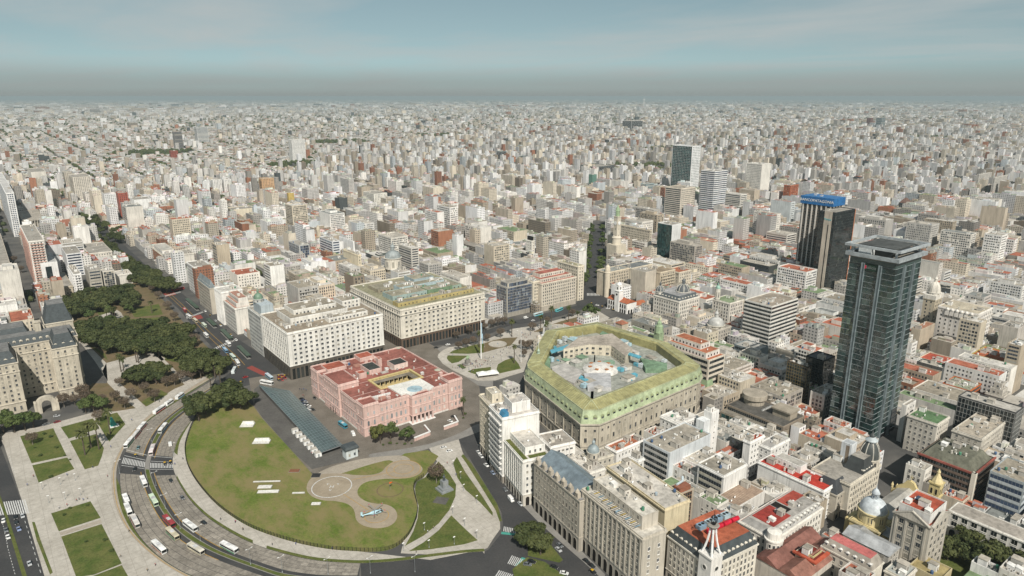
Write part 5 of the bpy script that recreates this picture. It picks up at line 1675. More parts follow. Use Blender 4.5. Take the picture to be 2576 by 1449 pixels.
# the little building with the lantern spire
b=bld('lantern_building','white building with slate mansard, red roof deck and open lantern spire',OB,'Z3',(640,1330),(1240,1130),(100,1180),23.0,(.58,.545,.47),(.36,.11,.06),'d','d',-6,g0=5,gcol=(.5,.46,.39),bay=2.7,clutter=0,par=0,fin=False)
mansard(b,0,0,b.w,b.d,b.z,6.0,2.8,(.055,.065,.068),(.36,.11,.06),'NE',2.7,(.6,.56,.48))
tx,ty=2.2,2.2
b.part('corner_tower',MB().box(-1.4,-1.4,0,5.8,5.8,27.5).box(-1.8,-1.8,27.5,6.2,6.2,28.3),M['plaster'],(.66,.64,.6))
for fc,rz,q in(('N',0,(tx,-1.42)),('E',-math.pi/2,(-1.42,ty))):
	ob('round_window',MB().lathe(0,0,[(1.5,0),(1.5,.2),(1.1,.22),(1.1,.05)],16).mesh('round_window',[M['plaster']]),b.root,(*q,22),0,(.66,.64,.6)).rotation_euler=(math.pi/2,0,rz)
	o=MB().lathe(0,0,[(1.1,0),(1.1,.1)],16).build('round_pane',M['darkglass'],b.root,(*q,22),rz)
	o.rotation_euler=(math.pi/2,0,rz)
for i in range(4):
	a=math.pi/4+i*math.pi/2
	m=MB()
	pts=[(3.9,28.3),(2.9,31),(2.0,34.5),(1.35,38.5),(1.1,41.5)]
	for(r0,z0),(r1,z1)in zip(pts,pts[1:]):
		m.rod((tx+r0*math.cos(a),ty+r0*math.sin(a),z0),(tx+r1*math.cos(a),ty+r1*math.sin(a),z1),.55,6,r1=.45)
	m.build('spire_rib',M['white'],b.root)
b.part('spire_core',MB().lathe(tx,ty,[(1.3,28),(.7,36),(.7,41.5)],8),M['paint'],(.16,.17,.17))
b.part('spire_platform',MB().lathe(tx,ty,[(2.3,41.5),(2.7,42.3),(2.2,42.6)],12),M['conc'])
lm=MB().lathe(tx,ty,[(.9,42.6),(1.0,43.2),(.6,43.3)],10)
for i in range(10):
	a=2*math.pi*i/10
	pts=[(.9,43.2),(1.5,44.4),(1.5,45.6),(.8,46.8),(.15,47.4)]
	for(r0,z0),(r1,z1)in zip(pts,pts[1:]):
		lm.rod((tx+r0*math.cos(a),ty+r0*math.sin(a),z0),(tx+r1*math.cos(a),ty+r1*math.sin(a),z1),.09,4)
lm.rod((tx,ty,47.3),(tx,ty,49.5),.1,5).build('lantern',M['black'],b.root)
for i in range(4):
	o=MB().lathe(0,0,[(.2,0),(1.15,.2),(1.15,4.6),(.2,4.8)],12).build('red_tank',M['paint'],b.root,(9+i*5.4,b.d*.42,b.z+8.0),0,(.45,.01,.03))
	o.rotation_euler=(0,math.pi/2,0)
for i in range(4):
	MB().box(0,0,0,4.2,3.0,2.2).lathe(1.1,1.5,[(.8,2.2),(.8,2.3),(.2,2.32)],10,1).lathe(3.1,1.5,[(.8,2.2),(.8,2.3),(.2,2.32)],10,1).build('cooling_unit',[M['paint'],M['black']],b.root,(8.5+i*5.5,b.d*.56,b.z+6.2),0,(.36,.46,.5)if i%2 else(.2,.3,.38))
gable(b,b.w*.62,b.d*.55,b.w*.36,b.d*.42,b.z+3.5,3.0,(.42,.15,.10),'x')
b.finish()
# sheds and houses along the bottom edge
b=bld('tin_roofed_building','building with broad patchy rust-red tin roofs at the bottom edge',OB,'K4',(860,1500),(1180,1400),(520,1400),13.0,(.5,.46,.4),TER,'-','-',0,cornice=False,par=0,clutter=0,fin=False)
gable(b,0,0,b.w,b.d*.5,b.z,3.4,(.25,.125,.095),'x','roofing')
gable(b,0,b.d*.5,b.w,b.d*.5,b.z,3.4,(.21,.10,.08),'x','roofing')
b.finish()
b=bld('red_terrace_building','building with dark red roof terrace and yellow zigzag parapet',OB,'K4',(960,1350),(1050,1270),(815,1260),16.0,(.48,.42,.33),(.17,.03,.022),'w','w',0,par=0,clutter=2,fin=False)
MB().box(-1,-1,b.z-.3,b.w+1,.6,b.z+.5).box(-1,.6,b.z-.3,.6,b.d+1,b.z+.5).build('red_coping',M['roofing'],b.root,color=(.40,.09,.05))
MB().box(2,2,b.z,b.w-1,2.4,b.z+1).box(2,2.4,b.z,2.4,b.d*.6,b.z+1).box(2.4,b.d*.6-.4,b.z,5,b.d*.6,b.z+1).build('yellow_parapet',M['plaster'],b.root,color=(.5,.42,.22))
b.finish()
b=bld('pink_roofed_house','long house with faded pink roof strip and white dormer row',OB,'Z4',(722,1335),11,(110,1010),17.0,(.55,.51,.44),GRF,'-','d',0,bay=3.4,par=0,clutter=0,fin=False)
mansard(b,0,0,b.w,b.d,b.z,4.4,2.2,(.30,.27,.23),(.42,.13,.12),'E',3.4,(.62,.6,.56))
b.finish()
b=bld('grey_roofed_hall','long hall with plain grey sheet roof behind the pink-roofed house',OB,'Z4',(930,1150),12,(370,800),14.0,(.42,.4,.36),GRF,'w','w',0,par=0,cornice=False,clutter=0,fin=False)
gable(b,0,0,b.w,b.d,b.z,2.4,(.36,.37,.375),'y')
b.finish()
bld('flat_building','low olive roofed building in front of the stone tower at bottom edge',OB,'Z4',(1560,1450),(1700,1250),(1180,1330),12.0,(.42,.36,.22),(.30,.245,.12),'-','-',0,clutter=5,cornice=False)
bld('corner_house','grey house with angled white front at the bottom edge',OB,'Z4',(1120,1440),12,(880,1240),13.0,(.52,.49,.43),(.33,.35,.33),'-','w',0,clutter=5)
# ---------------- church with the white dome
def church():
	x0,y0,z,w,d=survey('K4',(1540,1130),34,(1400,1060),14.0)
	YL,YL2=(.52,.43,.22),(.58,.49,.28)
	cx,cy=Q('Z4',735,600,20)
	b=Building('church','yellow church with white dome, grey nave roof and small bell tower','church',cx,cy,0,40,16,14)
	OCC.append(rect_pts(cx-8,cy-8,0,60,17))
	b.part('crossing',MB().box(-7.5,-7.5,0,7.5,7.5,15),M['plaster'],YL)
	b.part('nave',MB().box(7.5,-5.5,0,42,5.5,15),M['plaster'],YL)
	b.part('chancel',MB().box(-13,-4.5,0,-7.5,4.5,13),M['plaster'],YL)
	b.part('transept',MB().box(-5,-13,0,5,-7.5,13),M['plaster'],YL)
	b.part('transept',MB().box(-5,7.5,0,5,11,13),M['plaster'],YL)
	gable(b,7.5,-5.5,35,11,15,2.6,(.36,.345,.31),'x',name='nave_roof')
	gable(b,-13,-4.5,5.5,9,13,2,(.30,.30,.29),'x',name='chancel_roof')
	gable(b,-5,-13,10,5.5,13,2.2,(.30,.30,.29),'y',name='transept_roof')
	b.part('aisle',MB().box(7.5,-10,0,40,-5.5,8).box(7.5,5.5,0,40,9,8),M['plaster'],YL2)
	b.part('aisle_roof',MB().box(7.5,-10.3,8,40,-5.6,8.3).box(7.5,5.6,8,40,9.3,8.3),M['roofing'],(.34,.32,.28))
	b.band(14.2,.8,.5,YL2,ox=-7.5,oy=-7.5,w=15,d=15)
	dome(b,0,0,21.5,6.6,6.6,(.50,.54,.56),drum=6.5,dcol=YL2,n=28,lantern=False,mat='paint')
	MB().lathe(0,0,[(1.7,27.8),(1.7,30.4),(2.1,30.5),(2.1,30.8),(1.7,31.6),(1.0,32.8),(.3,33.3),(.1,34.5),(.06,36)],12).build('lantern',M['metalroof'],b.root,color=(.45,.49,.52),smooth=True)
	for i in range(6):
		a=2*math.pi*i/6
		ob('lantern_window',tpl(('w',.7,1.5,'blueglass'))[1],b.root,(1.71*math.cos(a),1.71*math.sin(a),28.4),a+math.pi/2,(.5,.54,.56))
	f=MB()
	pr=[(-9,0),(-9,13),(-7,14),(-6,16.5),(-3.5,18.5),(-2,21),(0,21.8),(2,21),(3.5,18.5),(6,16.5),(7,14),(9,13),(9,0)]
	f.face([(42.2,q,h)for q,h in pr])
	f.face([(44.0,q,h)for q,h in pr[::-1]])
	for(q,h),(q1,h1)in zip(pr,pr[1:]):
		f.face([(42.2,q,h),(44.0,q,h),(44.0,q1,h1),(42.2,q1,h1)])
	b.part('gabled_front',f,M['plaster'],YL)
	b.part('cross',MB().box(42.9,-.15,21.8,43.2,.15,25).box(42.9,-.9,23.6,43.2,.9,23.95),M['plaster'],YL2)
	for q in(-9,-6.5,6.5,9):
		MB().lathe(43,q,[(.6,13.5),(.6,15),(.8,15.2),(.1,17)],8).build('pinnacle',M['plaster'],b.root,color=YL2)
	tx,ty=Q('Z4',1500,330,18)
	tx,ty=tx-cx,ty-cy
	b.part('bell_tower',MB().box(tx-2.6,ty-2.6,0,tx+2.6,ty+2.6,22).box(tx-3.1,ty-3.1,14.5,tx+3.1,ty+3.1,15.2).box(tx-3.1,ty-3.1,22,tx+3.1,ty+3.1,22.8),M['plaster'],YL)
	b.part('bell_spire',MB().lathe(tx,ty,[(3.0,22.8),(2.6,24),(1.2,26.5),(.7,28),(1.0,28.6),(.15,30.5)],8),M['plaster'],YL2)
	for zz in(16.2,):
		for q,rz in((-1.2,0),(1.2,0)):
			ob('belfry_opening',tpl(('w',1.1,3.4,'opening','a'))[1],b.root,(tx+q,ty-2.62,zz),0,YL2)
			ob('belfry_opening',tpl(('w',1.1,3.4,'opening','a'))[1],b.root,(tx-2.62,ty+q,zz),-math.pi/2,YL2)
	b.finish()
church()
b=bld('stone_tower_building','tall grey stone block with broken pediments and red flat roof beside the church',OB,'Z4',(1440,795),(1670,605),(990,595),31.0,(.41,.38,.325),(.36,.085,.05),'w','p',0,bay=4.6,ww=1.9,wh=2.3,fh=3.9,clutter=0,fin=False,par=.6,m0=1.8)
o_=(1.4,1.4,b.w-2.8,b.d-2.8)
b.body((.66,.65,.62),b.z,b.z+4.5,'plaster',*o_,name='attic')
b.roof((.36,.085,.05),*o_,b.z+4.5,.8,(.62,.6,.56))
b.clutter(4,*o_,b.z+4.5,seed=3)
MB().box(0,0,0,4,2.4,.5).build('solar_panel',M['blueglass'],b.root,(b.w*.5,b.d*.6,b.z+4.7))
for rz,L,q in((0,b.w,(0,-.5)),(-math.pi/2,b.d,(-.5,0))):
	m=MB()
	m.face([(0,0,0),(L,0,0),(L/2,0,4.6)])
	m.face([(0,-.6,0),(L,-.6,0),(L/2,-.6,4.6)][::1])
	for a,c in(((0,0),(L/2,4.6)),((L/2,4.6),(L,0))):
		m.face([(a[0],-.9,a[1]+.5),(c[0],-.9,c[1]+.5),(c[0],.3,c[1]+.5),(a[0],.3,a[1]+.5)])
		m.face([(a[0],-.9,a[1]),(c[0],-.9,c[1]),(c[0],-.9,c[1]+.5),(a[0],-.9,a[1]+.5)])
	o=m.build('pediment',M['stone'],b.root,(q[0],q[1]+(0 if rz==0 else 0),b.z-.2),0,(.47,.44,.38))
	if rz:
		o.scale=(1,-1,1)
		o.rotation_euler=(0,0,math.pi/2)
b.finish()
b=bld('arcaded_building','long white convent range with two arcaded storeys above the dark garden',OB,'Z4',(2700,1020),12,(1660,560),14.0,(.63,.61,.56),(.34,.31,.27),'-','w',0,g0=5.5,gcol=(.6,.58,.54),garc=4.2,fh=4.2,bay=4.2,ww=2.6,wh=2.6,clutter=0,par=.4,glass='darkglass')
b=bld('bank_office','black glass bank block with stepped olive roof edge and white corner pillar',OB,'K4',(2150,700),(2300,600),(1725,510),22.0,(.10,.075,.06),(.15,.15,.115),'r','r',0,fh=3.6,glass='darkglass',cornice=False,clutter=0,par=.6,fin=False,frame=(.16,.12,.095),m0=.6)
MB().frustum([(1.5,1.5),(b.w-1.5,1.5),(b.w-1.5,b.d-1.5),(1.5,b.d-1.5)],b.z,[(6,6),(b.w-3,6),(b.w-3,b.d-4),(6,b.d-4)],b.z+4).build('sloping_roof',M['roofing'],b.root,color=(.13,.13,.10))
b.clutter(16,6,6,b.w-9,b.d-10,b.z+4,seed=2)
MB().box(-.6,-.6,0,1.8,1.6,b.z+1.0).build('corner_pillar',M['plaster'],b.root,color=(.6,.56,.48))
MB().box(-.4,-.4,b.z-.1,b.w+.4,.5,b.z+1.0).box(-.4,.5,b.z-.1,.5,b.d+.4,b.z+1.0).build('red_coping',M['roofing'],b.root,color=(.27,.09,.07))
b.finish()
bld('glass_office','blue-grey glass office with white ribbed bands at the right edge',OB,'K4',(2520,770),(2640,690),(2260,640),26.0,(.30,.33,.34),(.28,.25,.2),'r','r',0,fh=3.9,glass='blueglass',cornice=False,clutter=10,frame=(.42,.45,.46),m0=.5)
bld('grid_office','black and white gridded office slab with bare concrete roof edge',OB,'K4',(2455,245),14,(2025,130),30.0,(.07,.07,.07),(.42,.40,.36),'g','g',0,fh=3.2,bay=2.0,glass='darkglass',frame=(.38,.38,.36),cornice=False,clutter=2,m0=.4)
# ---------------- around the tower
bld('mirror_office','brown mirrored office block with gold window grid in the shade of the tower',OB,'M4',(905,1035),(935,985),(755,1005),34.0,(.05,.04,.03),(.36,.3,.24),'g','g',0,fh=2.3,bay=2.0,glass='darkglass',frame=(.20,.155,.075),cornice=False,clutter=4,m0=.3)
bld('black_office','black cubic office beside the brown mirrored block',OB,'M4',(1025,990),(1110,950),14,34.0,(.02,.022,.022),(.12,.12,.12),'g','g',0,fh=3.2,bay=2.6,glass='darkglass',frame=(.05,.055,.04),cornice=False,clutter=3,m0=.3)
b=bld('concrete_bank','long low raw concrete bank with sloping dark roof and round drum',OB,'Z1',(1560,590),26,(840,270),16.0,(.25,.21,.165),(.10,.095,.085),'-','r',0,fh=5,glass='darkglass',cornice=False,par=.6,clutter=0,fin=False,mat='stone',frame=(.25,.21,.165))
b.part('drum',MB().lathe(b.w*.72,b.d*.78,[(7,b.z),(7,b.z+3),(8.6,b.z+4.2),(8.6,b.z+7.4),(8,b.z+7.6)],18),M['stone'],(.36,.32,.26))
b.part('roof_box',MB().box(b.w*.45,b.d*.06,b.z,b.w*.8,b.d*.35,b.z+5).box(b.w*.4,b.d*.04,b.z+5,b.w*.84,b.d*.37,b.z+6),M['stone'],(.33,.29,.23))
for i in range(7):
	rooftop(b.root,'air_conditioner',b.w*.4+i*1.7,b.d*.5,b.z+.1,1.4,1,1.1,(.6,.6,.58),random.Random(i))
b.finish()
b=bld('glazed_hall','sunken hall with ribbed glass front and concrete edge beside the concrete bank',OB,'Z1',(1500,700),12,(760,430),13.0,(.24,.205,.16),(.22,.2,.165),'-','g',0,fh=3,bay=3.2,glass='greenglass',frame=(.26,.25,.19),cornice=False,clutter=1,m0=1)
bld('banded_office','cubic white office with black ribbon windows and blank top storey',OB,'M4',(640,585),(835,445),(437,525),44.0,(.60,.585,.54),(.30,.26,.21),'r','r',0,fh=3.7,glass='darkglass',cornice=False,clutter=10,frame=(.62,.6,.55),m0=.2)
b=bld('mustard_building','mustard yellow block with red roof and blue water tanks',OB,'Z6',(1075,1030),(1200,950),(785,930),22.0,(.38,.32,.09),(.38,.12,.06),'w','-',0,bay=3,clutter=9)
b=bld('moorish_office','tall white office with hooded top-floor bays and paired windows',OB,'Z6',(850,580),(985,500),(470,520),40.0,(.62,.59,.545),(.45,.4,.31),'k','w',0,bay=4.2,fh=3.8,clutter=5,indiv=False,fin=False)
for i in range(6):
	MB().box(-1.6,-1.1,0,1.6,0,5.4).lathe(0,-.4,[(1.5,5.4),(1.0,6.4),(.2,7)],8).build('hooded_bay',M['plaster'],b.root,(0,5+i*b.d*.12,b.z-6),-math.pi/2,(.66,.63,.58))
b.finish()
b=bld('domed_tower','slim stone tower with big cream ribbed dome right of the glass tower',OB,'Z6',(440,440),(510,415),(330,410),40.0,(.44,.385,.29),GRF,'w','w',0,bay=3.2,clutter=0,par=0,indiv=False,fin=False)
b.part('white_drum',MB().box(-.5,-.5,b.z,b.w+.5,b.d+.5,b.z+4),M['plaster'],(.62,.59,.53))
dome(b,b.w/2,b.d/2,b.z+6,min(b.w,b.d)*.54,10,(.58,.55,.49),ribs=8,drum=3,dcol=(.62,.59,.53),mat='plaster')
b.finish()
bld('tower_block','blank grey party-walled block at the right edge beyond the mustard building',OB,'Z6',(1230,720),22,(1060,690),34.0,(.44,.41,.37),GRF,'-','-',0,clutter=5,cornice=False,indiv=False)
bld('tower_block','plain beige block with dark stained walls just right of the glass tower',OB,'Z6',(300,730),(440,650),(215,700),24.0,(.42,.36,.28),(.4,.2,.13),'-','-',0,clutter=4,cornice=False,indiv=False)
bld('apartment_building','cream house with red roof terraces close right of the glass tower foot',OB,'Z6',(540,1060),(640,980),(285,990),19.0,(.55,.49,.38),(.36,.08,.05),'w','w',0,clutter=6)
bld('orange_office','low black office with bright orange fascia and roof plants',OB,'Z6',(770,1310),(880,1240),(510,1220),17.0,(.42,.13,.05),(.25,.27,.2),'r','r',0,glass='darkglass',clutter=12,frame=(.42,.13,.05),cornice=False)
b=bld('stepped_building','stepped grey cluster of rounded roofs at the right edge',OB,'Z6',(1090,1370),(1160,1300),(920,1310),16.0,(.46,.43,.38),(.4,.38,.33),'w','w',0,clutter=6,steps=((.15,.15,.7,.7,4,(.46,.43,.38)),(.3,.3,.45,.45,8,(.46,.43,.38))))
bld('green_roof_building','building with flat green roofs and blank white side wall right of the glass tower',OB,'K4',(1870,330),(1960,270),(1650,210),24.0,(.52,.49,.43),(.10,.17,.085),'w','w',0,clutter=5)
bld('white_slab','tall plain white-sided block with dark windows behind black dome',OB,'Z2',(1190,330),(1310,420),(1130,290),26.0,(.62,.6,.56),GRF,'w','-',0,clutter=2,cornice=False)
bld('terrace_building','pink-edged roof cluster crowded with machines above the black bank',OB,'K4',(2200,440),(2400,350),(1980,340),22.0,(.5,.47,.41),(.36,.32,.26),'w','w',0,clutter=14)
# ------------------------------------------------------------------ landmarks farther off; their small windows are joined
def far(name,label,crop,N,R_,L_,z,wall,roofc=GRF,fn='w',fe='w',**k):
	k.setdefault('clutter',3)
	return bld(name,label,k.pop('cat','building'),crop,N,R_,L_,z,wall,roofc,fn,fe,indiv=False,**k)
DK=(.06,.065,.065)
# round the square
far('newspaper_office','glass-fronted office with coloured blinds next to the long cream office block','M3',(370,445),(560,395),(290,415),32.0,(.33,.32,.29),GRF,'g','g',fh=2.9,bay=1.9,glass='blueglass',frame=(.45,.43,.38),g0=5,gcol=(.3,.28,.24),steps=((.1,.15,.8,.7,4,(.5,.46,.38)),),cornice=False)
far('narrow_building','narrow cream house between two long fronts on the far side of the square','M3',(566,400),(622,385),18,33.0,CRM,GRF,'d','-',bay=2.6)
far('long_office','long stone office with red stepped roof terraces facing the square','M3',(628,415),(885,360),26,31.0,(.53,.48,.40),(.34,.12,.09),'w','-',bay=2.8,fh=3.3,g0=6,gcol=(.4,.36,.3),steps=((.05,.2,.9,.75,3.6,(.55,.5,.43)),(.15,.45,.7,.5,7.2,(.6,.57,.5))))
far('corner_office','tall cream corner block with planted roof garden left of the diagonal avenue','M3',(900,285),(945,262),(745,250),40.0,CRM,(.3,.28,.18),'w','w',bay=3,clutter=6)
b=far('turret_building','cream corner building with round bay turret right of the diagonal avenue','M3',(1118,330),(1280,300),17,29.0,(.52,.46,.36),(.26,.27,.25),'d','-',bay=2.7,fh=3.6,fin=False)
b.part('round_turret',MB().lathe(1.5,1.5,[(3.6,0),(3.6,29),(4.0,29.2),(3.4,30),(3.2,33),(2.6,36),(1.2,38),(.3,38.6),(.1,41)],16),M['plaster'],(.55,.49,.39))
b.finish()
far('apartment_row','long cream row with dark mansard behind the round bay turret','M3',(1290,300),(1450,230),20,28.0,CRM,(.16,.17,.17),'d','-',bay=2.8)
far('grey_block','grey slab with tall blank wall behind the colonial hall','M3',(1400,330),(1480,290),22,34.0,(.46,.42,.35),GRF,'-','-',cornice=False)
far('bayed_apartments','stone apartments with stacked balconies and planted roof behind the colonial hall','M3',(1510,330),(1620,300),20,32.0,(.5,.44,.34),(.25,.2,.14),'k','-',bay=3)
far('pale_house','pale ornate house with red dome-topped roof left of city hall domes','M3',(1650,330),(1740,300),20,26.0,(.55,.5,.41),TER,'w','w')
def colonial_hall():
	x0,y0,z,w,d=survey('M3',(1262,560),15,(1118,505),11.5)
	b=Building('colonial_hall','small white colonial hall with red tiled roof and square clock tower','town hall',x0,y0,0,15,d,11.5)
	OCC.append(rect_pts(x0-3,y0-3,0,40,d+6))
	W=(.74,.73,.70)
	b.part('wall',MB().box(0,0,0,15,d,11.5),M['plaster'],W)
	gable(b,0,0,15,d,11.5,3.2,(.36,.11,.05),'y')
	b.arcade('E',0,5.2,W,3.2)
	b.arcade('E',5.6,10.8,W,3.2)
	b.arcade('N',0,5.2,W,3.6)
	my=d*.5
	b.part('tower',MB().box(-1,my-3.2,0,5.4,my+3.2,23).box(-.3,my-2.4,23,4.6,my+2.4,29).box(-1.5,my-3.7,22.6,5.9,my+3.7,23.3),M['plaster'],W)
	b.part('tower_dome',MB().lathe(2.15,my,[(2.8,29),(2.9,29.6),(2.2,31),(1,32),(.2,32.4),(.06,35)],12),M['plaster'],(.7,.69,.66))
	for zz,rz,q in((24.5,0,(2.15,my-2.42)),(24.5,-math.pi/2,(-.32,my))):
		ob('belfry_opening',tpl(('w',1.4,3.0,'opening','a'))[1],b.root,(*q,zz),rz,W)
	ob('clock_face',MB().lathe(0,0,[(1.2,0),(1.2,.1)],16).mesh('clock_face',[M['black']]),b.root,(-1.03,my,19)).rotation_euler=(0,-math.pi/2,0)
	b.part('side_wing',MB().box(15,2,0,34,14,6),M['plaster'],W)
	gable(b,15,2,19,12,6,2.4,(.33,.11,.05),'x',name='wing_roof')
	b.finish()
colonial_hall()
b=far('domed_city_hall','white ornate corner palace with two dark ribbed domes facing the square','M3',(1650,548),(1800,525),(1460,495),27.0,(.60,.57,.51),(.2,.21,.21),'d','d',bay=3,fh=4.2,g0=6,gcol=(.55,.52,.46),fin=False,clutter=2)
mansard(b,.5,.5,b.w-1,b.d-1,b.z,5,2.4,(.08,.09,.095),(.3,.3,.3),'NE',4)
dome(b,4.5,b.d-4.5,b.z+5,4.6,5.5,(.10,.11,.115),ribs=8,drum=3,dcol=(.6,.57,.51))
dome(b,b.w*.62,b.d*.35,b.z+6,6.6,7.5,(.09,.10,.105),ribs=8,drum=4,dcol=(.6,.57,.51))
b.finish()
b=far('corner_bank','stepped cream bank with red terraces, dark awnings and verdigris corner roof','M3',(1870,985),(1990,890),(1540,840),30.0,(.55,.50,.42),TER,'r','r',fh=3.8,glass='darkglass',frame=(.30,.265,.2),steps=((.1,.1,.85,.85,4,(.64,.62,.58)),(.3,.3,.6,.6,8,(.64,.62,.58))),cornice=False,fin=False,g0=8,gcol=(.42,.33,.16))
MB().frustum([(-1,-1),(7,-1),(7,7),(-1,7)],8,[(1,1),(6,1),(6,6),(1,6)],20).build('verdigris_roof',M['verdigris'],b.root)
b.finish()
b=far('campanile_building','low stone range with square tiled tower at the edge of the square','M3',(1480,860),(1560,900),(1180,740),18.0,(.44,.385,.29),(.22,.22,.2),'w','w',fin=False,clutter=12)
b.part('square_tower',MB().box(-2,b.d-9,0,6,b.d-1,26),M['plaster'],(.48,.42,.33))
b.part('tower_roof',MB().frustum([(-2.6,b.d-9.6),(6.6,b.d-9.6),(6.6,b.d-.4),(-2.6,b.d-.4)],26,[(1.5,b.d-5.5),(2.5,b.d-5.5),(2.5,b.d-4.5),(1.5,b.d-4.5)],28.5),M['roofing'],(.33,.14,.09))
b.part('copper_spire',MB().box(3,0,0,9,6,27).lathe(6,3,[(4.0,27),(3.8,28),(3.4,33),(2.2,34),(2.0,36),(.6,38),(.1,40)],8),M['verdigris'])
b.finish()
b=far('striped_office','white office with green tiled roof and slim domed corner tower by the cubic office','M4',(330,560),(430,520),(200,540),26.0,(.58,.55,.49),(.2,.25,.15),'d','d',bay=3,fin=False)
dome(b,2,b.d-4,b.z+12,2.6,3.5,(.25,.4,.33),drum=11,dcol=(.6,.57,.5))
b.finish()
b=far('dome_hall','round grey domed hall roof in front of the striped white office','M4',(240,760),20,(170,720),18.0,(.42,.39,.34),GRF,'w','w',fin=False,clutter=1)
dome(b,9,9,b.z+2.4,7.5,7.0,(.40,.40,.38),drum=2.4,dcol=(.5,.47,.4))
b.finish()
far('metal_hall','blue-grey metal-clad hall below the cubic white office','M4',(520,915),(615,870),(360,800),16.0,(.17,.20,.21),(.40,.39,.36),'-','r',glass='darkglass',cornice=False)
# towers
b=far('signed_tower','dark tower with pale vertical fins under a blue lettered roof band','F3',(1138,858),(1218,832),(905,822),106.0,(.10,.085,.07),GRF,'r','r',cat='tower',fh=3.4,glass='darkglass',frame=(.16,.13,.10),cornice=False,fin=False,m0=.2)
for i in range(7):
	MB().box(-.75,-1.0,0,.75,0,b.z-8).build('white_fin',M['plaster'],b.root,(0,b.d*(i+.3)/6.7,0),-math.pi/2,(.58,.55,.5))
for i in range(4):
	MB().box(-.75,-1.0,0,.75,0,b.z-8).build('white_fin',M['plaster'],b.root,(b.w*(i+.3)/3.7,0,0),0,(.55,.52,.47))
MB().box(-1.4,-1.4,b.z-8,b.w+1.4,b.d+1.4,b.z+1.5).build('sign_band',M['paint'],b.root,color=(.02,.13,.33))
text_obj('sign_lettering','BANCOPATAGONIA',4.6,M['white'],b.root,(-1.55,b.d/2,b.z-3.2),(math.pi/2,0,-math.pi/2),.12)
b.finish()
b=far('glass_slab_tower','black glass tower with broad beige stripe in front of the lettered tower','F3',(1155,958),(1303,930),(1035,925),98.0,(.025,.03,.032),GRF,'g','g',cat='tower',fh=3.3,bay=2.6,glass='darkglass',frame=(.05,.055,.055),cornice=False,fin=False,m0=.2)
MB().box(-4.5,-.6,0,4.5,0,b.z+.8).build('beige_stripe',M['plaster'],b.root,(0,b.d*.42,0),-math.pi/2,(.46,.41,.34))
MB().box(-.5,-.75,4,.5,-.55,b.z-14).build('dark_groove',M['black'],b.root,(0,b.d*.36,0),-math.pi/2)
MB().box(0,-.3,0,1.2,b.d,b.z).build('orange_edge',M['plaster'],b.root,(b.w,0,0),0,(.45,.17,.08))
text_obj('sign_lettering','Pampa',3.2,M['signteal']if 'signteal' in M else mat_plain('sign_teal',(.12,.42,.46)),b.root,(-.7,b.d*.42,b.z-8),(math.pi/2,0,-math.pi/2),.1)
b.finish()
far('striped_tower','white tower with dark blue horizontal bands left of the lettered tower','F3',(243,645),(340,632),(140,632),('b',225,1050),(.66,.66,.65),GRF,'r','r',cat='tower',fh=3.6,glass='blueglass',frame=(.68,.68,.67),cornice=False,m0=.1)
b=far('tall_white_tower','tallest white tower with dark window column and glazed side','F3',(75,455),(138,450),(-75,460),('b',75,860),(.66,.665,.66),(.5,.5,.5),'w','g',cat='tower',fh=3.6,bay=4.5,ww=2.2,glass='greenglass',frame=(.66,.665,.66),cornice=False)
far('cream_grid_tower','cream office tower with square window grid below the tallest white tower','F3',(-10,775),(98,760),(-130,770),('b',-10,1040),(.58,.53,.45),(.3,.27,.22),'w','r',cat='tower',fh=3.4,bay=2.4,ww=1.5,wh=1.6)
far('mural_tower','broad white slab tower with tall windows and a line portrait on its end','F3',(600,590),(668,585),(485,588),('b',600,870),(.62,.60,.55),(.5,.48,.44),'-','w',cat='tower',fh=3.4,bay=3,clutter=4)
far('brick_tower','orange brick apartment tower with pale balconies left of the lettered tower','F3',(815,752),(876,740),(765,745),('b',812,945),(.36,.115,.055),GRF,'w','w',cat='tower',fh=3,bay=2.6,ww=1.3)
far('black_block','black glass office blocks with beige core behind the striped white tower','F3',(480,880),(545,868),(375,868),('b',478,995),(.03,.033,.033),(.2,.2,.19),'g','g',glass='darkglass',fh=3.4,bay=2.4,frame=(.06,.06,.06),cornice=False)
far('red_brick_block','dark red brick building beside the white mural tower','F3',(700,690),(800,680),(668,672),('b',700,745),(.25,.045,.03),(.2,.05,.035),'-','-',cornice=False)
far('twin_tower','left one of two grey residential towers far right behind the spires','F3',(2240,668),(2335,655),(2222,660),('b',2235,830),(.47,.45,.41),GRF,'w','w',fh=3,bay=3.2,cornice=False,group='twin grey towers')
far('twin_tower','right one of two grey residential towers far right behind the spires','F3',(2360,690),(2452,672),(2342,680),('b',2350,870),(.47,.45,.41),GRF,'w','w',fh=3,bay=3.2,cornice=False,group='twin grey towers')
b=far('pyramid_tower','dark office with brown pyramid top and pale columns','F3',(1680,885),(1730,870),(1630,875),('b',1672,1000),(.05,.055,.055),GRF,'g','g',glass='darkglass',fh=3.4,bay=3.2,frame=(.42,.42,.40),cornice=False,clutter=0,fin=False)
MB().frustum([(0,0),(b.w,0),(b.w,b.d),(0,b.d)],b.z,[(b.w*.4,b.d*.4),(b.w*.6,b.d*.4),(b.w*.6,b.d*.6),(b.w*.4,b.d*.6)],b.z+9).build('pyramid_roof',M['roofing'],b.root,color=(.16,.10,.08))
b.finish()
far('grid_hotel','pale office with green-tinted window grid right of the lettered tower','F3',(1320,830),(1428,810),(1225,815),('b',1318,935),(.56,.53,.47),GRF,'w','w',fh=3.2,bay=2.6,ww=1.8)
far('dark_glass_tower','dark teal glass tower with white side slab near the clock tower','F2',(2497,1050),(2566,1020),(2390,1038),('b',2490,1340),(.62,.63,.62),GRF,'-','g',cat='tower',fh=3.4,bay=2.2,glass='greenglass',frame=(.015,.03,.03),cornice=False,m0=.1)
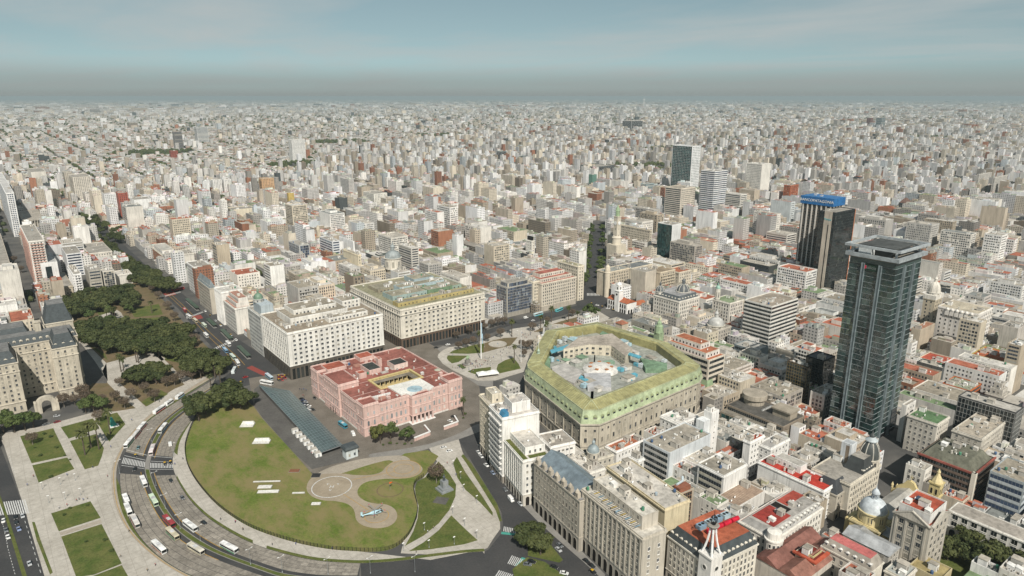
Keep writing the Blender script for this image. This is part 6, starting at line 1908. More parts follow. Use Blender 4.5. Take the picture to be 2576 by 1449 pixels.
b=far('clock_tower','tall slender pale stone clock tower beside the diagonal avenue','F2',(2085,985),(2112,980),(2058,982),('b',2085,1330),(.55,.50,.41),GRF,'w','w',cat='clock tower',bay=4,ww=1,fh=9,clutter=0,fin=False,par=.4)
MB().lathe(b.w/2,b.d/2,[(b.w*.42,b.z),(b.w*.42,b.z+7),(b.w*.5,b.z+7.5),(b.w*.3,b.z+12),(.3,b.z+15),(.1,b.z+18)],8).build('green_cap',M['verdigris'],b.root)
for rz,q in((-math.pi/2,(-.4,b.d/2)),(0,(b.w/2,-.4))):
	o=MB().lathe(0,0,[(b.w*.36,0),(b.w*.36,.2),(.1,.25)],20).build('clock_face',M['white'],b.root,(*q,b.z-9))
	o.rotation_euler=(math.pi/2,0,rz)
MB().box(-6,-6,0,b.w+6,b.d+6,26).build('tower_base',M['plaster'],b.root,color=(.52,.47,.38))
MB().lathe(b.w/2,b.d/2,[(b.w*.9,26),(b.w*.9,34),(b.w,35),(b.w*.7,38)],12).build('round_loggia',M['plaster'],b.root,color=(.55,.5,.41))
b.finish()
far('terraced_block','white block with stepped terraces and mustard side right of the clock tower','M3',(1395,110),(1442,90),(1295,120),('b',1390,205),(.62,.6,.55),GRF,'-','k',fh=3,bay=3)
far('pale_slab','white ribboned office right behind the clock tower','M3',(1275,90),(1330,70),(1225,75),('b',1270,180),WH,GRF,'r','r',fh=3,frame=WH,cornice=False)
far('ministry_long','long stepped stone ministry right of the clock tower','F2',(2330,1090),(2345,1075),(2110,1085),36.0,(.5,.45,.36),(.4,.36,.28),'w','w',fh=3.4,bay=3)
far('brick_office','red brick office tower left of the concrete frame','F2',(865,1110),(892,1100),(775,1105),('b',862,1240),(.32,.13,.075),GRF,'w','r',fh=3.2,bay=3,glass='darkglass',frame=(.32,.13,.075),cornice=False)
b=far('unfinished_building','unfinished open concrete frame of an eight-storey building','M3',(150,150),(215,130),(0,120),('b',150,240),(.10,.085,.065),(.2,.17,.13),'-','-',cornice=False,clutter=0,fin=False)
for f in range(8):
	MB().box(-.8,-.8,0,b.w+.8,b.d+.8,.7).build('floor_slab',M['conc'],b.root,(0,0,f*b.z/8+3.2))
for i in range(6):
	MB().box(-.9,b.d*i/5-.4,0,0,b.d*i/5+.4,b.z).build('frame_post',M['conc'],b.root)
b.finish()
b=far('slate_hall','grey hall with big dark slate mansard and oval dormers','M3',(340,170),(385,150),(215,150),('b',335,215),(.5,.47,.4),GRF,'p','p',clutter=0,par=0,fin=False)
mansard(b,0,0,b.w,b.d,b.z,9,3,(.06,.075,.08),(.2,.2,.2),'NE',7)
b.finish()
b=far('white_clock_turret','square white turret with small dark lantern left of the diagonal avenue','M3',(555,95),(578,88),(510,90),('b',553,250),(.66,.64,.58),GRF,'w','w',bay=3,ww=.8,clutter=0,fin=False)
MB().box(1.5,1.5,b.z,b.w-1.5,b.d-1.5,b.z+6).build('lantern',M['black'],b.root)
b.finish()
# left: between the park and the southern avenue
far('balcony_tower','white apartment tower with red balconies behind the steep-roofed headquarters','M1',(210,100),(325,80),(150,85),('b',232,445),(.66,.63,.58),GRF,'k','k',cat='tower',fh=3.0,bay=3.2,frame=(.52,.33,.27))
b=far('black_panel_block','white block with one tall black glass panel at the left','M1',(300,265),(425,240),(265,255),('b',320,445),(.68,.67,.65),(.5,.5,.48),'-','-',cornice=False,fin=False)
MB().box(b.w*.25,-.25,2,b.w*.62,0,b.z-4).build('black_panel',M['darkglass'],b.root)
b.finish()
far('blue_banded_office','white office with dark blue ribbon windows left of the park avenue','M1',(490,195),(605,175),(452,180),('b',500,360),(.66,.66,.66),GRF,'r','-',fh=3.4,glass='blueglass',frame=(.68,.68,.67),cornice=False)
far('cream_office','cream classical block with small windows left of the park avenue','M1',(660,190),(832,165),(600,165),('b',665,290),(.56,.53,.47),GRF,'w','w',fh=3.6,bay=3)
far('concrete_office','grey concrete office with recessed bands facing the park','M1',(655,320),(748,300),(625,285),('b',680,475),(.40,.375,.325),(.3,.28,.25),'r','-',fh=3.4,glass='glass',frame=(.45,.43,.38),cornice=False)
far('lattice_office','office with white diagonal sun lattice facing the park','M1',(760,325),(850,305),(745,300),('b',770,455),(.55,.52,.46),(.4,.38,.34),'g','-',fh=2.2,bay=2.4,glass='glass',frame=(.62,.58,.5),cornice=False)
far('low_hall','low white hall with red roof patch at the park end','M1',(860,350),(978,340),(835,300),('b',865,425),(.6,.58,.53),(.45,.42,.37),'-','-')
far('round_balcony_flats','slim white flats with rounded balconies behind the park trees','M1',(545,345),(603,335),(502,330),('b',555,500),(.68,.67,.65),GRF,'k','k',fh=3.0,bay=2.4)
far('stone_palace','low stone palace with window row behind the park trees','M1',(430,445),(540,425),(375,420),('b',435,500),(.46,.41,.32),GRF,'w','w')
far('edge_office','pale gridded office cut by the left edge','M1',(30,400),(115,380),(-60,360),('b',40,500),(.52,.46,.38),GRF,'w','w',bay=2.6,ww=1.6)
far('white_tower','white apartment tower with dark window columns at the left edge','F1',(45,810),(105,800),(-40,800),('b',60,1140),(.68,.675,.66),(.5,.49,.47),'w','r',cat='tower',fh=3,bay=3,ww=1.8,glass='blueglass',frame=(.68,.675,.66))
b=far('columned_faculty','grey classical hall with giant columns at the left','F1',(165,1010),(330,975),(130,960),('b',175,1120),(.36,.335,.29),(.36,.33,.28),'-','-',fin=False,clutter=2)
for i in range(8):
	MB().lathe(b.w*(i+.5)/8,-2.2,[(1.2,0),(1.1,1),(1.0,b.z-3),(1.3,b.z-2)],10).build('column',M['stone'],b.root,color=(.46,.43,.37))
b.part('portico',MB().box(0,-3.6,b.z-2,b.w,0,b.z+1),M['stone'],(.42,.39,.34))
b.finish()
far('blue_grid_office','grey office with red-tiled roof and window grid by the southern avenue','F1',(470,1065),(580,1050),(425,1040),('b',475,1130),(.45,.44,.41),(.33,.14,.09),'w','w',bay=2.6,ww=1.8)
# brick and white fronts along the far side of the tree-lined avenue
far('brick_block','brick block with pale arches and white roof storey on the tree-lined avenue','M1',(1205,200),(1310,150),(1130,100),('b',1205,290),(.36,.17,.10),(.42,.40,.36),'w','d',fh=4.2,bay=3.6,trim=(.6,.56,.48),steps=((.1,.1,.85,.85,5,(.66,.64,.6)),))
far('pale_block','tall plain cream block at the bend of the tree-lined avenue','M1',(1310,200),(1440,165),(1270,165),('b',1310,370),(.56,.53,.47),GRF,'-','w',bay=3)
far('white_row_house','narrow white house with red roof hut on the southern avenue','M1',(1440,290),(1560,250),(1385,235),('b',1445,500),(.66,.65,.62),GRF,'-','d',bay=3)
b=far('slate_mansard_row','grey mansard-roofed row on the southern avenue','M1',(1555,445),(1600,420),(1465,350),('b',1575,640),(.46,.42,.35),GRF,'-','d',bay=3,clutter=0,par=0,fin=False)
mansard(b,0,0,b.w,b.d,b.z,8,3,(.20,.23,.24),GRF,'E',5)
b.finish()
far('white_fin_office','tall white office with vertical ribs on the southern avenue','M1',(1640,480),(1800,400),(1590,390),('b',1660,720),(.70,.69,.66),(.5,.48,.44),'-','p',bay=2.6,fh=3.4)
far('setback_apartments','white apartments with red-edged roof terraces on the southern avenue','M1',(1745,600),(1860,520),(1650,500),('b',1765,790),(.63,.61,.56),(.36,.2,.15),'-','d',bay=3,steps=((.2,.1,.8,.85,4,(.63,.61,.56)),(.4,.15,.6,.75,8,(.63,.61,.56))))
b=far('green_dome_block','pale blue-grey block with small green dome next to the white ministry','M2',(235,655),(360,560),(140,530),38.0,(.50,.50,.47),(.4,.37,.32),'w','w',bay=3,fin=False)
b.body((.38,.43,.45),b.z,b.z+9,'plaster',2,2,b.w-4,b.d*.6,'upper_storey')
dome(b,b.w*.35,b.d*.5,b.z+12,4.2,5,(.16,.25,.18),drum=3,dcol=(.5,.5,.47))
b.finish()
# middle distance above the ministries
far('cream_block','cream block with dark window columns above the white ministry','M2',(960,200),(985,190),(850,205),('b',962,350),(.62,.55,.41),GRF,'w','-',bay=3)
far('white_party_wall','big blank white party wall behind the cream block','M2',(925,100),(935,95),(820,110),('b',925,215),(.74,.74,.73),GRF,'-','-',cornice=False)
far('blue_striped_flats','office with blue horizontal bands in the middle of the old quarter','M2',(770,100),(825,90),(675,105),('b',772,270),(.62,.63,.64),GRF,'r','r',glass='blueglass',fh=3.4,frame=(.66,.66,.66),cornice=False)
far('grey_glass_flats','grey glazed office left of the blue banded office','M2',(525,130),(600,115),(445,120),('b',528,260),(.42,.43,.42),GRF,'g','g',glass='blueglass',fh=3.3,bay=2.4,frame=(.46,.46,.44),cornice=False)
b=far('drum_church','church with big grey lead dome on a cream drum behind the ministries','M2',(1250,330),(1330,310),(1130,300),17.0,(.58,.53,.44),(.42,.43,.42),'-','-',clutter=0,fin=False,cat='church')
dome(b,b.w*.45,b.d*.5,b.z+15,10,9,(.28,.31,.31),drum=14,dcol=(.6,.56,.48))
b.finish()
b=far('small_dome_church','small church with two towers and blue-grey dome in the old quarter','M2',(600,70),(690,50),(520,60),16.0,(.48,.38,.27),(.36,.15,.09),'-','-',clutter=0,fin=False,cat='church')
dome(b,b.w*.4,b.d*.5,b.z+5,6.5,6,(.13,.17,.2),drum=5,dcol=(.5,.4,.28))
MB().box(b.w-6,0,0,b.w-1,5,26).lathe(b.w-3.5,2.5,[(3,26),(2.4,30),(.3,34)],8).build('bell_tower',M['plaster'],b.root,color=(.52,.46,.36))
b.finish()
# towers standing out in the far city
FAR=[('beige_tower','orange-beige balcony tower standing alone above the old quarter','F1',(2035,700),(2066,692),(1952,695),(2030,905),(.50,.33,.19),'k'),('white_twin','left one of a white pair of flats left of the orange-beige tower','F1',(1665,710),(1672,706),(1590,700),(1662,835),(.70,.69,.66),'w'),('white_twin','right one of a white pair of flats left of the orange-beige tower','F1',(1735,705),(1744,700),(1675,700),(1732,830),(.70,.69,.66),'w'),('dark_tower','dark balcony tower standing out in the left distance','F1',(1365,345),(1372,343),(1298,342),(1362,480),(.20,.19,.18),'r'),('pale_tower','pale grey tower with ribbed top in the left distance','F1',(1545,310),(1566,306),(1462,308),(1545,430),(.56,.57,.56),'r'),('lattice_tower','white lattice-fronted slab tower in the middle distance','F1',(2285,405),(2300,400),(2175,400),(2280,570),(.66,.65,.62),'w'),('red_flats','dark red brick flats in the left distance','F1',(1330,490),(1342,486),(1275,488),(1330,550),(.26,.07,.045),'w'),('yellow_block','mustard-sided slab right of the orange-beige tower','F1',(2205,810),(2218,800),(2165,800),(2200,935),(.45,.34,.12),'-'),('white_wall_block','broad blank white wall left of centre distance','F1',(1130,860),(1140,850),(980,855),(1128,990),(.72,.72,.70),'-'),('red_stripe_tower','tower with brick-red and green stripes by the southern avenue','F1',(945,810),(962,800),(872,805),(942,1060),(.33,.10,.07),'w'),('stepped_tower','cream stepped tower with red roof boxes at the left','F1',(640,690),(682,675),(515,680),(640,900),(.56,.52,.45),'k'),('old_tower','brownish balcony tower at the left beyond the avenue','F1',(510,655),(540,645),(470,648),(508,800),(.45,.41,.34),'w'),('brick_white_flats','white flats with red patterned balconies at the left','F1',(715,815),(735,808),(620,812),(712,925),(.62,.58,.53),'w'),('blank_slab','pale blank slab pair at the far left','F1',(300,650),(345,640),(205,645),(298,750),(.60,.57,.51),'-'),('cream_wall','wide cream windowless block in the middle of the old quarter','F1',(1905,935),(1925,925),(1715,930),(1903,1030),(.62,.56,.44),'-'),('cylinder_bank','dark teal tower in the middle distance','F2',(1235,495),(1246,490),(1172,492),(1232,590),(.04,.10,.10),'g'),('teal_tower','dark blue glass tower right of the teal tower in the middle distance','F2',(1395,530),(1405,526),(1340,528),(1392,630),(.03,.075,.09),'g'),('white_columns','white tower block with dark vertical stripes on the far right skyline','F2',(2260,262),(2275,258),(2122,262),(2255,350),(.62,.62,.60),'g'),('beige_slab','tall beige slab tower centre distance','F2',(1060,395),(1068,392),(1008,394),(1058,495),(.52,.50,.42),'-'),('dark_bridge_office','long dark glass office bridge in the middle distance','F2',(1955,610),(2060,600),(1805,602),(1950,715),(.05,.075,.075),'g'),('green_slab','green-sided slab tower right of centre','F2',(1905,670),(1928,660),(1868,665),(1902,800),(.12,.22,.18),'-'),('white_office_pair','white ribbed office right of centre','F2',(1640,640),(1672,630),(1510,635),(1636,750),(.66,.65,.61),'w'),('glass_steps','stepped glass office right of centre','F2',(2345,740),(2362,730),(2258,735),(2340,830),(.34,.42,.43),'r'),('dark_brick_tower','dark brown tower left of the cream grid tower','F2',(2460,770),(2482,762),(2408,765),(2455,950),(.24,.115,.075),'w'),('white_big_flats','broad white block of flats in the centre distance','F2',(325,815),(345,805),(165,808),(322,935),(.66,.64,.58),'w'),('white_wedge','white building with plain end and dark roof left of centre','F2',(525,950),(545,940),(412,945),(522,1050),(.70,.68,.64),'-'),('maroon_tower','dark maroon tower at the right distance','F3',(1425,240),(1440,237),(1390,238),(1422,325),(.15,.08,.07),'w'),('grey_blue_tower','slate blue tower beside the maroon tower','F3',(1520,238),(1532,235),(1462,237),(1518,340),(.19,.24,.25),'r')]
for nm,lb,cr_,N_,R_,L_,bs,wc,st in FAR:
	e_={'F1':.2,'F2':.45,'F3':.6}[cr_]
	xr_=max(N_[0],R_[0])
	nx_=L_[0]+(xr_-L_[0])*e_
	N_,R_,bs=(nx_,N_[1]),(xr_,R_[1]),(nx_,bs[1])
	far(nm,lb,cr_,N_,R_,L_,('b',*bs),wc,GRF,st if st!='k' else 'w',st,cat='tower' if 'tower' in lb else 'building',fh=3.1,bay=3.2,glass='glass' if st!='g' else 'darkglass',cornice=False,clutter=2,frame=(.5,.5,.5)if st=='g' else wc)
	# ------------------------------------------------------------------ the city grid: the nearest lots are buildings of their own, the far mass is one object
def pip(poly,x,y):
	c=False
	j=len(poly)-1
	for i in range(len(poly)):
		xi,yi=poly[i]
		xj,yj=poly[j]
		if(yi>y)!=(yj>y)and x<(xj-xi)*(y-yi)/(yj-yi)+xi:
			c=not c
		j=i
	return c
OPEN=[gp('K2',[(-1700,-150),(-400,-330),(150,-40),(620,-90),(1250,-420),(1720,-60),(1862,40),(1885,200),(1905,350),(1960,500),(2100,760),(2300,1000),(2700,1600),(-1700,1600)]),PLZ,gp('M1',[(500,380),(700,340),(980,330),(1120,440),(1330,420),(1700,740),(2060,1010),(2350,1130),(2300,1300),(600,1500),(-200,1500),(-200,1100),(500,900)]),gp('M1',[(560,-60),(700,-60),(1330,440),(1260,480),(900,250)]),gp('M3',[(945,470),(965,330),(992,130),(1012,0),(1018,-60),(1088,-60),(1098,130),(1094,330),(1090,470),(1130,560),(1000,640),(860,580)]),gp('PZ',[(-600,1050),(0,830),(900,620),(1300,480),(1700,380),(2200,260),(2500,180),(2900,150),(3300,420),(3100,560),(2500,640)]),gp('Z4',[(1500,1190),(1620,870),(2000,900),(2700,1250),(2700,1500),(1700,1500)]),gp('M1',[(0,60),(130,60),(240,430),(120,520),(0,480)]),gp('Z2',[(830,1250),(900,1080),(1130,940),(1330,740),(1480,640),(1560,700),(1330,900),(1120,1200),(960,1330)])]
OPEN.append([(-300,-300),(213,-300),(213,520),(-300,520)])
OPEN.append([(140,500),(178,500),(178,900),(140,900)])
OPEN.append(gp('PZ',[(700,1449),(1040,1430),(1500,1280),(1650,1000),(1800,1500),(1300,1760),(900,1700)]))
BB=[(min(p[0]for p in q),max(p[0]for p in q),min(p[1]for p in q),max(p[1]for p in q),q)for q in OCC+OPEN]
BBG={}
for k_,(a_,b_,c_,d_,q_)in enumerate(BB):
	for gx in range(int(a_//60),int(b_//60)+1):
		for gy in range(int(c_//60),int(d_//60)+1):
			BBG.setdefault((gx,gy),[]).append(k_)
def blocked(x0,y0,w,d):
	for i in range(4):
		for j in range(4):
			x,y=x0+w*(i+.02)/3.04,y0+d*(j+.02)/3.04
			for k in BBG.get((int(x//60),int(y//60)),()):
				a,b,c,e,q=BB[k]
				if a<=x<=b and c<=y<=e and pip(q,x,y):
					return True
	for k in BBG.get((int((x0+w/2)//60),int((y0+d/2)//60)),()):
		a,b,c,e,q=BB[k]
		if x0<=(a+b)/2<=x0+w and y0<=(c+e)/2<=y0+d:
			return True
	return False
WALLS=[((.77,.77,.76),26,'white'),((.71,.69,.65),22,'off-white'),((.62,.56,.46),16,'cream'),((.50,.49,.47),13,'pale grey'),((.45,.39,.31),9,'beige'),((.36,.34,.31),6,'grey'),((.33,.16,.10),3,'brick'),((.28,.24,.19),3,'brown'),((.52,.56,.58),3,'bluish'),((.08,.09,.09),1.5,'dark')]
ROOFS=[((.40,.37,.32),30,'grey roof'),((.52,.50,.46),18,'pale roof'),((.34,.12,.075),17,'red roof'),((.28,.25,.20),18,'brown roof'),((.2,.21,.2),6,'dark roof'),((.16,.22,.12),4,'green roof')]
def pick(r,t):
	s=r.uniform(0,sum(x[1]for x in t))
	for x in t:
		s-=x[1]
		if s<=0:
			return x
	return t[0]
def height(r,x,y):
	dd=math.hypot(x,y)
	be=math.degrees(math.atan2(y,x))
	if dd<580:
		return r.choice([8,10,12,13,15,17,19])
	side=min(1,max(0,(70-be)/40))
	if dd<1100:
		h=r.choice([7,9,11,13,15,17,20,24])
		if r.random()<.09:
			h=r.uniform(27,40)
	else:
		lim=2100+5200*side
		if dd<lim:
			h=r.choice([7,9,12,12,15,18,21,25,30])*(.95+.25*side)
			if r.random()<.1+.03*side:
				h=r.uniform(33,50)
		else:
			h=r.uniform(4,8)
			if r.random()<.04+.05*side:
				h=r.uniform(14,34)
	return h
rng=random.Random(11)
lots=[]
def fill(x0,y0,w,d,r,depth=0):
	if w<5 or d<5:
		return
	if not inframe(x0+w/2,y0+d/2,18,110):
		return
	if blocked(x0,y0,w,d):
		if depth<3 and max(w,d)>11:
			if w>d:
				fill(x0,y0,w/2-.05,d,r,depth+1)
				fill(x0+w/2,y0,w/2,d,r,depth+1)
			else:
				fill(x0,y0,w,d/2-.05,r,depth+1)
				fill(x0,y0+d/2,w,d/2,r,depth+1)
		return
	lots.append((x0,y0,w,d))
GX,GY=122.0,121.0
for bi_ in range(-4,16):
	for bj_ in range(-2,16):
		bx,by=400+bi_*GX,154+bj_*GY
		if math.hypot(bx+60,by+60)>1700 or bx<-120:
			continue
		W_,D_=GX-11,GY-11
		ey=[0,D_*rng.uniform(.28,.38),D_*rng.uniform(.6,.72),D_]
		for k in range(3):
			x=0
			while x<W_-4:
				ww_=min(rng.choice([8.7,8.7,11,13,16,20,26]),W_-x)
				if W_-x-ww_<6:
					ww_=W_-x
				d_=ey[k+1]-ey[k]
				if rng.random()<.4 and d_>24:
					f=rng.uniform(.35,.65)
					fill(bx+x,by+ey[k],ww_-.06,d_*f-.06,rng)
					fill(bx+x,by+ey[k]+d_*f,ww_-.06,d_*(1-f)-.06,rng)
				else:
					fill(bx+x,by+ey[k],ww_-.06,d_-.06,rng)
				x+=ww_
data=[]
for(x,y,w,d)in lots:
	h=height(rng,x,y)
	if min(w,d)<9:
		h=min(h,16)
	if math.hypot(x,y)>420 and rng.random()<.13:
		h=rng.uniform(5,9)
	if 370<x<720 and 330<y<560:
		h=min(h,rng.uniform(13,22))
	data.append([x,y,w,d,h])
def shows(q):
	x,y,w,d,h=q
	v=np.array([x+w/2,y+d/2,h-EYE])@FW
	a,b=J(x+w/2,y+d/2,h)
	if not(-10<a<2590 and b<1460)or v<0:
		return 0
	return(w+d)*(h+.5*min(w,d))/v**2
data.sort(key=shows,reverse=True)
NIND=205
near,rest_lots=data[:NIND],data[NIND:]
# words that point to a lot: what it looks like and the nearest landmark
MARKS=[('the glass tower',(475,205)),('the green-roofed bank',(340,340)),('the church dome',(338,128)),('the lettered tower',(660,350)),('the striped white tower',(790,480)),('the clock tower',(690,640)),('the cubic banded office',(560,335)),('the domed city hall',(570,450)),('the colonial hall',(525,480)),('the cream office block',(335,590)),('the white ministry',(225,560)),('the lead-domed church',(350,720)),('the tree-lined avenue',(130,1000)),('the park',(95,720)),('the diagonal avenue',(640,680)),('the mustard building',(635,175)),('the black bank',(432,128)),('the concrete frame',(420,800)),('the domed stone tower',(640,230)),('the dark teal tower',(720,590)),('the tall white tower',(880,560)),('the blue banded office',(260,800)),('the orange-beige tower',(270,1250))]
def words_for(x,y,w,d,h,cw,rw):
	fl=max(1,round(h/3.2))
	size='one-storey' if fl<2 else 'low' if fl<4 else 'five-storey' if fl<6 else 'mid-rise' if fl<8 else 'tall' if fl<12 else 'very tall'
	shape='slim' if min(w,d)<9.5 else 'broad' if max(w,d)>34 else 'square' if abs(w-d)<5 else 'deep' if d>w else 'wide'
	mx,my=x+w/2,y+d/2
	nm,(lx,ly)=min(MARKS,key=lambda m:math.hypot(m[1][0]-mx,m[1][1]-my))
	ax,ay=J(mx,my,h)
	bx,by=J(lx,ly,15)
	if abs(ax-bx)>1.2*abs(ay-by):
		rel='right of' if ax>bx else 'left of'
	else:
		rel='behind' if ay<by else 'in front of'
	return '%s %s %s block, %s'%(shape,size,cw,rw),'%s %s'%(rel,nm)
ORD=['leftmost','second','third','fourth','fifth','sixth','seventh','eighth','ninth','tenth']
named=[]
for(x,y,w,d,h)in near:
	wc,_,cw=pick(rng,WALLS)
	rc,_,rw=pick(rng,ROOFS)
	named.append((x,y,w,d,h,wc,rc,words_for(x,y,w,d,h,cw,rw)))
cnt={}
for q in named:
	cnt.setdefault(q[7],[]).append(q)
for key,qs in cnt.items():
	qs.sort(key=lambda q:J(q[0]+q[2]/2,q[1]+q[3]/2,q[4])[0])
	for i,q in enumerate(qs):
		x,y,w,d,h,wc,rc,(a,rel)=q
		lab='%s, %s'%(a,rel)if len(qs)==1 else '%s, %s from left, %s'%(a,ORD[min(i,9)],rel)
		lab=lab.replace('leftmost from left','leftmost')
		dist=math.hypot(x,y)
		k_=rng.uniform(.74,1.02)
		v=(min(.78,wc[0]*k_),min(.78,wc[1]*k_*.985),min(.78,wc[2]*k_*.95))
		b=Building('city_building',lab,'building',x,y,0,w,d,h,'buildings filling the street blocks',indiv=dist<470)
		b.body(v)
		st=rng.choice(['w','w','d','k','r'])if dist>470 else rng.choice(['w','w','w','d'])
		s1,s2=(st,rng.choice([st,'-','-']))if rng.random()<.6 else(rng.choice([st,'-']),st)
		kw=dict(col=v,fh=rng.choice([2.9,3.1,3.4]),bay=rng.choice([2.3,2.6,3.0]),ww=rng.choice([1.2,1.5,1.8]),wh=rng.choice([1.5,1.8]),frame=v,skip=.08)
		if st=='k' and dist>800:
			s1,s2=s1.replace('k','w'),s2.replace('k','w')
		b.facade('N',s1,.4,h-.4,**kw)
		b.facade('E',s2,.4,h-.4,**kw)
		b.roof(rc,par=rng.choice([.5,.9,1.2]),pcol=v)
		b.clutter(rng.choice([7,9,11])if dist<520 else rng.choice([4,5,6])if dist<800 else rng.choice([2,3,3]),seed=int(x+y),big=h>10)
		if rng.random()<.3 and min(w,d)>11:
			o_=(w*.25,d*.3,w*.5,d*.5)
			b.body(tuple(min(.75,c*1.05)for c in v),h-.1,h+3.4,'plaster',*o_,name='upper_storey')
			b.roof(rc,*o_,h+3.4,.4,v)
		b.finish()
		# ---- the far mass
def mat_far_city():
	m,t,b=newmat('far_city_walls')
	at=nd(t,'ShaderNodeAttribute',attribute_name='tone')
	ge=nd(t,'ShaderNodeNewGeometry')
	sp,sn=nd(t,'ShaderNodeSeparateXYZ',{0:ge.outputs['Position']}),nd(t,'ShaderNodeSeparateXYZ',{0:ge.outputs['Normal']})
	ma=lambda op,*a:nd(t,'ShaderNodeMath',dict(enumerate(a)),operation=op).outputs[0]
	ax=ma('GREATER_THAN',ma('ABSOLUTE',sn.outputs[0]),.5)
	u=ma('ADD',ma('MULTIPLY',sp.outputs[1],ax),ma('MULTIPLY',sp.outputs[0],ma('SUBTRACT',1.0,ax)))
	fu=ma('FRACT',ma('DIVIDE',u,3.1))
	fz=ma('FRACT',ma('DIVIDE',sp.outputs[2],3.05))
	win=ma('MULTIPLY',ma('MULTIPLY',ma('GREATER_THAN',fu,.5),ma('GREATER_THAN',fz,.38)),ma('LESS_THAN',fz,.86))
	win=ma('MULTIPLY',ma('MULTIPLY',win,at.outputs['Alpha']),ma('LESS_THAN',ma('ABSOLUTE',sn.outputs[2]),.5))
	c=mul(t,at.outputs['Color'],ramp(t,noise(t,mapped(t,ge.outputs['Position'],(1,1,.15)),.25,4,.7),[(.35,g3(.78)),(.6,g3(1.08))]))
	t.links.new(mixc_(t,ma('MULTIPLY',win,.85),c,(.045,.05,.055)),b.inputs['Base Color'])
	b.inputs['Roughness'].default_value=.9
	b.inputs['Specular IOR Level'].default_value=.15
	return m
class Mass:
	def __init__(s):
		s.b,s.t=[],[]
	def box(s,x,y,w,d,z0,z1,wall,roof,an=None,ae=None):
		s.b.append((x,y,x+w,y+d,z0,z1))
		an=1.0 if an is None else an
		ae=1.0 if ae is None else ae
		s.t.append([(*wall,an),(*wall,0.),(*wall,.6),(*wall,ae),(*roof,0.)])
	def build(s,name,mat):
		B=np.array(s.b)
		n=len(B)
		x0,y0,x1,y1,z0,z1=B.T
		V=np.stack([np.stack([x0,y0,z0],1),np.stack([x1,y0,z0],1),np.stack([x1,y1,z0],1),np.stack([x0,y1,z0],1),np.stack([x0,y0,z1],1),np.stack([x1,y0,z1],1),np.stack([x1,y1,z1],1),np.stack([x0,y1,z1],1)],1).reshape(-1,3)
		f=np.array([(0,1,5,4),(1,2,6,5),(2,3,7,6),(3,0,4,7),(4,5,6,7)])
		Fq=(np.arange(n)[:,None,None]*8+f[None]).reshape(-1)
		me=bpy.data.meshes.new(name)
		me.vertices.add(len(V))
		me.vertices.foreach_set('co',V.astype(np.float32).ravel())
		me.loops.add(len(Fq))
		me.loops.foreach_set('vertex_index',Fq.astype(np.int32))
		me.polygons.add(n*5)
		me.polygons.foreach_set('loop_start',np.arange(0,n*20,4,dtype=np.int32))
		me.polygons.foreach_set('loop_total',np.full(n*5,4,dtype=np.int32))
		me.polygons.foreach_set('use_smooth',np.zeros(n*5,dtype=bool))
		me.update(calc_edges=True)
		a=me.attributes.new('tone','FLOAT_COLOR','FACE')
		a.data.foreach_set('color',np.array(s.t,dtype=np.float32).ravel())
		me.materials.append(mat)
		o=bpy.data.objects.new(name,me)
		col.objects.link(o)
		return o
mass=Mass()
def lump(r,x,y,w,d,h,detail=2):
	wc,rc=pick(r,WALLS)[0],pick(r,ROOFS)[0]
	k=r.uniform(.62,1.06)
	wc=tuple(min(.76,c*k)for c in wc)
	mass.box(x,y,w,d,0,h,wc,rc,r.choice([1,1,.8,0]),r.choice([1,.8,0,0]))
	if detail and min(w,d)>6 and h>6:
		for _ in range(detail):
			sw,sd=r.uniform(.2,.45)*w,r.uniform(.15,.4)*d
			mass.box(x+r.uniform(.05,.5)*w,y+r.uniform(.05,.55)*d,sw,sd,h,h+r.uniform(1.2,4),tuple(min(.78,c*r.uniform(.9,1.1))for c in wc),rc,0,0)
		if r.random()<.5:
			mass.box(x,y,w,.4,h,h+.9,wc,wc,0,0)
			mass.box(x,y,.4,d,h,h+.9,wc,wc,0,0)
for(x,y,w,d,h)in rest_lots:
	lump(rng,x,y,w,d,h,3)
GREEN=[(1150,610,90),(430,1500,160),(900,2300,130),(1700,1500,180),(230,1900,80),(90,1480,90),(2400,1900,260),(3300,2200,300),(600,3200,160),(1500,3400,170),(2300,3600,200),(2600,900,120),(4200,1700,300),(5200,2700,400),(1000,1150,60),(1450,700,50),(1600,950,70)]
def in_green(x,y):
	return any((x-a)**2+(y-b)**2<r*r for a,b,r in GREEN)
rr=random.Random(23)
for bi_ in range(-6,48):
	for bj_ in range(-2,48):
		bx,by=400+bi_*GX,154+bj_*GY
		dd=math.hypot(bx+60,by+60)
		if dd<=1700 or dd>5300 or not inframe(bx+55,by+55,15,140):
			continue
		n=7 if dd<3000 else 6 if dd<4200 else 5
		for i in range(n):
			for j in range(n):
				if rr.random()<.1:
					continue
				s=111/n
				x,y=bx+i*s+rr.uniform(0,2),by+j*s+rr.uniform(0,2)
				if in_green(x,y):
					continue
				w,d=s*rr.uniform(.6,.97),s*rr.uniform(.6,.97)
				h=height(rr,x,y)
				if rr.random()<.15:
					h=rr.uniform(4,8)
				lump(rr,x,y,w,d,h,1 if dd<2600 else 0)
for k in range(36000):
	dd=math.sqrt(rr.uniform(5300**2,15500**2))if k%3 else rr.uniform(5300,9000)
	be=HEAD+math.atan(rr.uniform(-.78,.78))
	x,y=dd*math.cos(be),dd*math.sin(be)
	if in_green(x,y):
		continue
	s=rr.uniform(10,34)*(1+dd/12000)
	h=height(rr,x,y)
	if rr.random()<.02:
		h=rr.uniform(20,45)
	lump(rr,x,y,s*rr.uniform(.5,1.3),s*rr.uniform(.4,1.0),h,0)
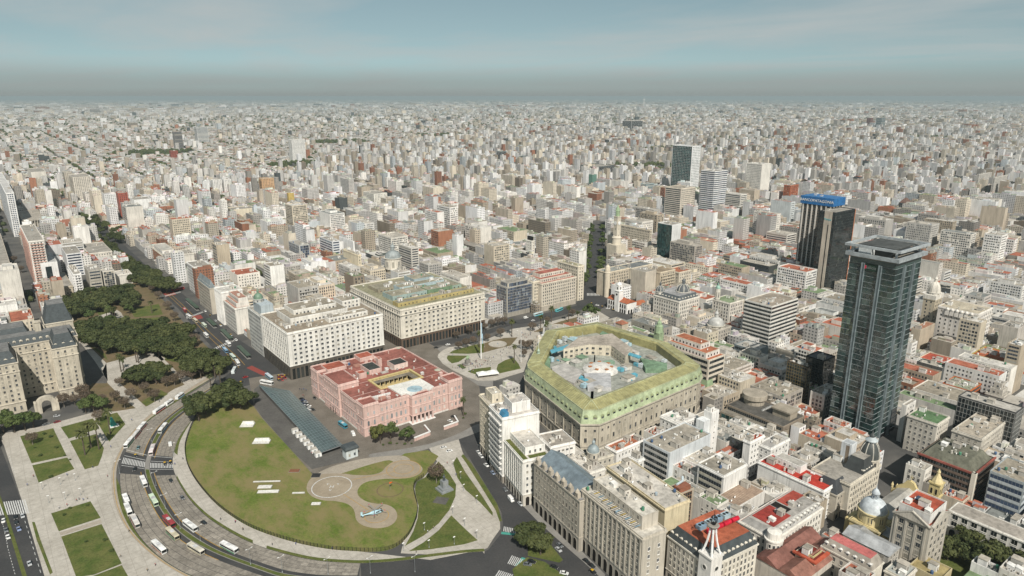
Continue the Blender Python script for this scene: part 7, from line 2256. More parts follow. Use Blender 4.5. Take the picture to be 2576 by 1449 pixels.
for k in range(15000):
	dd=rr.uniform(14500,52000)if k%2 else rr.uniform(12000,26000)
	be=HEAD+math.atan(rr.uniform(-.78,.78))
	s=rr.uniform(40,120)*(1+dd/30000)
	lump(rr,dd*math.cos(be),dd*math.sin(be),s*rr.uniform(.6,1.6),s*rr.uniform(.4,1.0),rr.uniform(5,12)if rr.random()<.93 else rr.uniform(20,50),0)
mo=mass.build('distant_city',mat_far_city())
tag(mo,'dense mass of pale distant buildings reaching to the horizon','city',kind='stuff')
# far white broadcasting mast on the horizon
tx_,ty_=Q('F2',2282,160)
o=MB().rod((0,0,0),(0,0,150),9,8,r1=7).lathe(0,0,[(20,150),(20,162),(7,168)],10).rod((0,0,168),(0,0,225),4,6,r1=2).build('broadcast_tower',M['white'],None,(tx_,ty_,0))
tag(o,'slim white broadcasting tower rising above the horizon right of centre','tower')
# ------------------------------------------------------------------ trees, palms, shrubs
def leaf(m,c,n,s,r,mi=0):
	n=n.normalized()
	a=n.orthogonal().normalized()
	a=(a*math.cos(r)+n.cross(a)*math.sin(r))*s
	b=n.cross(a)
	m.face([tuple(c-a*.5-b*.3),tuple(c+a*.5-b*.3),tuple(c+a*.35+b*.45),tuple(c-a*.35+b*.45)],mi)
def crown_mesh(name,seed,rad_,hh,clumps,leaves,size,mat,flat=1.0):
	r=random.Random(seed)
	m=MB()
	for k in range(clumps):
		a=r.uniform(0,6.283)
		q=math.sqrt(r.random())*rad_*.74
		top=hh*(.62+.38*(1-(q/rad_)**2)*flat)
		c=Vector((q*math.cos(a),q*math.sin(a),top-r.uniform(.1,.3)*hh))
		cr=rad_*r.uniform(.26,.4)
		m.lathe(c.x,c.y,[(cr*.3,c.z-cr*.5),(cr*.72,c.z-cr*.25),(cr*.78,c.z+cr*.1),(cr*.45,c.z+cr*.42),(.05,c.z+cr*.5)],6,0,r.random())  # closed core added inside each leaf clump to block light through it
		for _ in range(leaves):
			v=Vector((r.gauss(0,1),r.gauss(0,1),r.gauss(.25,.8))).normalized()
			p=c+Vector((v.x*cr,v.y*cr,v.z*cr*.72))*r.uniform(.8,1.12)
			leaf(m,p,v+Vector((r.gauss(0,.5),r.gauss(0,.5),r.gauss(0,.5))),size*r.uniform(.7,1.4),r.uniform(0,6))
	return m.mesh(name,[M[mat]])
def trunk_mesh(h,rad_,spread,seed,mat,limbs=5,twigs=0):
	r=random.Random(seed)
	m=MB()
	m.rod((0,0,-.2),(.1,.1,h*.45),rad_,7,r1=rad_*.75)
	def grow(p,v,l,w,n):
		e=p+v*l
		m.rod(p,e,w,4 if w>.08 else 3,r1=w*.6)
		if n:
			for _ in range(3 if n>1 else 2+(twigs>0)):
				grow(e,(v+Vector((r.gauss(0,.5),r.gauss(0,.5),r.gauss(.12,.3)))).normalized(),l*r.uniform(.6,.8),w*.58,n-1)
	for i in range(limbs):
		a=6.283*i/limbs+r.uniform(-.3,.3)
		grow(Vector((.1,.1,h*.42)),Vector((math.cos(a)*spread,math.sin(a)*spread,r.uniform(.7,1.1))).normalized(),h*.26,rad_*.55,3 if twigs else 1)
	return m.mesh('trunk',[M[mat]])
TREES={}
for i in range(4):
	TREES['dark',i]=(crown_mesh('crown',i,7.5,11.5,15,95,.95,'leaf'),trunk_mesh(8.5,.45,.9,i,'bark'))
	TREES['mid',i]=(crown_mesh('crown',20+i,4.6,8.5,12,85,.7,'leaf2',1.4),trunk_mesh(6.5,.3,.6,20+i,'bark'))
	TREES['yellow',i]=(crown_mesh('crown',40+i,4.6,8.2,12,85,.7,'leaf3',1.4),trunk_mesh(6.5,.3,.6,40+i,'bark'))
	bm_=MB()
	rq=random.Random(60+i)
	for _ in range(1100):
		v=Vector((rq.gauss(0,1),rq.gauss(0,1),rq.gauss(0,.7))).normalized()*rq.uniform(.55,1.05)
		leaf(bm_,Vector((v.x*4.6,v.y*4.6,8.2+v.z*3.4)),Vector((rq.gauss(0,1),rq.gauss(0,1),rq.gauss(0,1))),rq.uniform(.3,.75),0)
	TREES['bare',i]=(bm_.mesh('crown',[M['twig']]),trunk_mesh(10,.3,.6,60+i,'palebark',5,1))
	pm=MB()
	rq=random.Random(80+i)
	for k in range(46):
		a,el=rq.uniform(0,6.283),rq.uniform(-.5,1.25)
		L,w=rq.uniform(3.0,4.0),.55
		p=Vector((0,0,0))
		side=Vector((-math.sin(a),math.cos(a),0))
		for s_ in range(5):
			q=p+Vector((math.cos(a)*math.cos(el),math.sin(a)*math.cos(el),math.sin(el)))*(L/5)
			wa,wb=w*(1-abs(s_-1.5)/5),w*(1-abs(s_-.5)/5)
			pm.face([tuple(p-side*wa),tuple(p+side*wa),tuple(q+side*wb*.9-Vector((0,0,.1))),tuple(q-side*wb*.9-Vector((0,0,.1)))])
			p,el=q,el-.32
	TREES['palm',i]=(pm.mesh('crown',[M['palm']]),None)
PT=MB().lathe(0,0,[(.5,-.1),(.38,.6),(.3,.93*1),(.33,1.0)],8)
PALM_TRUNK=PT.mesh('trunk',[M['bark']])
NUMW='zero first second third fourth fifth sixth seventh eighth ninth tenth eleventh twelfth thirteenth fourteenth fifteenth sixteenth seventeenth eighteenth nineteenth'.split()
TENW={2:('twentieth','twenty'),3:('thirtieth','thirty'),4:('fortieth','forty'),5:('fiftieth','fifty'),6:('sixtieth','sixty'),7:('seventieth','seventy'),8:('eightieth','eighty'),9:('ninetieth','ninety')}
def ordw(n):
	if n<20:
		return NUMW[n]
	if n>=100:
		return 'hundred-and-'+ordw(n-100)if n>100 else 'hundredth'
	return TENW[n//10][0]if n%10==0 else TENW[n//10][1]+'-'+NUMW[n%10]
tr=random.Random(77)
def tree(kind,x,y,scale,label,group,h=None):
	name={'dark':'shade_tree','mid':'street_tree','yellow':'yellowing_tree','bare':'bare_tree','palm':'palm_tree'}[kind]
	o=empty(name,(x,y,0),tr.uniform(0,6.283))
	cm,tm=TREES[kind,tr.randrange(4)]
	if kind=='palm':
		h=h or 14
		ob('trunk',PALM_TRUNK,o,scale=(1,1,h))
		ob('crown',cm,o,(0,0,h),scale=scale)
	else:
		s=(scale*tr.uniform(.9,1.1),scale*tr.uniform(.9,1.1),scale*tr.uniform(.9,1.08))
		ob('trunk',tm,o,scale=s)
		ob('crown',cm,o,scale=s)
	tag(o,label,'palm' if kind=='palm' else 'tree',group)
def grove(kind,pts,scale,what,where,group):
	"""plant at world points; each named by its place counted from the left"""
	pts=sorted(pts,key=lambda p:J(p[0],p[1],6)[0])
	for i,p in enumerate(pts):
		pl='%s %s'%(what,where)if len(pts)==1 else '%s from left of the %ss %s'%(ordw(i+1),what,where)
		tree(kind,p[0],p[1],scale*tr.uniform(.82,1.15),pl,group,h=scale*14*tr.uniform(.9,1.1)if kind=='palm' else None)
def scatter(crop,poly,n,sep,z=8.0):
	q=[Q(crop,x,y,z)for x,y in poly]
	x0,x1,y0,y1=min(p[0]for p in q),max(p[0]for p in q),min(p[1]for p in q),max(p[1]for p in q)
	res=[]
	for _ in range(4000):
		p=(tr.uniform(x0,x1),tr.uniform(y0,y1))
		if pip(q,*p)and all(math.hypot(p[0]-a[0],p[1]-a[1])>sep for a in res):
			res.append(p)
			if len(res)>=n:
				break
	return res
def at_(crop,pts,z=0):
	return[Q(crop,x,y,z)for x,y in pts]
G1='trees of the left park'
grove('mid',scatter('M1',[(520,600),(800,560),(1000,560),(1180,660),(1250,900),(900,930),(640,860)],12,16),1.25,'light green tree','among the dark trees of the left park',G1)
grove('dark',scatter('M1',[(430,530),(560,500),(800,440),(1000,425),(1040,480),(1000,560),(800,570),(620,620),(480,640)],34,9.5),1.2,'dark shade tree','at the far edge of the left park',G1)
grove('dark',scatter('M1',[(510,720),(640,690),(800,700),(1000,690),(1200,690),(1260,760),(1400,740),(1420,860),(1250,910),(1000,890),(800,860),(640,800)],46,10),1.25,'dark shade tree','in the middle of the left park',G1)
grove('dark',scatter('M1',[(940,1060),(1180,975),(1230,1040),(1120,1110),(1000,1130)],7,9),1.1,'dark shade tree','beside the pale park court',G1)
grove('dark',scatter('M1',[(1350,930),(1500,890),(1650,965),(1660,1030),(1500,1070),(1390,1030)],11,9.5),1.2,'dark shade tree','at the park corner by the avenue',G1)
grove('dark',scatter('M1',[(640,20),(760,80),(1000,270),(1260,385),(1300,430),(1210,440),(1000,370),(890,240),(730,120)],84,8),1.2,'dark shade tree','along the tree-lined avenue','trees of the avenue')
grove('dark',scatter('F1',[(560,1000),(700,950),(810,990),(960,1090),(960,1170),(850,1150),(700,1060),(600,1060)],30,9.5),1.15,'dark shade tree','at the far end of the tree-lined avenue','trees of the avenue')
grove('dark',at_('K1',[(1480,300),(1530,250),(1470,230)])+at_('K1',[(1660,190),(1720,215),(1790,210),(1840,180),(1700,140)]),1.3,'big dark round tree','at the top of the palace lawn','trees of the palace lawn')
grove('dark',at_('K3',[(520,1230),(620,1290),(560,1180)]),1.05,'dark round tree','on the traffic island below the stone offices','island trees')
grove('mid',at_('K1',[(30,390),(110,385),(190,370),(250,350),(60,330)]),1.4,'green leafy tree','left of the stone gateway','gateway trees')
grove('mid',at_('K1',[(640,240),(700,235),(760,230)]),1.4,'fresh green tree','right of the headquarters wing','gateway trees')
grove('yellow',at_('K2',[(1130,465),(1095,440)]),1.25,'yellow-green tree','in front of the pink palace','palace trees')
grove('mid',at_('K2',[(1205,450),(1330,460)]),1.25,'round green tree','in front of the pink palace','palace trees')
grove('mid',at_('M3',[(992,60),(988,90),(984,120),(980,150),(975,185),(972,215),(968,250),(964,290),(960,330),(956,370),(950,400),(946,430),(996,25),(1078,130),(1075,200),(1072,260),(1066,300),(1058,340),(1052,375),(1075,460),(1082,30),(1085,80)]),1.45,'street tree','on the diagonal avenue','diagonal avenue trees')
grove('mid',at_('M3',[(975,660),(1025,660)]),1.35,'leafy green tree','at the far end of the square','square trees')
grove('bare',at_('PZ',[(440,950),(560,920),(905,815),(1120,750),(680,880),(860,640),(980,590),(1080,560),(1180,540),(620,700),(1880,530),(1540,960),(1470,930),(1640,640),(400,760),(2290,410),(1500,1080),(1600,940)]),.85,'leafless tree','round the square','bare trees of the square')
grove('bare',at_('M1',[(1130,480),(1180,530),(1250,610),(1300,690),(1360,780),(1450,870),(1420,800),(930,1340),(980,1280),(1080,1230),(1150,1290),(1240,1180),(1300,1170),(640,1310),(560,1320),(480,1330),(700,1350),(760,1320),(860,1290),(620,1260),(1430,1130),(1350,1150),(890,1180),(160,330),(60,300),(110,260)]),.95,'leafless plane tree','in the left park','bare park trees')
grove('bare',at_('K1',[(245,475),(740,310)]),.8,'leafless tree','on the left plaza beds','bare park trees')
grove('dark',scatter('K4',[(1900,1200),(2050,1120),(2300,1080),(2520,1190),(2520,1440),(2350,1400),(2250,1330),(2050,1300),(1920,1330)],12,8,6),.95,'dark garden tree','in the walled garden at bottom right','garden trees')
sheet('garden',gp('Z4',[(1480,1230),(1640,900),(2100,930),(2700,1250),(2700,1500),(1750,1500)]),.1,M['lawn2'])
GP='palms'
for crop,pts,sc2,wh in(('PK',[(655,930),(770,790),(920,820),(1135,525)],1.25,'on the left plaza lawn'),('M1',[(925,1085),(900,1065),(1015,995),(1030,1000),(1130,630),(860,685),(845,690),(800,690),(1570,1200),(1640,1165),(1600,1110)],.95,'in the left park'),('PZ',[(775,905),(1305,730),(1345,1165),(1775,620),(2230,495),(1860,740),(2375,590),(1950,490)],1.1,'round the square'),('K2',[(1745,262),(1100,362)],.9,'beside the pink palace'),('K4',[(2215,1420)],.95,'in the walled garden at bottom right')):
	grove('palm',at_(crop,pts),sc2,'tall palm',wh,GP)
	# low planting
SHB=crown_mesh('shrub',5,1.6,1.6,6,40,.35,'leaf2')
for crop,pts,wh in(('K1',[(200,400),(260,400),(330,400),(380,420),(420,500),(480,560),(520,590),(380,720),(300,560),(260,500)],'on the left plaza beds'),('K2',[(1200,470),(1250,470),(1310,475),(1360,470),(1150,480),(1745,280),(1760,250)],'in front of the pink palace'),('K1',[(520,950),(480,1000),(650,930),(780,1190),(830,1270),(640,1200)],'on the lower left beds')):
	ps=sorted(at_(crop,pts),key=lambda p:J(p[0],p[1],1)[0])
	for i,p in enumerate(ps):
		o=ob('shrub',SHB,None,(p[0],p[1],.1),i,scale=tr.uniform(.5,.95))
		tag(o,'%s from left of the low green shrubs %s'%(ordw(i+1),wh),'shrub','low shrubs')
		# far greenery: nobody could count it
fg=MB()
for(a,b,r_)in GREEN:
	for _ in range(int(min(260,40+r_*.9))):
		q,t_=math.sqrt(tr.random())*r_,tr.uniform(0,6.283)
		x,y=a+q*math.cos(t_),b+q*math.sin(t_)
		s=tr.uniform(4,8)
		if blocked(x-s,y-s,2*s,2*s):
			continue
		fg.lathe(x,y,[(s*.8,1),(s,s*.6),(s*.7,s*1.2),(s*.1,s*1.5)],5,0,tr.random())
for _ in range(5200):
	dd=tr.uniform(900,9000)
	be=HEAD+math.atan(tr.uniform(-.78,.78))
	x,y=dd*math.cos(be),dd*math.sin(be)
	if dd<5300:
		if tr.random()<.5:
			x=400+round((x-400)/GX)*GX-5.5
		else:
			y=154+round((y-154)/GY)*GY-5.5
	if dd<1700 and blocked(x-3,y-3,6,6):
		continue
	s=tr.uniform(3,5)*(1+dd/6000)
	fg.lathe(x,y,[(s*.8,2),(s,2+s*.6),(s*.6,2+s*1.2),(s*.1,2+s*1.5)],5,0,tr.random())
tag(fg.build('distant_trees',M['leaf']),'dark green tree tops scattered through the distant streets and parks','trees',kind='stuff')
# ------------------------------------------------------------------ vehicles
def hull(prof,w,mi=0,m=None,inset=0.0):
	"""side profile (y along length, z) extruded across the width"""
	m=m or MB()
	L=[(-w/2+inset,y,z)for y,z in prof]
	R_=[(w/2-inset,y,z)for y,z in prof]
	m.face(L,mi)
	m.face(R_[::-1],mi)
	for i in range(len(prof)):
		j=(i+1)%len(prof)
		m.face([L[j],L[i],R_[i],R_[j]],mi)
	return m
WHEEL=MB().lathe(0,0,[(.48,-.14),(.5,-.1),(.5,.1),(.48,.14)],12).lathe(0,0,[(.28,.141),(.27,.16)],10,1).mesh('wheel',[M['tyre'],M['steel']])
BUS_BODY=hull([(-5.9,.35),(5.8,.35),(5.98,1.2),(5.9,2.9),(5.7,3.05),(-5.8,3.05),(-5.95,2.8),(-5.98,.8)],2.5).mesh('body',[M['paint']])
BUS_SKIRT=MB().box(-1.27,-5.7,.4,1.27,5.75,1.15).mesh('skirt',[M['paint']])
BUS_GLASS=MB().box(-1.275,-5.4,1.45,-1.255,5.6,2.45).box(1.255,-5.4,1.45,1.275,5.6,2.45).mesh('side_window',[M['darkglass']])
BUS_FRONT=MB().box(-1.15,5.96,1.25,1.15,6.02,2.6).mesh('windscreen',[M['darkglass']])
BUS_AC=MB().box(-.85,-1.6,3.05,.85,1.2,3.3).mesh('roof_unit',[M['paint']])
CAR_BODY=hull([(-2.1,.3),(2.1,.3),(2.18,.62),(2.0,.8),(1.1,.9),(-1.5,.95),(-2.1,.88),(-2.18,.6)],1.74).mesh('body',[M['paint']])
CAR_CAB=hull([(-1.65,.92),(1.0,.9),(.35,1.42),(-1.1,1.42)],1.5).mesh('cabin',[M['darkglass']])
CAR_ROOF=MB().box(-.66,-1.1,1.41,.66,.35,1.47).mesh('roof',[M['paint']])
CAR_LAMP=MB().box(-.8,2.12,.55,-.45,2.2,.72).mesh('headlight',[M['white']])
VAN_BODY=hull([(-2.6,.35),(2.55,.35),(2.65,.9),(1.75,1.2),(1.2,2.2),(-2.6,2.25)],1.95).mesh('body',[M['paint']])
VAN_GLASS=hull([(1.22,1.3),(1.74,1.22),(1.28,2.05),(.4,2.05),(.4,1.3)],1.99).mesh('windscreen',[M['darkglass']])
def vehicle(kind,crop,a,b,c,label,c2=None,sc_=1.0):
	p,q=Q(crop,*a),Q(crop,*b)
	rz=math.atan2(q[1]-p[1],q[0]-p[0])-math.pi/2
	o=empty({'bus':'city_bus','car':'car','taxi':'taxi','van':'van','coach':'coach'}[kind],((p[0]+q[0])/2,(p[1]+q[1])/2,.045),rz)
	if kind in('bus','coach'):
		o.scale=(1,sc_,1.12 if kind=='coach' else 1)
		ob('body',BUS_BODY,o,color=c)
		ob('skirt',BUS_SKIRT,o,color=c2 or c)
		ob('side_window',BUS_GLASS,o)
		ob('windscreen',BUS_FRONT,o)
		ob('roof_unit',BUS_AC,o,color=(.5,.5,.5))
		ws,gr=((-1.1,3.7),(1.1,3.7),(-1.1,-3.2),(1.1,-3.2)),'buses and coaches'
	elif kind=='van':
		ob('body',VAN_BODY,o,color=c)
		ob('windscreen',VAN_GLASS,o)
		ws,gr=((-.85,1.7),(.85,1.7),(-.85,-1.7),(.85,-1.7)),'vans'
	else:
		ob('body',CAR_BODY,o,color=c)
		ob('cabin',CAR_CAB,o)
		ob('roof',CAR_ROOF,o,color=c2 or c)
		ob('headlight',CAR_LAMP,o)
		ob('headlight',CAR_LAMP,o,(1.25,0,0))
		ws,gr=((-.78,1.3),(.78,1.3),(-.78,-1.3),(.78,-1.3)),'cars and taxis'
	for x,y in ws:
		w=ob('wheel',WHEEL,o,(x,y,.42 if kind in('bus','coach')else .33),scale=.85 if kind in('bus','coach')else .66)
		w.rotation_euler=(0,math.pi/2,0)
	tag(o,label,{'coach':'bus'}.get(kind,kind),gr)
	return o
W_,RD,BL_,GN_,CRm=(.72,.72,.7),(.32,.05,.05),(.10,.26,.36),(.08,.24,.13),(.5,.45,.33)
CURVE='on the curved avenue'
BUSES=[((1312,142),(1362,108),W_,BL_,.7,'small white minibus at the top end'),((1232,192),(1283,158),W_,W_,.65,'plain white minibus behind the topmost one'),((1150,250),(1222,202),W_,RD,1,'white bus with red skirt beside the top verge'),((1080,328),(1030,382),W_,RD,.9,'white and red bus, rearmost of the queue of three'),((1036,384),(988,440),(.5,.48,.46),RD,.9,'grey and red bus, middle of the queue of three'),((984,442),(934,504),W_,GN_,1,'white and green bus, head of the queue of three'),((1238,332),(1186,398),W_,BL_,1,'white bus with blue front right of the median'),((1146,490),(1120,566),(.62,.55,.54),RD,1,'red-edged white bus just above the crossing'),((1054,728),(1086,800),W_,BL_,.95,'white and blue bus just below the crossing'),((1122,868),(1166,940),(.5,.6,.46),GN_,1,'white bus with green roof beside the median'),((926,868),(952,930),W_,(.5,.5,.5),.85,'white bus, first of the three at the outer kerb'),((940,936),(970,1008),W_,CRm,.95,'beige bus, second of the three at the outer kerb'),((985,1018),(1030,1106),(.6,.57,.53),RD,1,'red and beige bus, third of the three at the outer kerb'),((1220,1022),(1296,1100),(.27,.04,.045),RD,1,'dark red bus beside the median'),((1246,1118),(1322,1190),CRm,GN_,1,'cream and green bus behind the dark red one'),((1128,1205),(1240,1308),W_,(.35,.16,.1),1.05,'big white coach with brown sides'),((1368,1058),(1462,1130),W_,W_,1,'plain white bus right of the median'),((1400,1232),(1516,1302),(.56,.53,.45),CRm,1,'cream bus at the lower bend'),((1640,1222),(1768,1290),W_,GN_,1,'white and green bus nearest the bottom')]
for a,b,c,c2,s_,lab in BUSES:
	vehicle('coach' if 'coach' in lab else 'bus','K1',a,b,c,lab+' '+CURVE,c2,s_)
PC=[((1362,600),(1385,630),RD,'red-nosed'),((1388,650),(1420,672),W_,'white'),((1436,680),(1468,705),CRm,'cream'),((1500,712),(1535,742),(.55,.62,.5),'pale green'),((1518,788),(1545,815),W_,'plain white'),((1682,850),(1712,882),W_,'white'),((1660,898),(1690,930),(.2,.35,.5),'blue'),((1712,945),(1748,980),(.5,.6,.52),'green and white'),((1756,990),(1776,1025),W_,'white'),((1730,1085),(1750,1045),(.55,.6,.6),'grey')]
for i,(a,b,c,w)in enumerate(PC):
	vehicle('bus','M1',a,b,c,'%s bus, %s from the far end of the bus lanes beside the park'%(w,ordw(i+1)),None,.92)
vehicle('bus','M1',(1292,462),(1352,452),(.35,.04,.04),'red articulated bus crossing at the end of the tree tunnel',None,1.2)
vehicle('bus','M2',(280,1095),(325,1130),(.45,.55,.62),'pale blue bus turning below the white ministry',BL_)
vehicle('coach','K2',(225,15),(345,38),W_,'long white coach parked at the tip of the glass canopy')
vehicle('coach','PZ',(1670,400),(1800,365),(.5,.6,.62),'tall white coach with turquoise stripe beside the square',(.05,.35,.42))
vehicle('bus','PZ',(2050,320),(2100,300),(.12,.42,.45),'turquoise bus at the far corner of the square')
vehicle('van','PZ',(1495,440),(1575,418),W_,'white minibus beside the square')
vehicle('van','K1',(1268,500),(1262,455),W_,'white box van right of the median above the crossing')
vehicle('van','K2',(915,385),(938,420),W_,'white van in the yard beside the pink palace')
vehicle('van','K3',(385,870),(415,905),W_,'white delivery van at the kerb below the white block')
tk=vehicle('bus','K2',(815,315),(885,365),(.06,.27,.36),'blue box lorry parked beside the pink palace',(.06,.27,.36),.8)
YB,BK,GY_,SV=(.55,.33,.02),(.02,.021,.023),(.13,.14,.15),(.4,.41,.42)
CARS=[('taxi','K1',(1006,548),(1010,575),BK,'yellow-roofed taxi above the zebra crossing',YB),('taxi','K1',(1224,608),(1226,632),BK,'yellow-roofed taxi, left of two at the crossing',YB),('taxi','K1',(1266,600),(1268,622),BK,'yellow-roofed taxi, right of two at the crossing',YB),('car','K1',(1034,488),(1022,515),(.09,.16,.17),'dark teal car behind the queued buses',None),('car','K1',(1008,650),(996,675),BK,'dark car on the zebra crossing',None),('car','K1',(1264,735),(1276,758),BK,'black car below the zebra crossing',None),('car','K1',(1345,862),(1366,886),GY_,'grey car alone on the inner carriageway',None),('car','K1',(1498,1050),(1532,1068),BK,'black car near the footway bend',None),('car','K1',(28,1030),(26,1058),W_,'white car at the left-edge crossing',None),('car','K1',(112,1008),(118,1030),BK,'black car, first behind the left-edge crossing',None),('car','K1',(165,998),(172,1020),SV,'silver car right of the black one at left edge',None),('car','K1',(118,1048),(126,1072),BK,'second dark car behind the left-edge crossing',None),('car','K1',(136,1095),(146,1118),(.2,.25,.4),'bluish white car on the left-edge road',None),('car','K1',(44,1102),(50,1128),GY_,'grey car in the far lane at the left edge',None),('car','K1',(58,1152),(66,1180),W_,'white car in the far lane at the left edge',None),('car','K1',(214,1345),(226,1382),SV,'silver car lowest on the left-edge road',None),('car','K1',(335,330),(352,325),GY_,'grey car parked by the stone gateway',None),('car','K1',(415,312),(436,306),(.2,.02,.03),'dark red car parked by the stone gateway',None),('car','K1',(405,268),(440,262),SV,'pale car by the bare trees near the gateway',None),('taxi','M1',(1780,1150),(1805,1142),BK,'taxi on the junction left of the palace',YB),('car','M1',(1812,1112),(1836,1105),(.33,.02,.02),'red car on the junction left of the palace',None),('car','K2',(1572,505),(1622,495),W_,'white car, upper of two on the pale forecourt',None),('car','K2',(1618,532),(1664,520),W_,'white car, lower of two on the pale forecourt',None),('car','K2',(1280,322),(1315,314),W_,'white car at the foot of the palace wall',None),('car','K2',(1632,296),(1662,310),W_,'white car on the palace ramp',None),('car','K2',(1650,272),(1695,262),BK,'black car on the palace ramp',None),('car','K2',(630,118),(650,145),BK,'dark car close to the palace side wall',None),('car','K2',(592,210),(620,218),SV,'silver car in the palace yard',None),('car','K2',(610,214),(640,222),BK,'black car beside the silver one in the palace yard',None),('car','K3',(145,520),(170,550),W_,'white car, first of the pair under the cream corner',None),('car','K3',(165,550),(192,580),W_,'white car, second of the pair under the cream corner',None),('car','K3',(202,618),(232,645),W_,'white car parked alone on the curving street',None),('car','K3',(252,675),(278,702),(.25,.3,.4),'blue-grey car parked on the curving street',None),('car','K3',(342,798),(370,828),GY_,'grey car ahead of the delivery van',None),('car','K3',(455,905),(485,935),SV,'silver car parked by the arcade corner',None),('car','K3',(742,1210),(782,1245),GY_,'grey car right of the island trees',None),('car','K3',(730,1240),(775,1280),SV,'silver car right of the island trees',None),('car','K3',(530,1340),(578,1356),BK,'black car below the island trees',None),('car','K3',(500,1365),(545,1372),GY_,'dark grey car beside the teal crossing',None),('car','K3',(690,1375),(752,1400),BK,'black car approaching the bottom edge',None),('car','K3',(770,1428),(820,1440),W_,'white car at the bottom edge',None),('car','K3',(940,1330),(980,1360),BK,'black car parked at the long arcade',None),('taxi','K3',(985,1408),(1030,1440),BK,'yellow-roofed taxi at the bottom edge',YB),('car','K3',(980,1365),(1020,1395),BK,'second black car parked at the long arcade',None),('car','PZ',(228,870),(298,858),W_,'white car on the road below the cream office block',None),('car','PZ',(20,925),(120,900),BK,'black van-like car on the road below the cream office',None),('car','PZ',(1622,480),(1680,462),W_,'white car beside the coach at the square',None),('car','PZ',(1340,505),(1380,495),BK,'black car waiting beside the square',None),('car','PZ',(640,765),(690,750),(.33,.03,.03),'red car behind the bare trees at the square',None)]
for i in range(10):
	CARS.append(('car','K2',(530+(i%5)*12,135+(i%5)*13+26*(i//5)),(562+(i%5)*12,140+(i%5)*13+26*(i//5)),[BK,(.03,.05,.12),SV,BK,W_][i%5],'%s car from the top in the yard beside the glass canopy'%ordw(i+1),None))
for i in range(8):
	CARS.append((('taxi','car')[i%2],'M2',(365+(i%3)*22,1095+(i//3)*14),(385+(i%3)*22,1108+(i//3)*14),BK if i%2==0 else(.3,.03,.03),'%s vehicle of the cluster waiting left of the palace'%ordw(i+1),YB if i%2==0 else None))
for i in range(7):
	CARS.append((('car','taxi')[i%2],'M1',(1520+i*38,610+i*36),(1532+i*38,622+i*36),[W_,BK,SV][i%3],'%s vehicle from the far end on the service lane beside the white fronts'%ordw(i+1),YB if i%2 else None))
for i in range(5):
	CARS.append((('taxi','car')[i%2],'M3',(990+i*40,560+i*12),(1010+i*40,562+i*12),[BK,W_][i%2],'%s vehicle from left in front of the colonial hall'%ordw(i+1),YB if i%2==0 else None))
for kd,cr_,a,b,c,lab,c2 in CARS:
	vehicle(kd,cr_,a,b,c,lab,c2)
	# ------------------------------------------------------------------ helicopter
hx,hy=Q('K2',1085,998)
t0,t1=Q('K2',985,1025),Q('K2',1135,975)
h=empty('helicopter',(hx,hy,.2),math.atan2(t1[1]-t0[1],t1[0]-t0[0]))
HB,HW=(.38,.56,.63),(.66,.68,.68)
fus=MB()
secs=[(5.2,.15,1.2),(4.6,.7,1.25),(3.2,1.15,1.5),(1.0,1.25,1.6),(-1.2,1.1,1.7),(-2.6,.6,1.9),(-5.5,.3,2.1),(-7.4,.18,2.3)]
for(xa,ra,za),(xb,rb,zb)in zip(secs,secs[1:]):
	A_=[(xa,ra*math.cos(t)*.9,za+ra*math.sin(t))for t in[6.283*i/10 for i in range(10)]]
	B_=[(xb,rb*math.cos(t)*.9,zb+rb*math.sin(t))for t in[6.283*i/10 for i in range(10)]]
	for i in range(10):
		fus.face([A_[i],A_[(i+1)%10],B_[(i+1)%10],B_[i]],0 if i<6 else 1)
fus.build('fuselage',[M['paint'],M['white']],h,color=HB)
MB().box(3.1,-.95,1.5,4.5,.95,2.2).box(.5,-1.15,1.7,2.6,1.15,2.3).build('cockpit_glass',M['darkglass'],h)
MB().box(-8.0,-.08,2.2,-6.9,.08,4.4).box(-7.4,-1.3,2.3,-6.8,1.3,2.42).build('tail_fin',M['paint'],h,color=HB)
MB().rod((.3,0,2.7),(.3,0,3.7),.22,8).build('rotor_mast',M['steel'],h)
BLADE=MB().box(.4,-.2,-.04,7.0,.2,.04).box(5.6,-.21,-.05,6.3,.21,.05,1).mesh('rotor_blade',[M['steel'],M['signred']])
for i in range(5):
	ob('rotor_blade',BLADE,h,(.3,0,3.7),.5+i*6.283/5)
for y in(-1.0,1.0):
	MB().rod((1,y*.9,.9),(1,y*1.2,.3),.08,5).lathe(1,y*1.2,[(.2,0),(.25,.15),(.2,.4)],8).build('landing_gear',M['black'],h)
tag(h,'white and light blue helicopter standing on the nearest round helipad','helicopter')
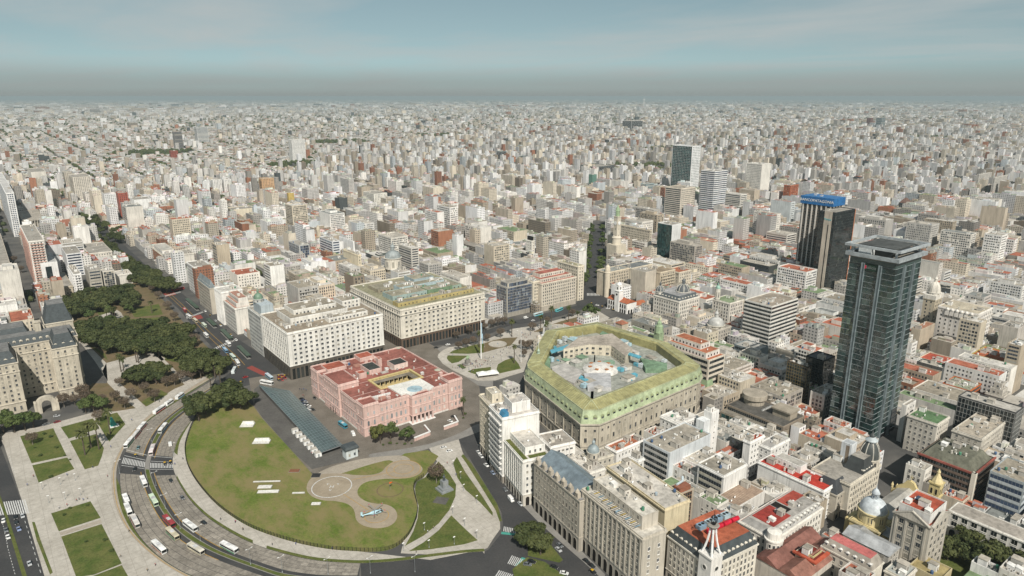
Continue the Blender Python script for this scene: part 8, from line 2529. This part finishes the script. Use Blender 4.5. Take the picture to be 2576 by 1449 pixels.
# ------------------------------------------------------------------ people
def person_mesh(seed):
	r=random.Random(seed)
	s=r.uniform(.12,.3)
	V=[(0,0,.95),(0,.01,1.2),(0,.02,1.42),(0,.03,1.53),(0,.04,1.66),(-.1,0,.9),(-.1,s,.5),(-.1,s*.6,.06),(.1,0,.9),(.1,-s*.5,.5),(.1,-s*1.3,.08),(-.19,.02,1.4),(-.25,-s*.5,1.13),(-.24,0,.88),(.19,.02,1.4),(.25,s*.5,1.13),(.24,s,.9),(-.1,s*.6+.12,.04),(.1,-s*1.3+.12,.05)]
	Ed=[(0,1),(1,2),(2,3),(3,4),(0,5),(5,6),(6,7),(0,8),(8,9),(9,10),(2,11),(11,12),(12,13),(2,14),(14,15),(15,16),(7,17),(10,18)]
	rd=[.15,.15,.15,.055,.1,.09,.07,.05,.09,.07,.05,.07,.05,.04,.07,.05,.04,.045,.045]
	me=bpy.data.meshes.new('person')
	me.from_pydata(V,Ed,[])
	o=bpy.data.objects.new('person',me)
	col.objects.link(o)
	o.modifiers.new('skin','SKIN')
	for i,v in enumerate(me.skin_vertices[0].data):
		v.radius=(rd[i],rd[i]*.8)
		v.use_root=i==0
	dg=bpy.context.evaluated_depsgraph_get()
	res=bpy.data.meshes.new_from_object(o.evaluated_get(dg))
	bpy.data.objects.remove(o)
	return res
def mat_person(name):
	m,t,b=newmat(name)
	oi=nd(t,'ShaderNodeObjectInfo')
	z=nd(t,'ShaderNodeSeparateXYZ',{0:nd(t,'ShaderNodeTexCoord').outputs['Object']}).outputs[2]
	lo=nd(t,'ShaderNodeMath',{0:z,1:.92},operation='GREATER_THAN').outputs[0]
	hi=nd(t,'ShaderNodeMath',{0:z,1:1.5},operation='GREATER_THAN').outputs[0]
	top=nd(t,'ShaderNodeMath',{0:z,1:1.68},operation='GREATER_THAN').outputs[0]
	c=mixc_(t,lo,(.025,.028,.04),oi.outputs['Color'])
	c=mixc_(t,hi,c,(.33,.19,.13))
	t.links.new(mixc_(t,top,c,(.03,.02,.015)),b.inputs['Base Color'])
	b.inputs['Roughness'].default_value=.8
	return m
MP=mat_person('clothed_figure')
PMS=[]
for i in range(3):
	me=person_mesh(i)
	me.materials.clear()
	me.materials.append(MP)
	PMS.append(me)
prg=random.Random(9)
TOPS=[((.3,.03,.03),'red top'),((.03,.04,.1),'navy top'),((.5,.5,.5),'white top'),((.04,.04,.04),'black top'),((.05,.1,.3),'blue top'),((.25,.2,.12),'tan top')]
crowd=[]
for q,n,wh in(([(320,1240),(580,1330),(760,1400),(700,1250),(1000,1180),(1050,1000),(1250,880),(1400,900),(1200,1060),(880,1060),(600,1160)],60,'on the paving of the square'),([(1480,640),(1700,640),(1640,700),(1500,800),(1420,720)],14,'by the obelisk in the square')):
	crowd+=[(p,wh)for p in scatter('PZ',q,n,1.6,0)]
for crop,pts,wh in(('K1',[(500,705),(250,715),(205,780),(800,715),(825,497),(1185,160),(980,297),(690,648),(1640,1035),(1750,1055),(1805,1108),(960,1122),(895,1310),(1155,1375),(1095,1415),(1300,625),(1360,585),(590,885),(620,890),(650,880),(570,895),(500,930),(440,950)],'on the pale paving at left'),('K2',[(50,1055),(108,1110),(500,1220),(770,1255),(1395,1278),(1480,1128),(1523,1098),(1690,705),(1625,618),(620,545),(632,545),(325,1222)],'on the footway round the lawn'),('CR',[(100,600),(125,605),(150,600),(180,610),(140,680),(155,685)],'left of the pink palace')):
	crowd+=[(Q(crop,*p),wh)for p in pts]
byl={}
for p,wh in crowd:
	byl.setdefault((prg.choice(TOPS),wh),[]).append(p)
for((c,cn_),wh),ps in byl.items():
	ps.sort(key=lambda p:J(p[0],p[1],1)[0])
	for i,p in enumerate(ps):
		o=ob('person',prg.choice(PMS),None,(p[0],p[1],.17),prg.uniform(0,6.28),c)
		tag(o,('person in %s walking %s'%(cn_,wh))if len(ps)==1 else '%s from left of people in %s walking %s'%(ordw(i+1),cn_,wh),'person','people walking')
		# ------------------------------------------------------------------ park and street furniture
def lamp_post(crop,a,label,hh=8.0,arms=1):
	x,y=Q(crop,*a)
	o=empty('street_lamp',(x,y,.1),0)
	MB().rod((0,0,0),(0,0,hh),.1,6,r1=.06).lathe(0,0,[(.25,0),(.25,.5),(.1,.7)],8).build('post',M['steel'],o)
	for s in((1,-1)[:arms]if hh>6 else(.4,-.4,0)):
		m=MB()
		if hh>6:
			m.rod((0,0,hh),(1.6*s,.3*s,hh+.3),.05,5)
			m.box(1.4*s-.4,.25*s-.15,hh+.22,1.4*s+.4,.25*s+.15,hh+.38)
		else:
			m.lathe(s,0,[(.1,hh),(.28,hh+.25),(.2,hh+.5),(.05,hh+.6)],8)
		m.build('lamp_head',M['white'],o)
	tag(o,label,'street lamp','street lamps')
for crop,pts,hh,arms,wh in(('K1',[(1240,250),(1125,450),(1160,780),(1230,950),(1340,1100),(1490,1190),(1290,560),(890,690)],9,2,'on the curved avenue'),('K2',[(165,1365),(400,1425),(740,1440),(1055,1430),(1385,1420)],9,2,'on the lower bend of the avenue'),('K2',[(1455,1110),(1490,1240),(1677,1215),(1300,1262),(1845,1165),(1755,1075),(1667,985),(1845,905),(1748,820),(1725,725),(1670,640)],4.2,1,'along the right-hand garden paths'),('K1',[(315,805),(450,770),(560,740),(365,905),(485,880),(600,850)],4.2,1,'on the left plaza'),('PZ',[(1395,715),(1140,1120),(610,1270),(2025,660),(960,1210),(340,1030),(860,900)],5,1,'in the square')):
	for i,a in enumerate(sorted(pts)):
		lamp_post(crop,a,'%s grey street lamp from left %s'%(ordw(i+1),wh),hh,arms)
fz=empty('park_fence',(0,0,0))
POST=MB().box(-.08,-.08,0,.08,.08,2.3).mesh('post',[M['black']])
fl=resample(fe,170)
for p in fl:
	ob('post',POST,fz,(p[0],p[1],.1))
rail=MB()
for a,b in zip(fl,fl[1:]):
	for z in(.5,2.2):
		rail.rod((a[0],a[1],z),(b[0],b[1],z),.045,4)
	for k in range(1,9):
		x,y=a[0]+(b[0]-a[0])*k/9,a[1]+(b[1]-a[1])*k/9
		rail.rod((x,y,.3),(x,y,2.35),.022,3)
rail.build('rails_and_bars',M['black'],fz)['kind']='stuff'
tag(fz,'dark iron fence curving round the palace lawn','fence')
# glass canopy of the sunken museum
cv=[Q('K2',*p,3.5)for p in((225,30),(455,70),(850,475),(690,530),(305,115))]
kx,ky=cv[0]
mu=empty('museum_canopy',(kx,ky,0))
lp_=[(p[0]-kx,p[1]-ky)for p in cv]
M['canopy']=mat_plain('canopy_glass',(.10,.135,.135),.18,.6,0,.3,.7,1.3)
npan=0
for(A0,A1,B0,B1,nu,nv)in((lp_[4],lp_[3],lp_[1],lp_[2],30,8),(lp_[0],lp_[4],lp_[0],lp_[1],8,4)):
	for i in range(nu):
		for j in range(nv):
			def pt(u,v):
				a=(A0[0]+(A1[0]-A0[0])*u,A0[1]+(A1[1]-A0[1])*u)
				b=(B0[0]+(B1[0]-B0[0])*u,B0[1]+(B1[1]-B0[1])*u)
				return(a[0]+(b[0]-a[0])*v,a[1]+(b[1]-a[1])*v,3.4+.5*math.sin(v*3.1))
			g=.06
			c4=[pt((i+g)/nu,(j+g)/nv),pt((i+1-g)/nu,(j+g)/nv),pt((i+1-g)/nu,(j+1-g)/nv),pt((i+g)/nu,(j+1-g)/nv)]
			MB().face(c4)
			pb_=MB()
			pb_.face(c4)
			pb_.face([(a,b,c-.06)for a,b,c in c4][::-1])
			pb_.build('pane',M['canopy'],mu)
MB().prism(lp_,3.1,3.3,bottom=True).build('canopy_frame',M['steel'],mu)
MB().prism([(p[0]*.97+.3,p[1]*.97)for p in lp_],-.1,3.1).build('canopy_wall',M['yard'],mu)
tag(mu,'long sloping glass roof of the sunken museum beside the pink palace','glass canopy')
sheet('museum_yard',gp('K2',[(190,60),(230,30),(310,115),(700,540),(850,480),(905,590),(770,620),(620,655),(470,520),(250,270),(195,190)]),.06,M['yard'])
for i in range(7):
	x,y=Q('K2',495+i*28.5,385+i*29)
	o=empty('white_cabin',(x,y,.1),rad(-4))
	MB().box(-2,-1.5,0,2,1.5,2.9).build('wall',M['white'],o)
	MB().box(-2.1,-1.6,2.9,2.1,1.6,3.05).build('roof',M['paving'],o)
	MB().box(-.5,-1.54,0,.5,-1.5,2.1).build('door',M['steel'],o)
	tag(o,'%s white cabin from the top of the row beside the glass canopy'%ordw(i+1),'cabin','row of white cabins')
def thing(name,label,cat,crop,a,parts,rz=0.0,sc_=1.0,z=.1):
	x,y=Q(crop,*a)
	o=empty(name,(x,y,z),rz)
	o.scale=(sc_,)*3
	for nm,mb,mt,c in parts:
		mb.build(nm,mt if isinstance(mt,list)else M[mt],o,color=c)
	return tag(o,label,cat)
thing('guard_kiosk','pale blue kiosk with wide dark roof at the end of the glass canopy','kiosk','K2',(905,560),[('wall',MB().box(-4,-3,0,4,3,6.2),'plaster',(.5,.54,.54)),('roof',MB().box(-4.8,-3.8,6.2,4.8,3.8,7.0).frustum([(-4.8,-3.8),(4.8,-3.8),(4.8,3.8),(-4.8,3.8)],7,[(-4,-3),(4,-3),(4,3),(-4,3)],8.4),'slate',None),('window',MB().box(-2.4,-3.06,1.5,-1.2,-3.0,3.4),'glass',None),('window',MB().box(1.2,-3.06,1.5,2.4,-3.0,3.4),'glass',None)])
thing('flagpole','tall white flagpole with drooping pale blue flag in the square','flagpole','PZ',(806,1105),[('pole',MB().rod((0,0,0),(0,0,38.5),.55,10,r1=.25),'white',None),('base',MB().box(-7,-5,0,5,4,.5).box(-2,-2,.5,2,2,1.1),'paving',None),('flag',MB().box(.2,-.3,20,1.1,.3,34).box(1.1,-.2,15,1.9,.25,24),'paint',(.33,.48,.58))])
thing('flagpole','second slim flagpole standing at the edge of the green-roofed bank','flagpole','PZ',(1455,1150),[('pole',MB().rod((0,0,0),(0,0,30),.3,8,r1=.15),'white',None),('base',MB().box(-1,-1,0,1,1,.6),'paving',None)])
thing('obelisk','small white obelisk monument in the middle of the square','monument','PZ',(1835,745),[('shaft',MB().frustum([(-1.3,-1.3),(1.3,-1.3),(1.3,1.3),(-1.3,1.3)],3,[(-.6,-.6),(.6,-.6),(.6,.6),(-.6,.6)],14),'white',None),('pedestal',MB().box(-2.4,-2.4,0,2.4,2.4,3),'white',None),('statue',MB().lathe(0,0,[(.5,14),(.35,15.4),(.5,16.4),(.2,17.2),(.25,17.6),(.05,18)],8),'white',None)])
thing('equestrian_statue','dark equestrian statue on a pale stepped base near the flagpole','statue','PZ',(585,1180),[('pedestal',MB().box(-4,-3,0,4,3,1).box(-2.2,-1.3,1,2.2,1.3,4.5),'greypave',None),('horse_and_rider',MB().lathe(0,0,[(.5,4.5),(1.1,5.6),(1.2,6.4),(.6,7.2),(.45,8.2),(.3,8.8),(.05,9.1)],10,sx=1.6,sy=.7).rod((1.2,0,6.3),(2.2,0,7.6),.35,6),'verdigris',None)])
thing('monument_statue','grey statue on a tall stepped pedestal beside the right-hand tree','statue','K2',(1603,810),[('pedestal',MB().box(-4,-4,0,4,4,1).box(-3,-3,1,3,3,2.2).box(-1.8,-1.8,2.2,1.8,1.8,6.5),'steel',None),('figure',MB().lathe(0,0,[(.9,6.5),(.7,7.6),(.9,8.8),(.35,9.6),(.4,10.1),(.05,10.5)],10),'slate',None)])
grove('bare',[Q('K2',1545,760)],1.05,'brown leafless round tree','beside the grey statue','statue tree')
thing('teal_statue','leaning teal covered statue on a white plinth by a palm','statue','PK',(1200,385),[('plinth',MB().box(-3,-2,0,3,2,.9),'white',None),('wrapped_figure',MB().frustum([(-2,-1.4),(2,-1.4),(2,1.4),(-2,1.4)],.9,[(-1.4,-.5),(-.2,-.5),(-.2,.5),(-1.4,.5)],7.2),'paint',(.02,.24,.21))])
thing('windsock','orange windsock on a pole in the helipad grass','windsock','K2',(1200,812),[('pole',MB().rod((0,0,0),(0,0,5),.08,6),'steel',None),('sock',MB().rod((0,0,4.8),(1.9,.6,4.4),.55,10,r1=.25),'paint',(.6,.12,.02))])
thing('event_tent','white tent with twin peaks at the near edge of the square','tent','PZ',(910,1370),[('canopy',MB().frustum([(-9,-3.5),(0,-3.5),(0,3.5),(-9,3.5)],3,[(-4.7,-.2),(-4.3,-.2),(-4.3,.2),(-4.7,.2)],5).frustum([(0,-3.5),(9,-3.5),(9,3.5),(0,3.5)],3,[(4.3,-.2),(4.7,-.2),(4.7,.2),(4.3,.2)],5),'white',None),('skirt',MB().box(-9,-3.5,2.2,9,3.5,3),'white',None),('poles',MB().rod((-8.8,-3.3,0),(-8.8,-3.3,2.3),.1,5).rod((8.8,-3.3,0),(8.8,-3.3,2.3),.1,5).rod((8.8,3.3,0),(8.8,3.3,2.3),.1,5).rod((-8.8,3.3,0),(-8.8,3.3,2.3),.1,5),'steel',None)],rad(-20))
for i,(a,dx,dy,lab)in enumerate((((140,330),9,6,'curved white concrete skylight high on the palace lawn'),((245,455),11,5,'white concrete skylight slab beside the cabins'),((285,750),16,.8,'long pale stone strip, uppermost on the lawn'),((270,790),8,3,'short pale stone slab in the middle of the lawn'),((295,825),12,2.6,'long pale stone slab, lowest of the three on the lawn'),((520,835),7,1.0,'small white stone bar left of the helipad'),((650,915),5,2.2,'small white slab below the helipad circle'),((490,670),6,3,'reddish brown slab beside the museum path'),((650,705),5,4,'black square grating beside the helipad'))):
	c=(.2,.09,.05)if 'reddish' in lab else(.03,.03,.03)if 'black' in lab else(.62,.61,.57)
	m=MB().box(-dx/2,-dy/2,0,dx/2,dy/2,.5)
	if i<2:
		m.frustum([(-dx/2,dy*.1),(dx/2,dy*.1),(dx/2,dy/2),(-dx/2,dy/2)],.5,[(-dx/2.4,dy*.25),(dx/2.4,dy*.25),(dx/2.4,dy/2.2),(-dx/2.4,dy/2.2)],2.0)
	thing('stone_slab' if i>1 else 'concrete_skylight',lab,'slab','K2',a,[('slab',m,'plaster',c),('footing',MB().box(-dx/2-.3,-dy/2-.3,-.1,dx/2+.3,dy/2+.3,.12),'greypave',None)],rad(-35),z=.14)
	# bus shelters beside the park
for i,(a,b)in enumerate((((1390,540),(1470,610)),((1545,690),(1600,740)),((1650,770),(1720,840)),((1775,895),(1850,970)))):
	p,q=Q('M1',*a),Q('M1',*b)
	l=math.hypot(q[0]-p[0],q[1]-p[1])
	o=empty('bus_shelter',((p[0]+q[0])/2,(p[1]+q[1])/2,.05),math.atan2(q[1]-p[1],q[0]-p[0]))
	MB().box(-l/2,-1.6,0,l/2,1.6,.3).build('platform',M['greypave'],o)
	MB().box(-l/2,-2.0,3.2,l/2,2.0,3.5).build('roof',M['paint'],o,color=(.045,.075,.05))
	for k in range(5):
		MB().rod((-l/2+1+k*(l-2)/4,0,.3),(-l/2+1+k*(l-2)/4,0,3.2),.12,6).build('post',M['steel'],o)
	tag(o,'%s dark green bus shelter from the far end beside the park'%ordw(i+1),'bus shelter','bus shelters')
	# ------------------------------------------------------------------ the hazy air over the plain
hz=MB().box(-190000,-190000,-1.5,190000,190000,236).build('haze',[])
hm=bpy.data.materials.new('haze_air')
hm.use_nodes=True
hm.node_tree.nodes.clear()
ho=hm.node_tree.nodes.new('ShaderNodeOutputMaterial')
hv=hm.node_tree.nodes.new('ShaderNodeVolumePrincipled')
hv.inputs['Color'].default_value=(.50,.61,.64,1)
hv.inputs['Density'].default_value=5.6e-5
hv.inputs['Anisotropy'].default_value=0.0
hm.node_tree.links.new(hv.outputs[0],ho.inputs['Volume'])
hz.data.materials.append(hm)
tag(hz,'pale smoggy air over the whole city','haze',kind='stuff')
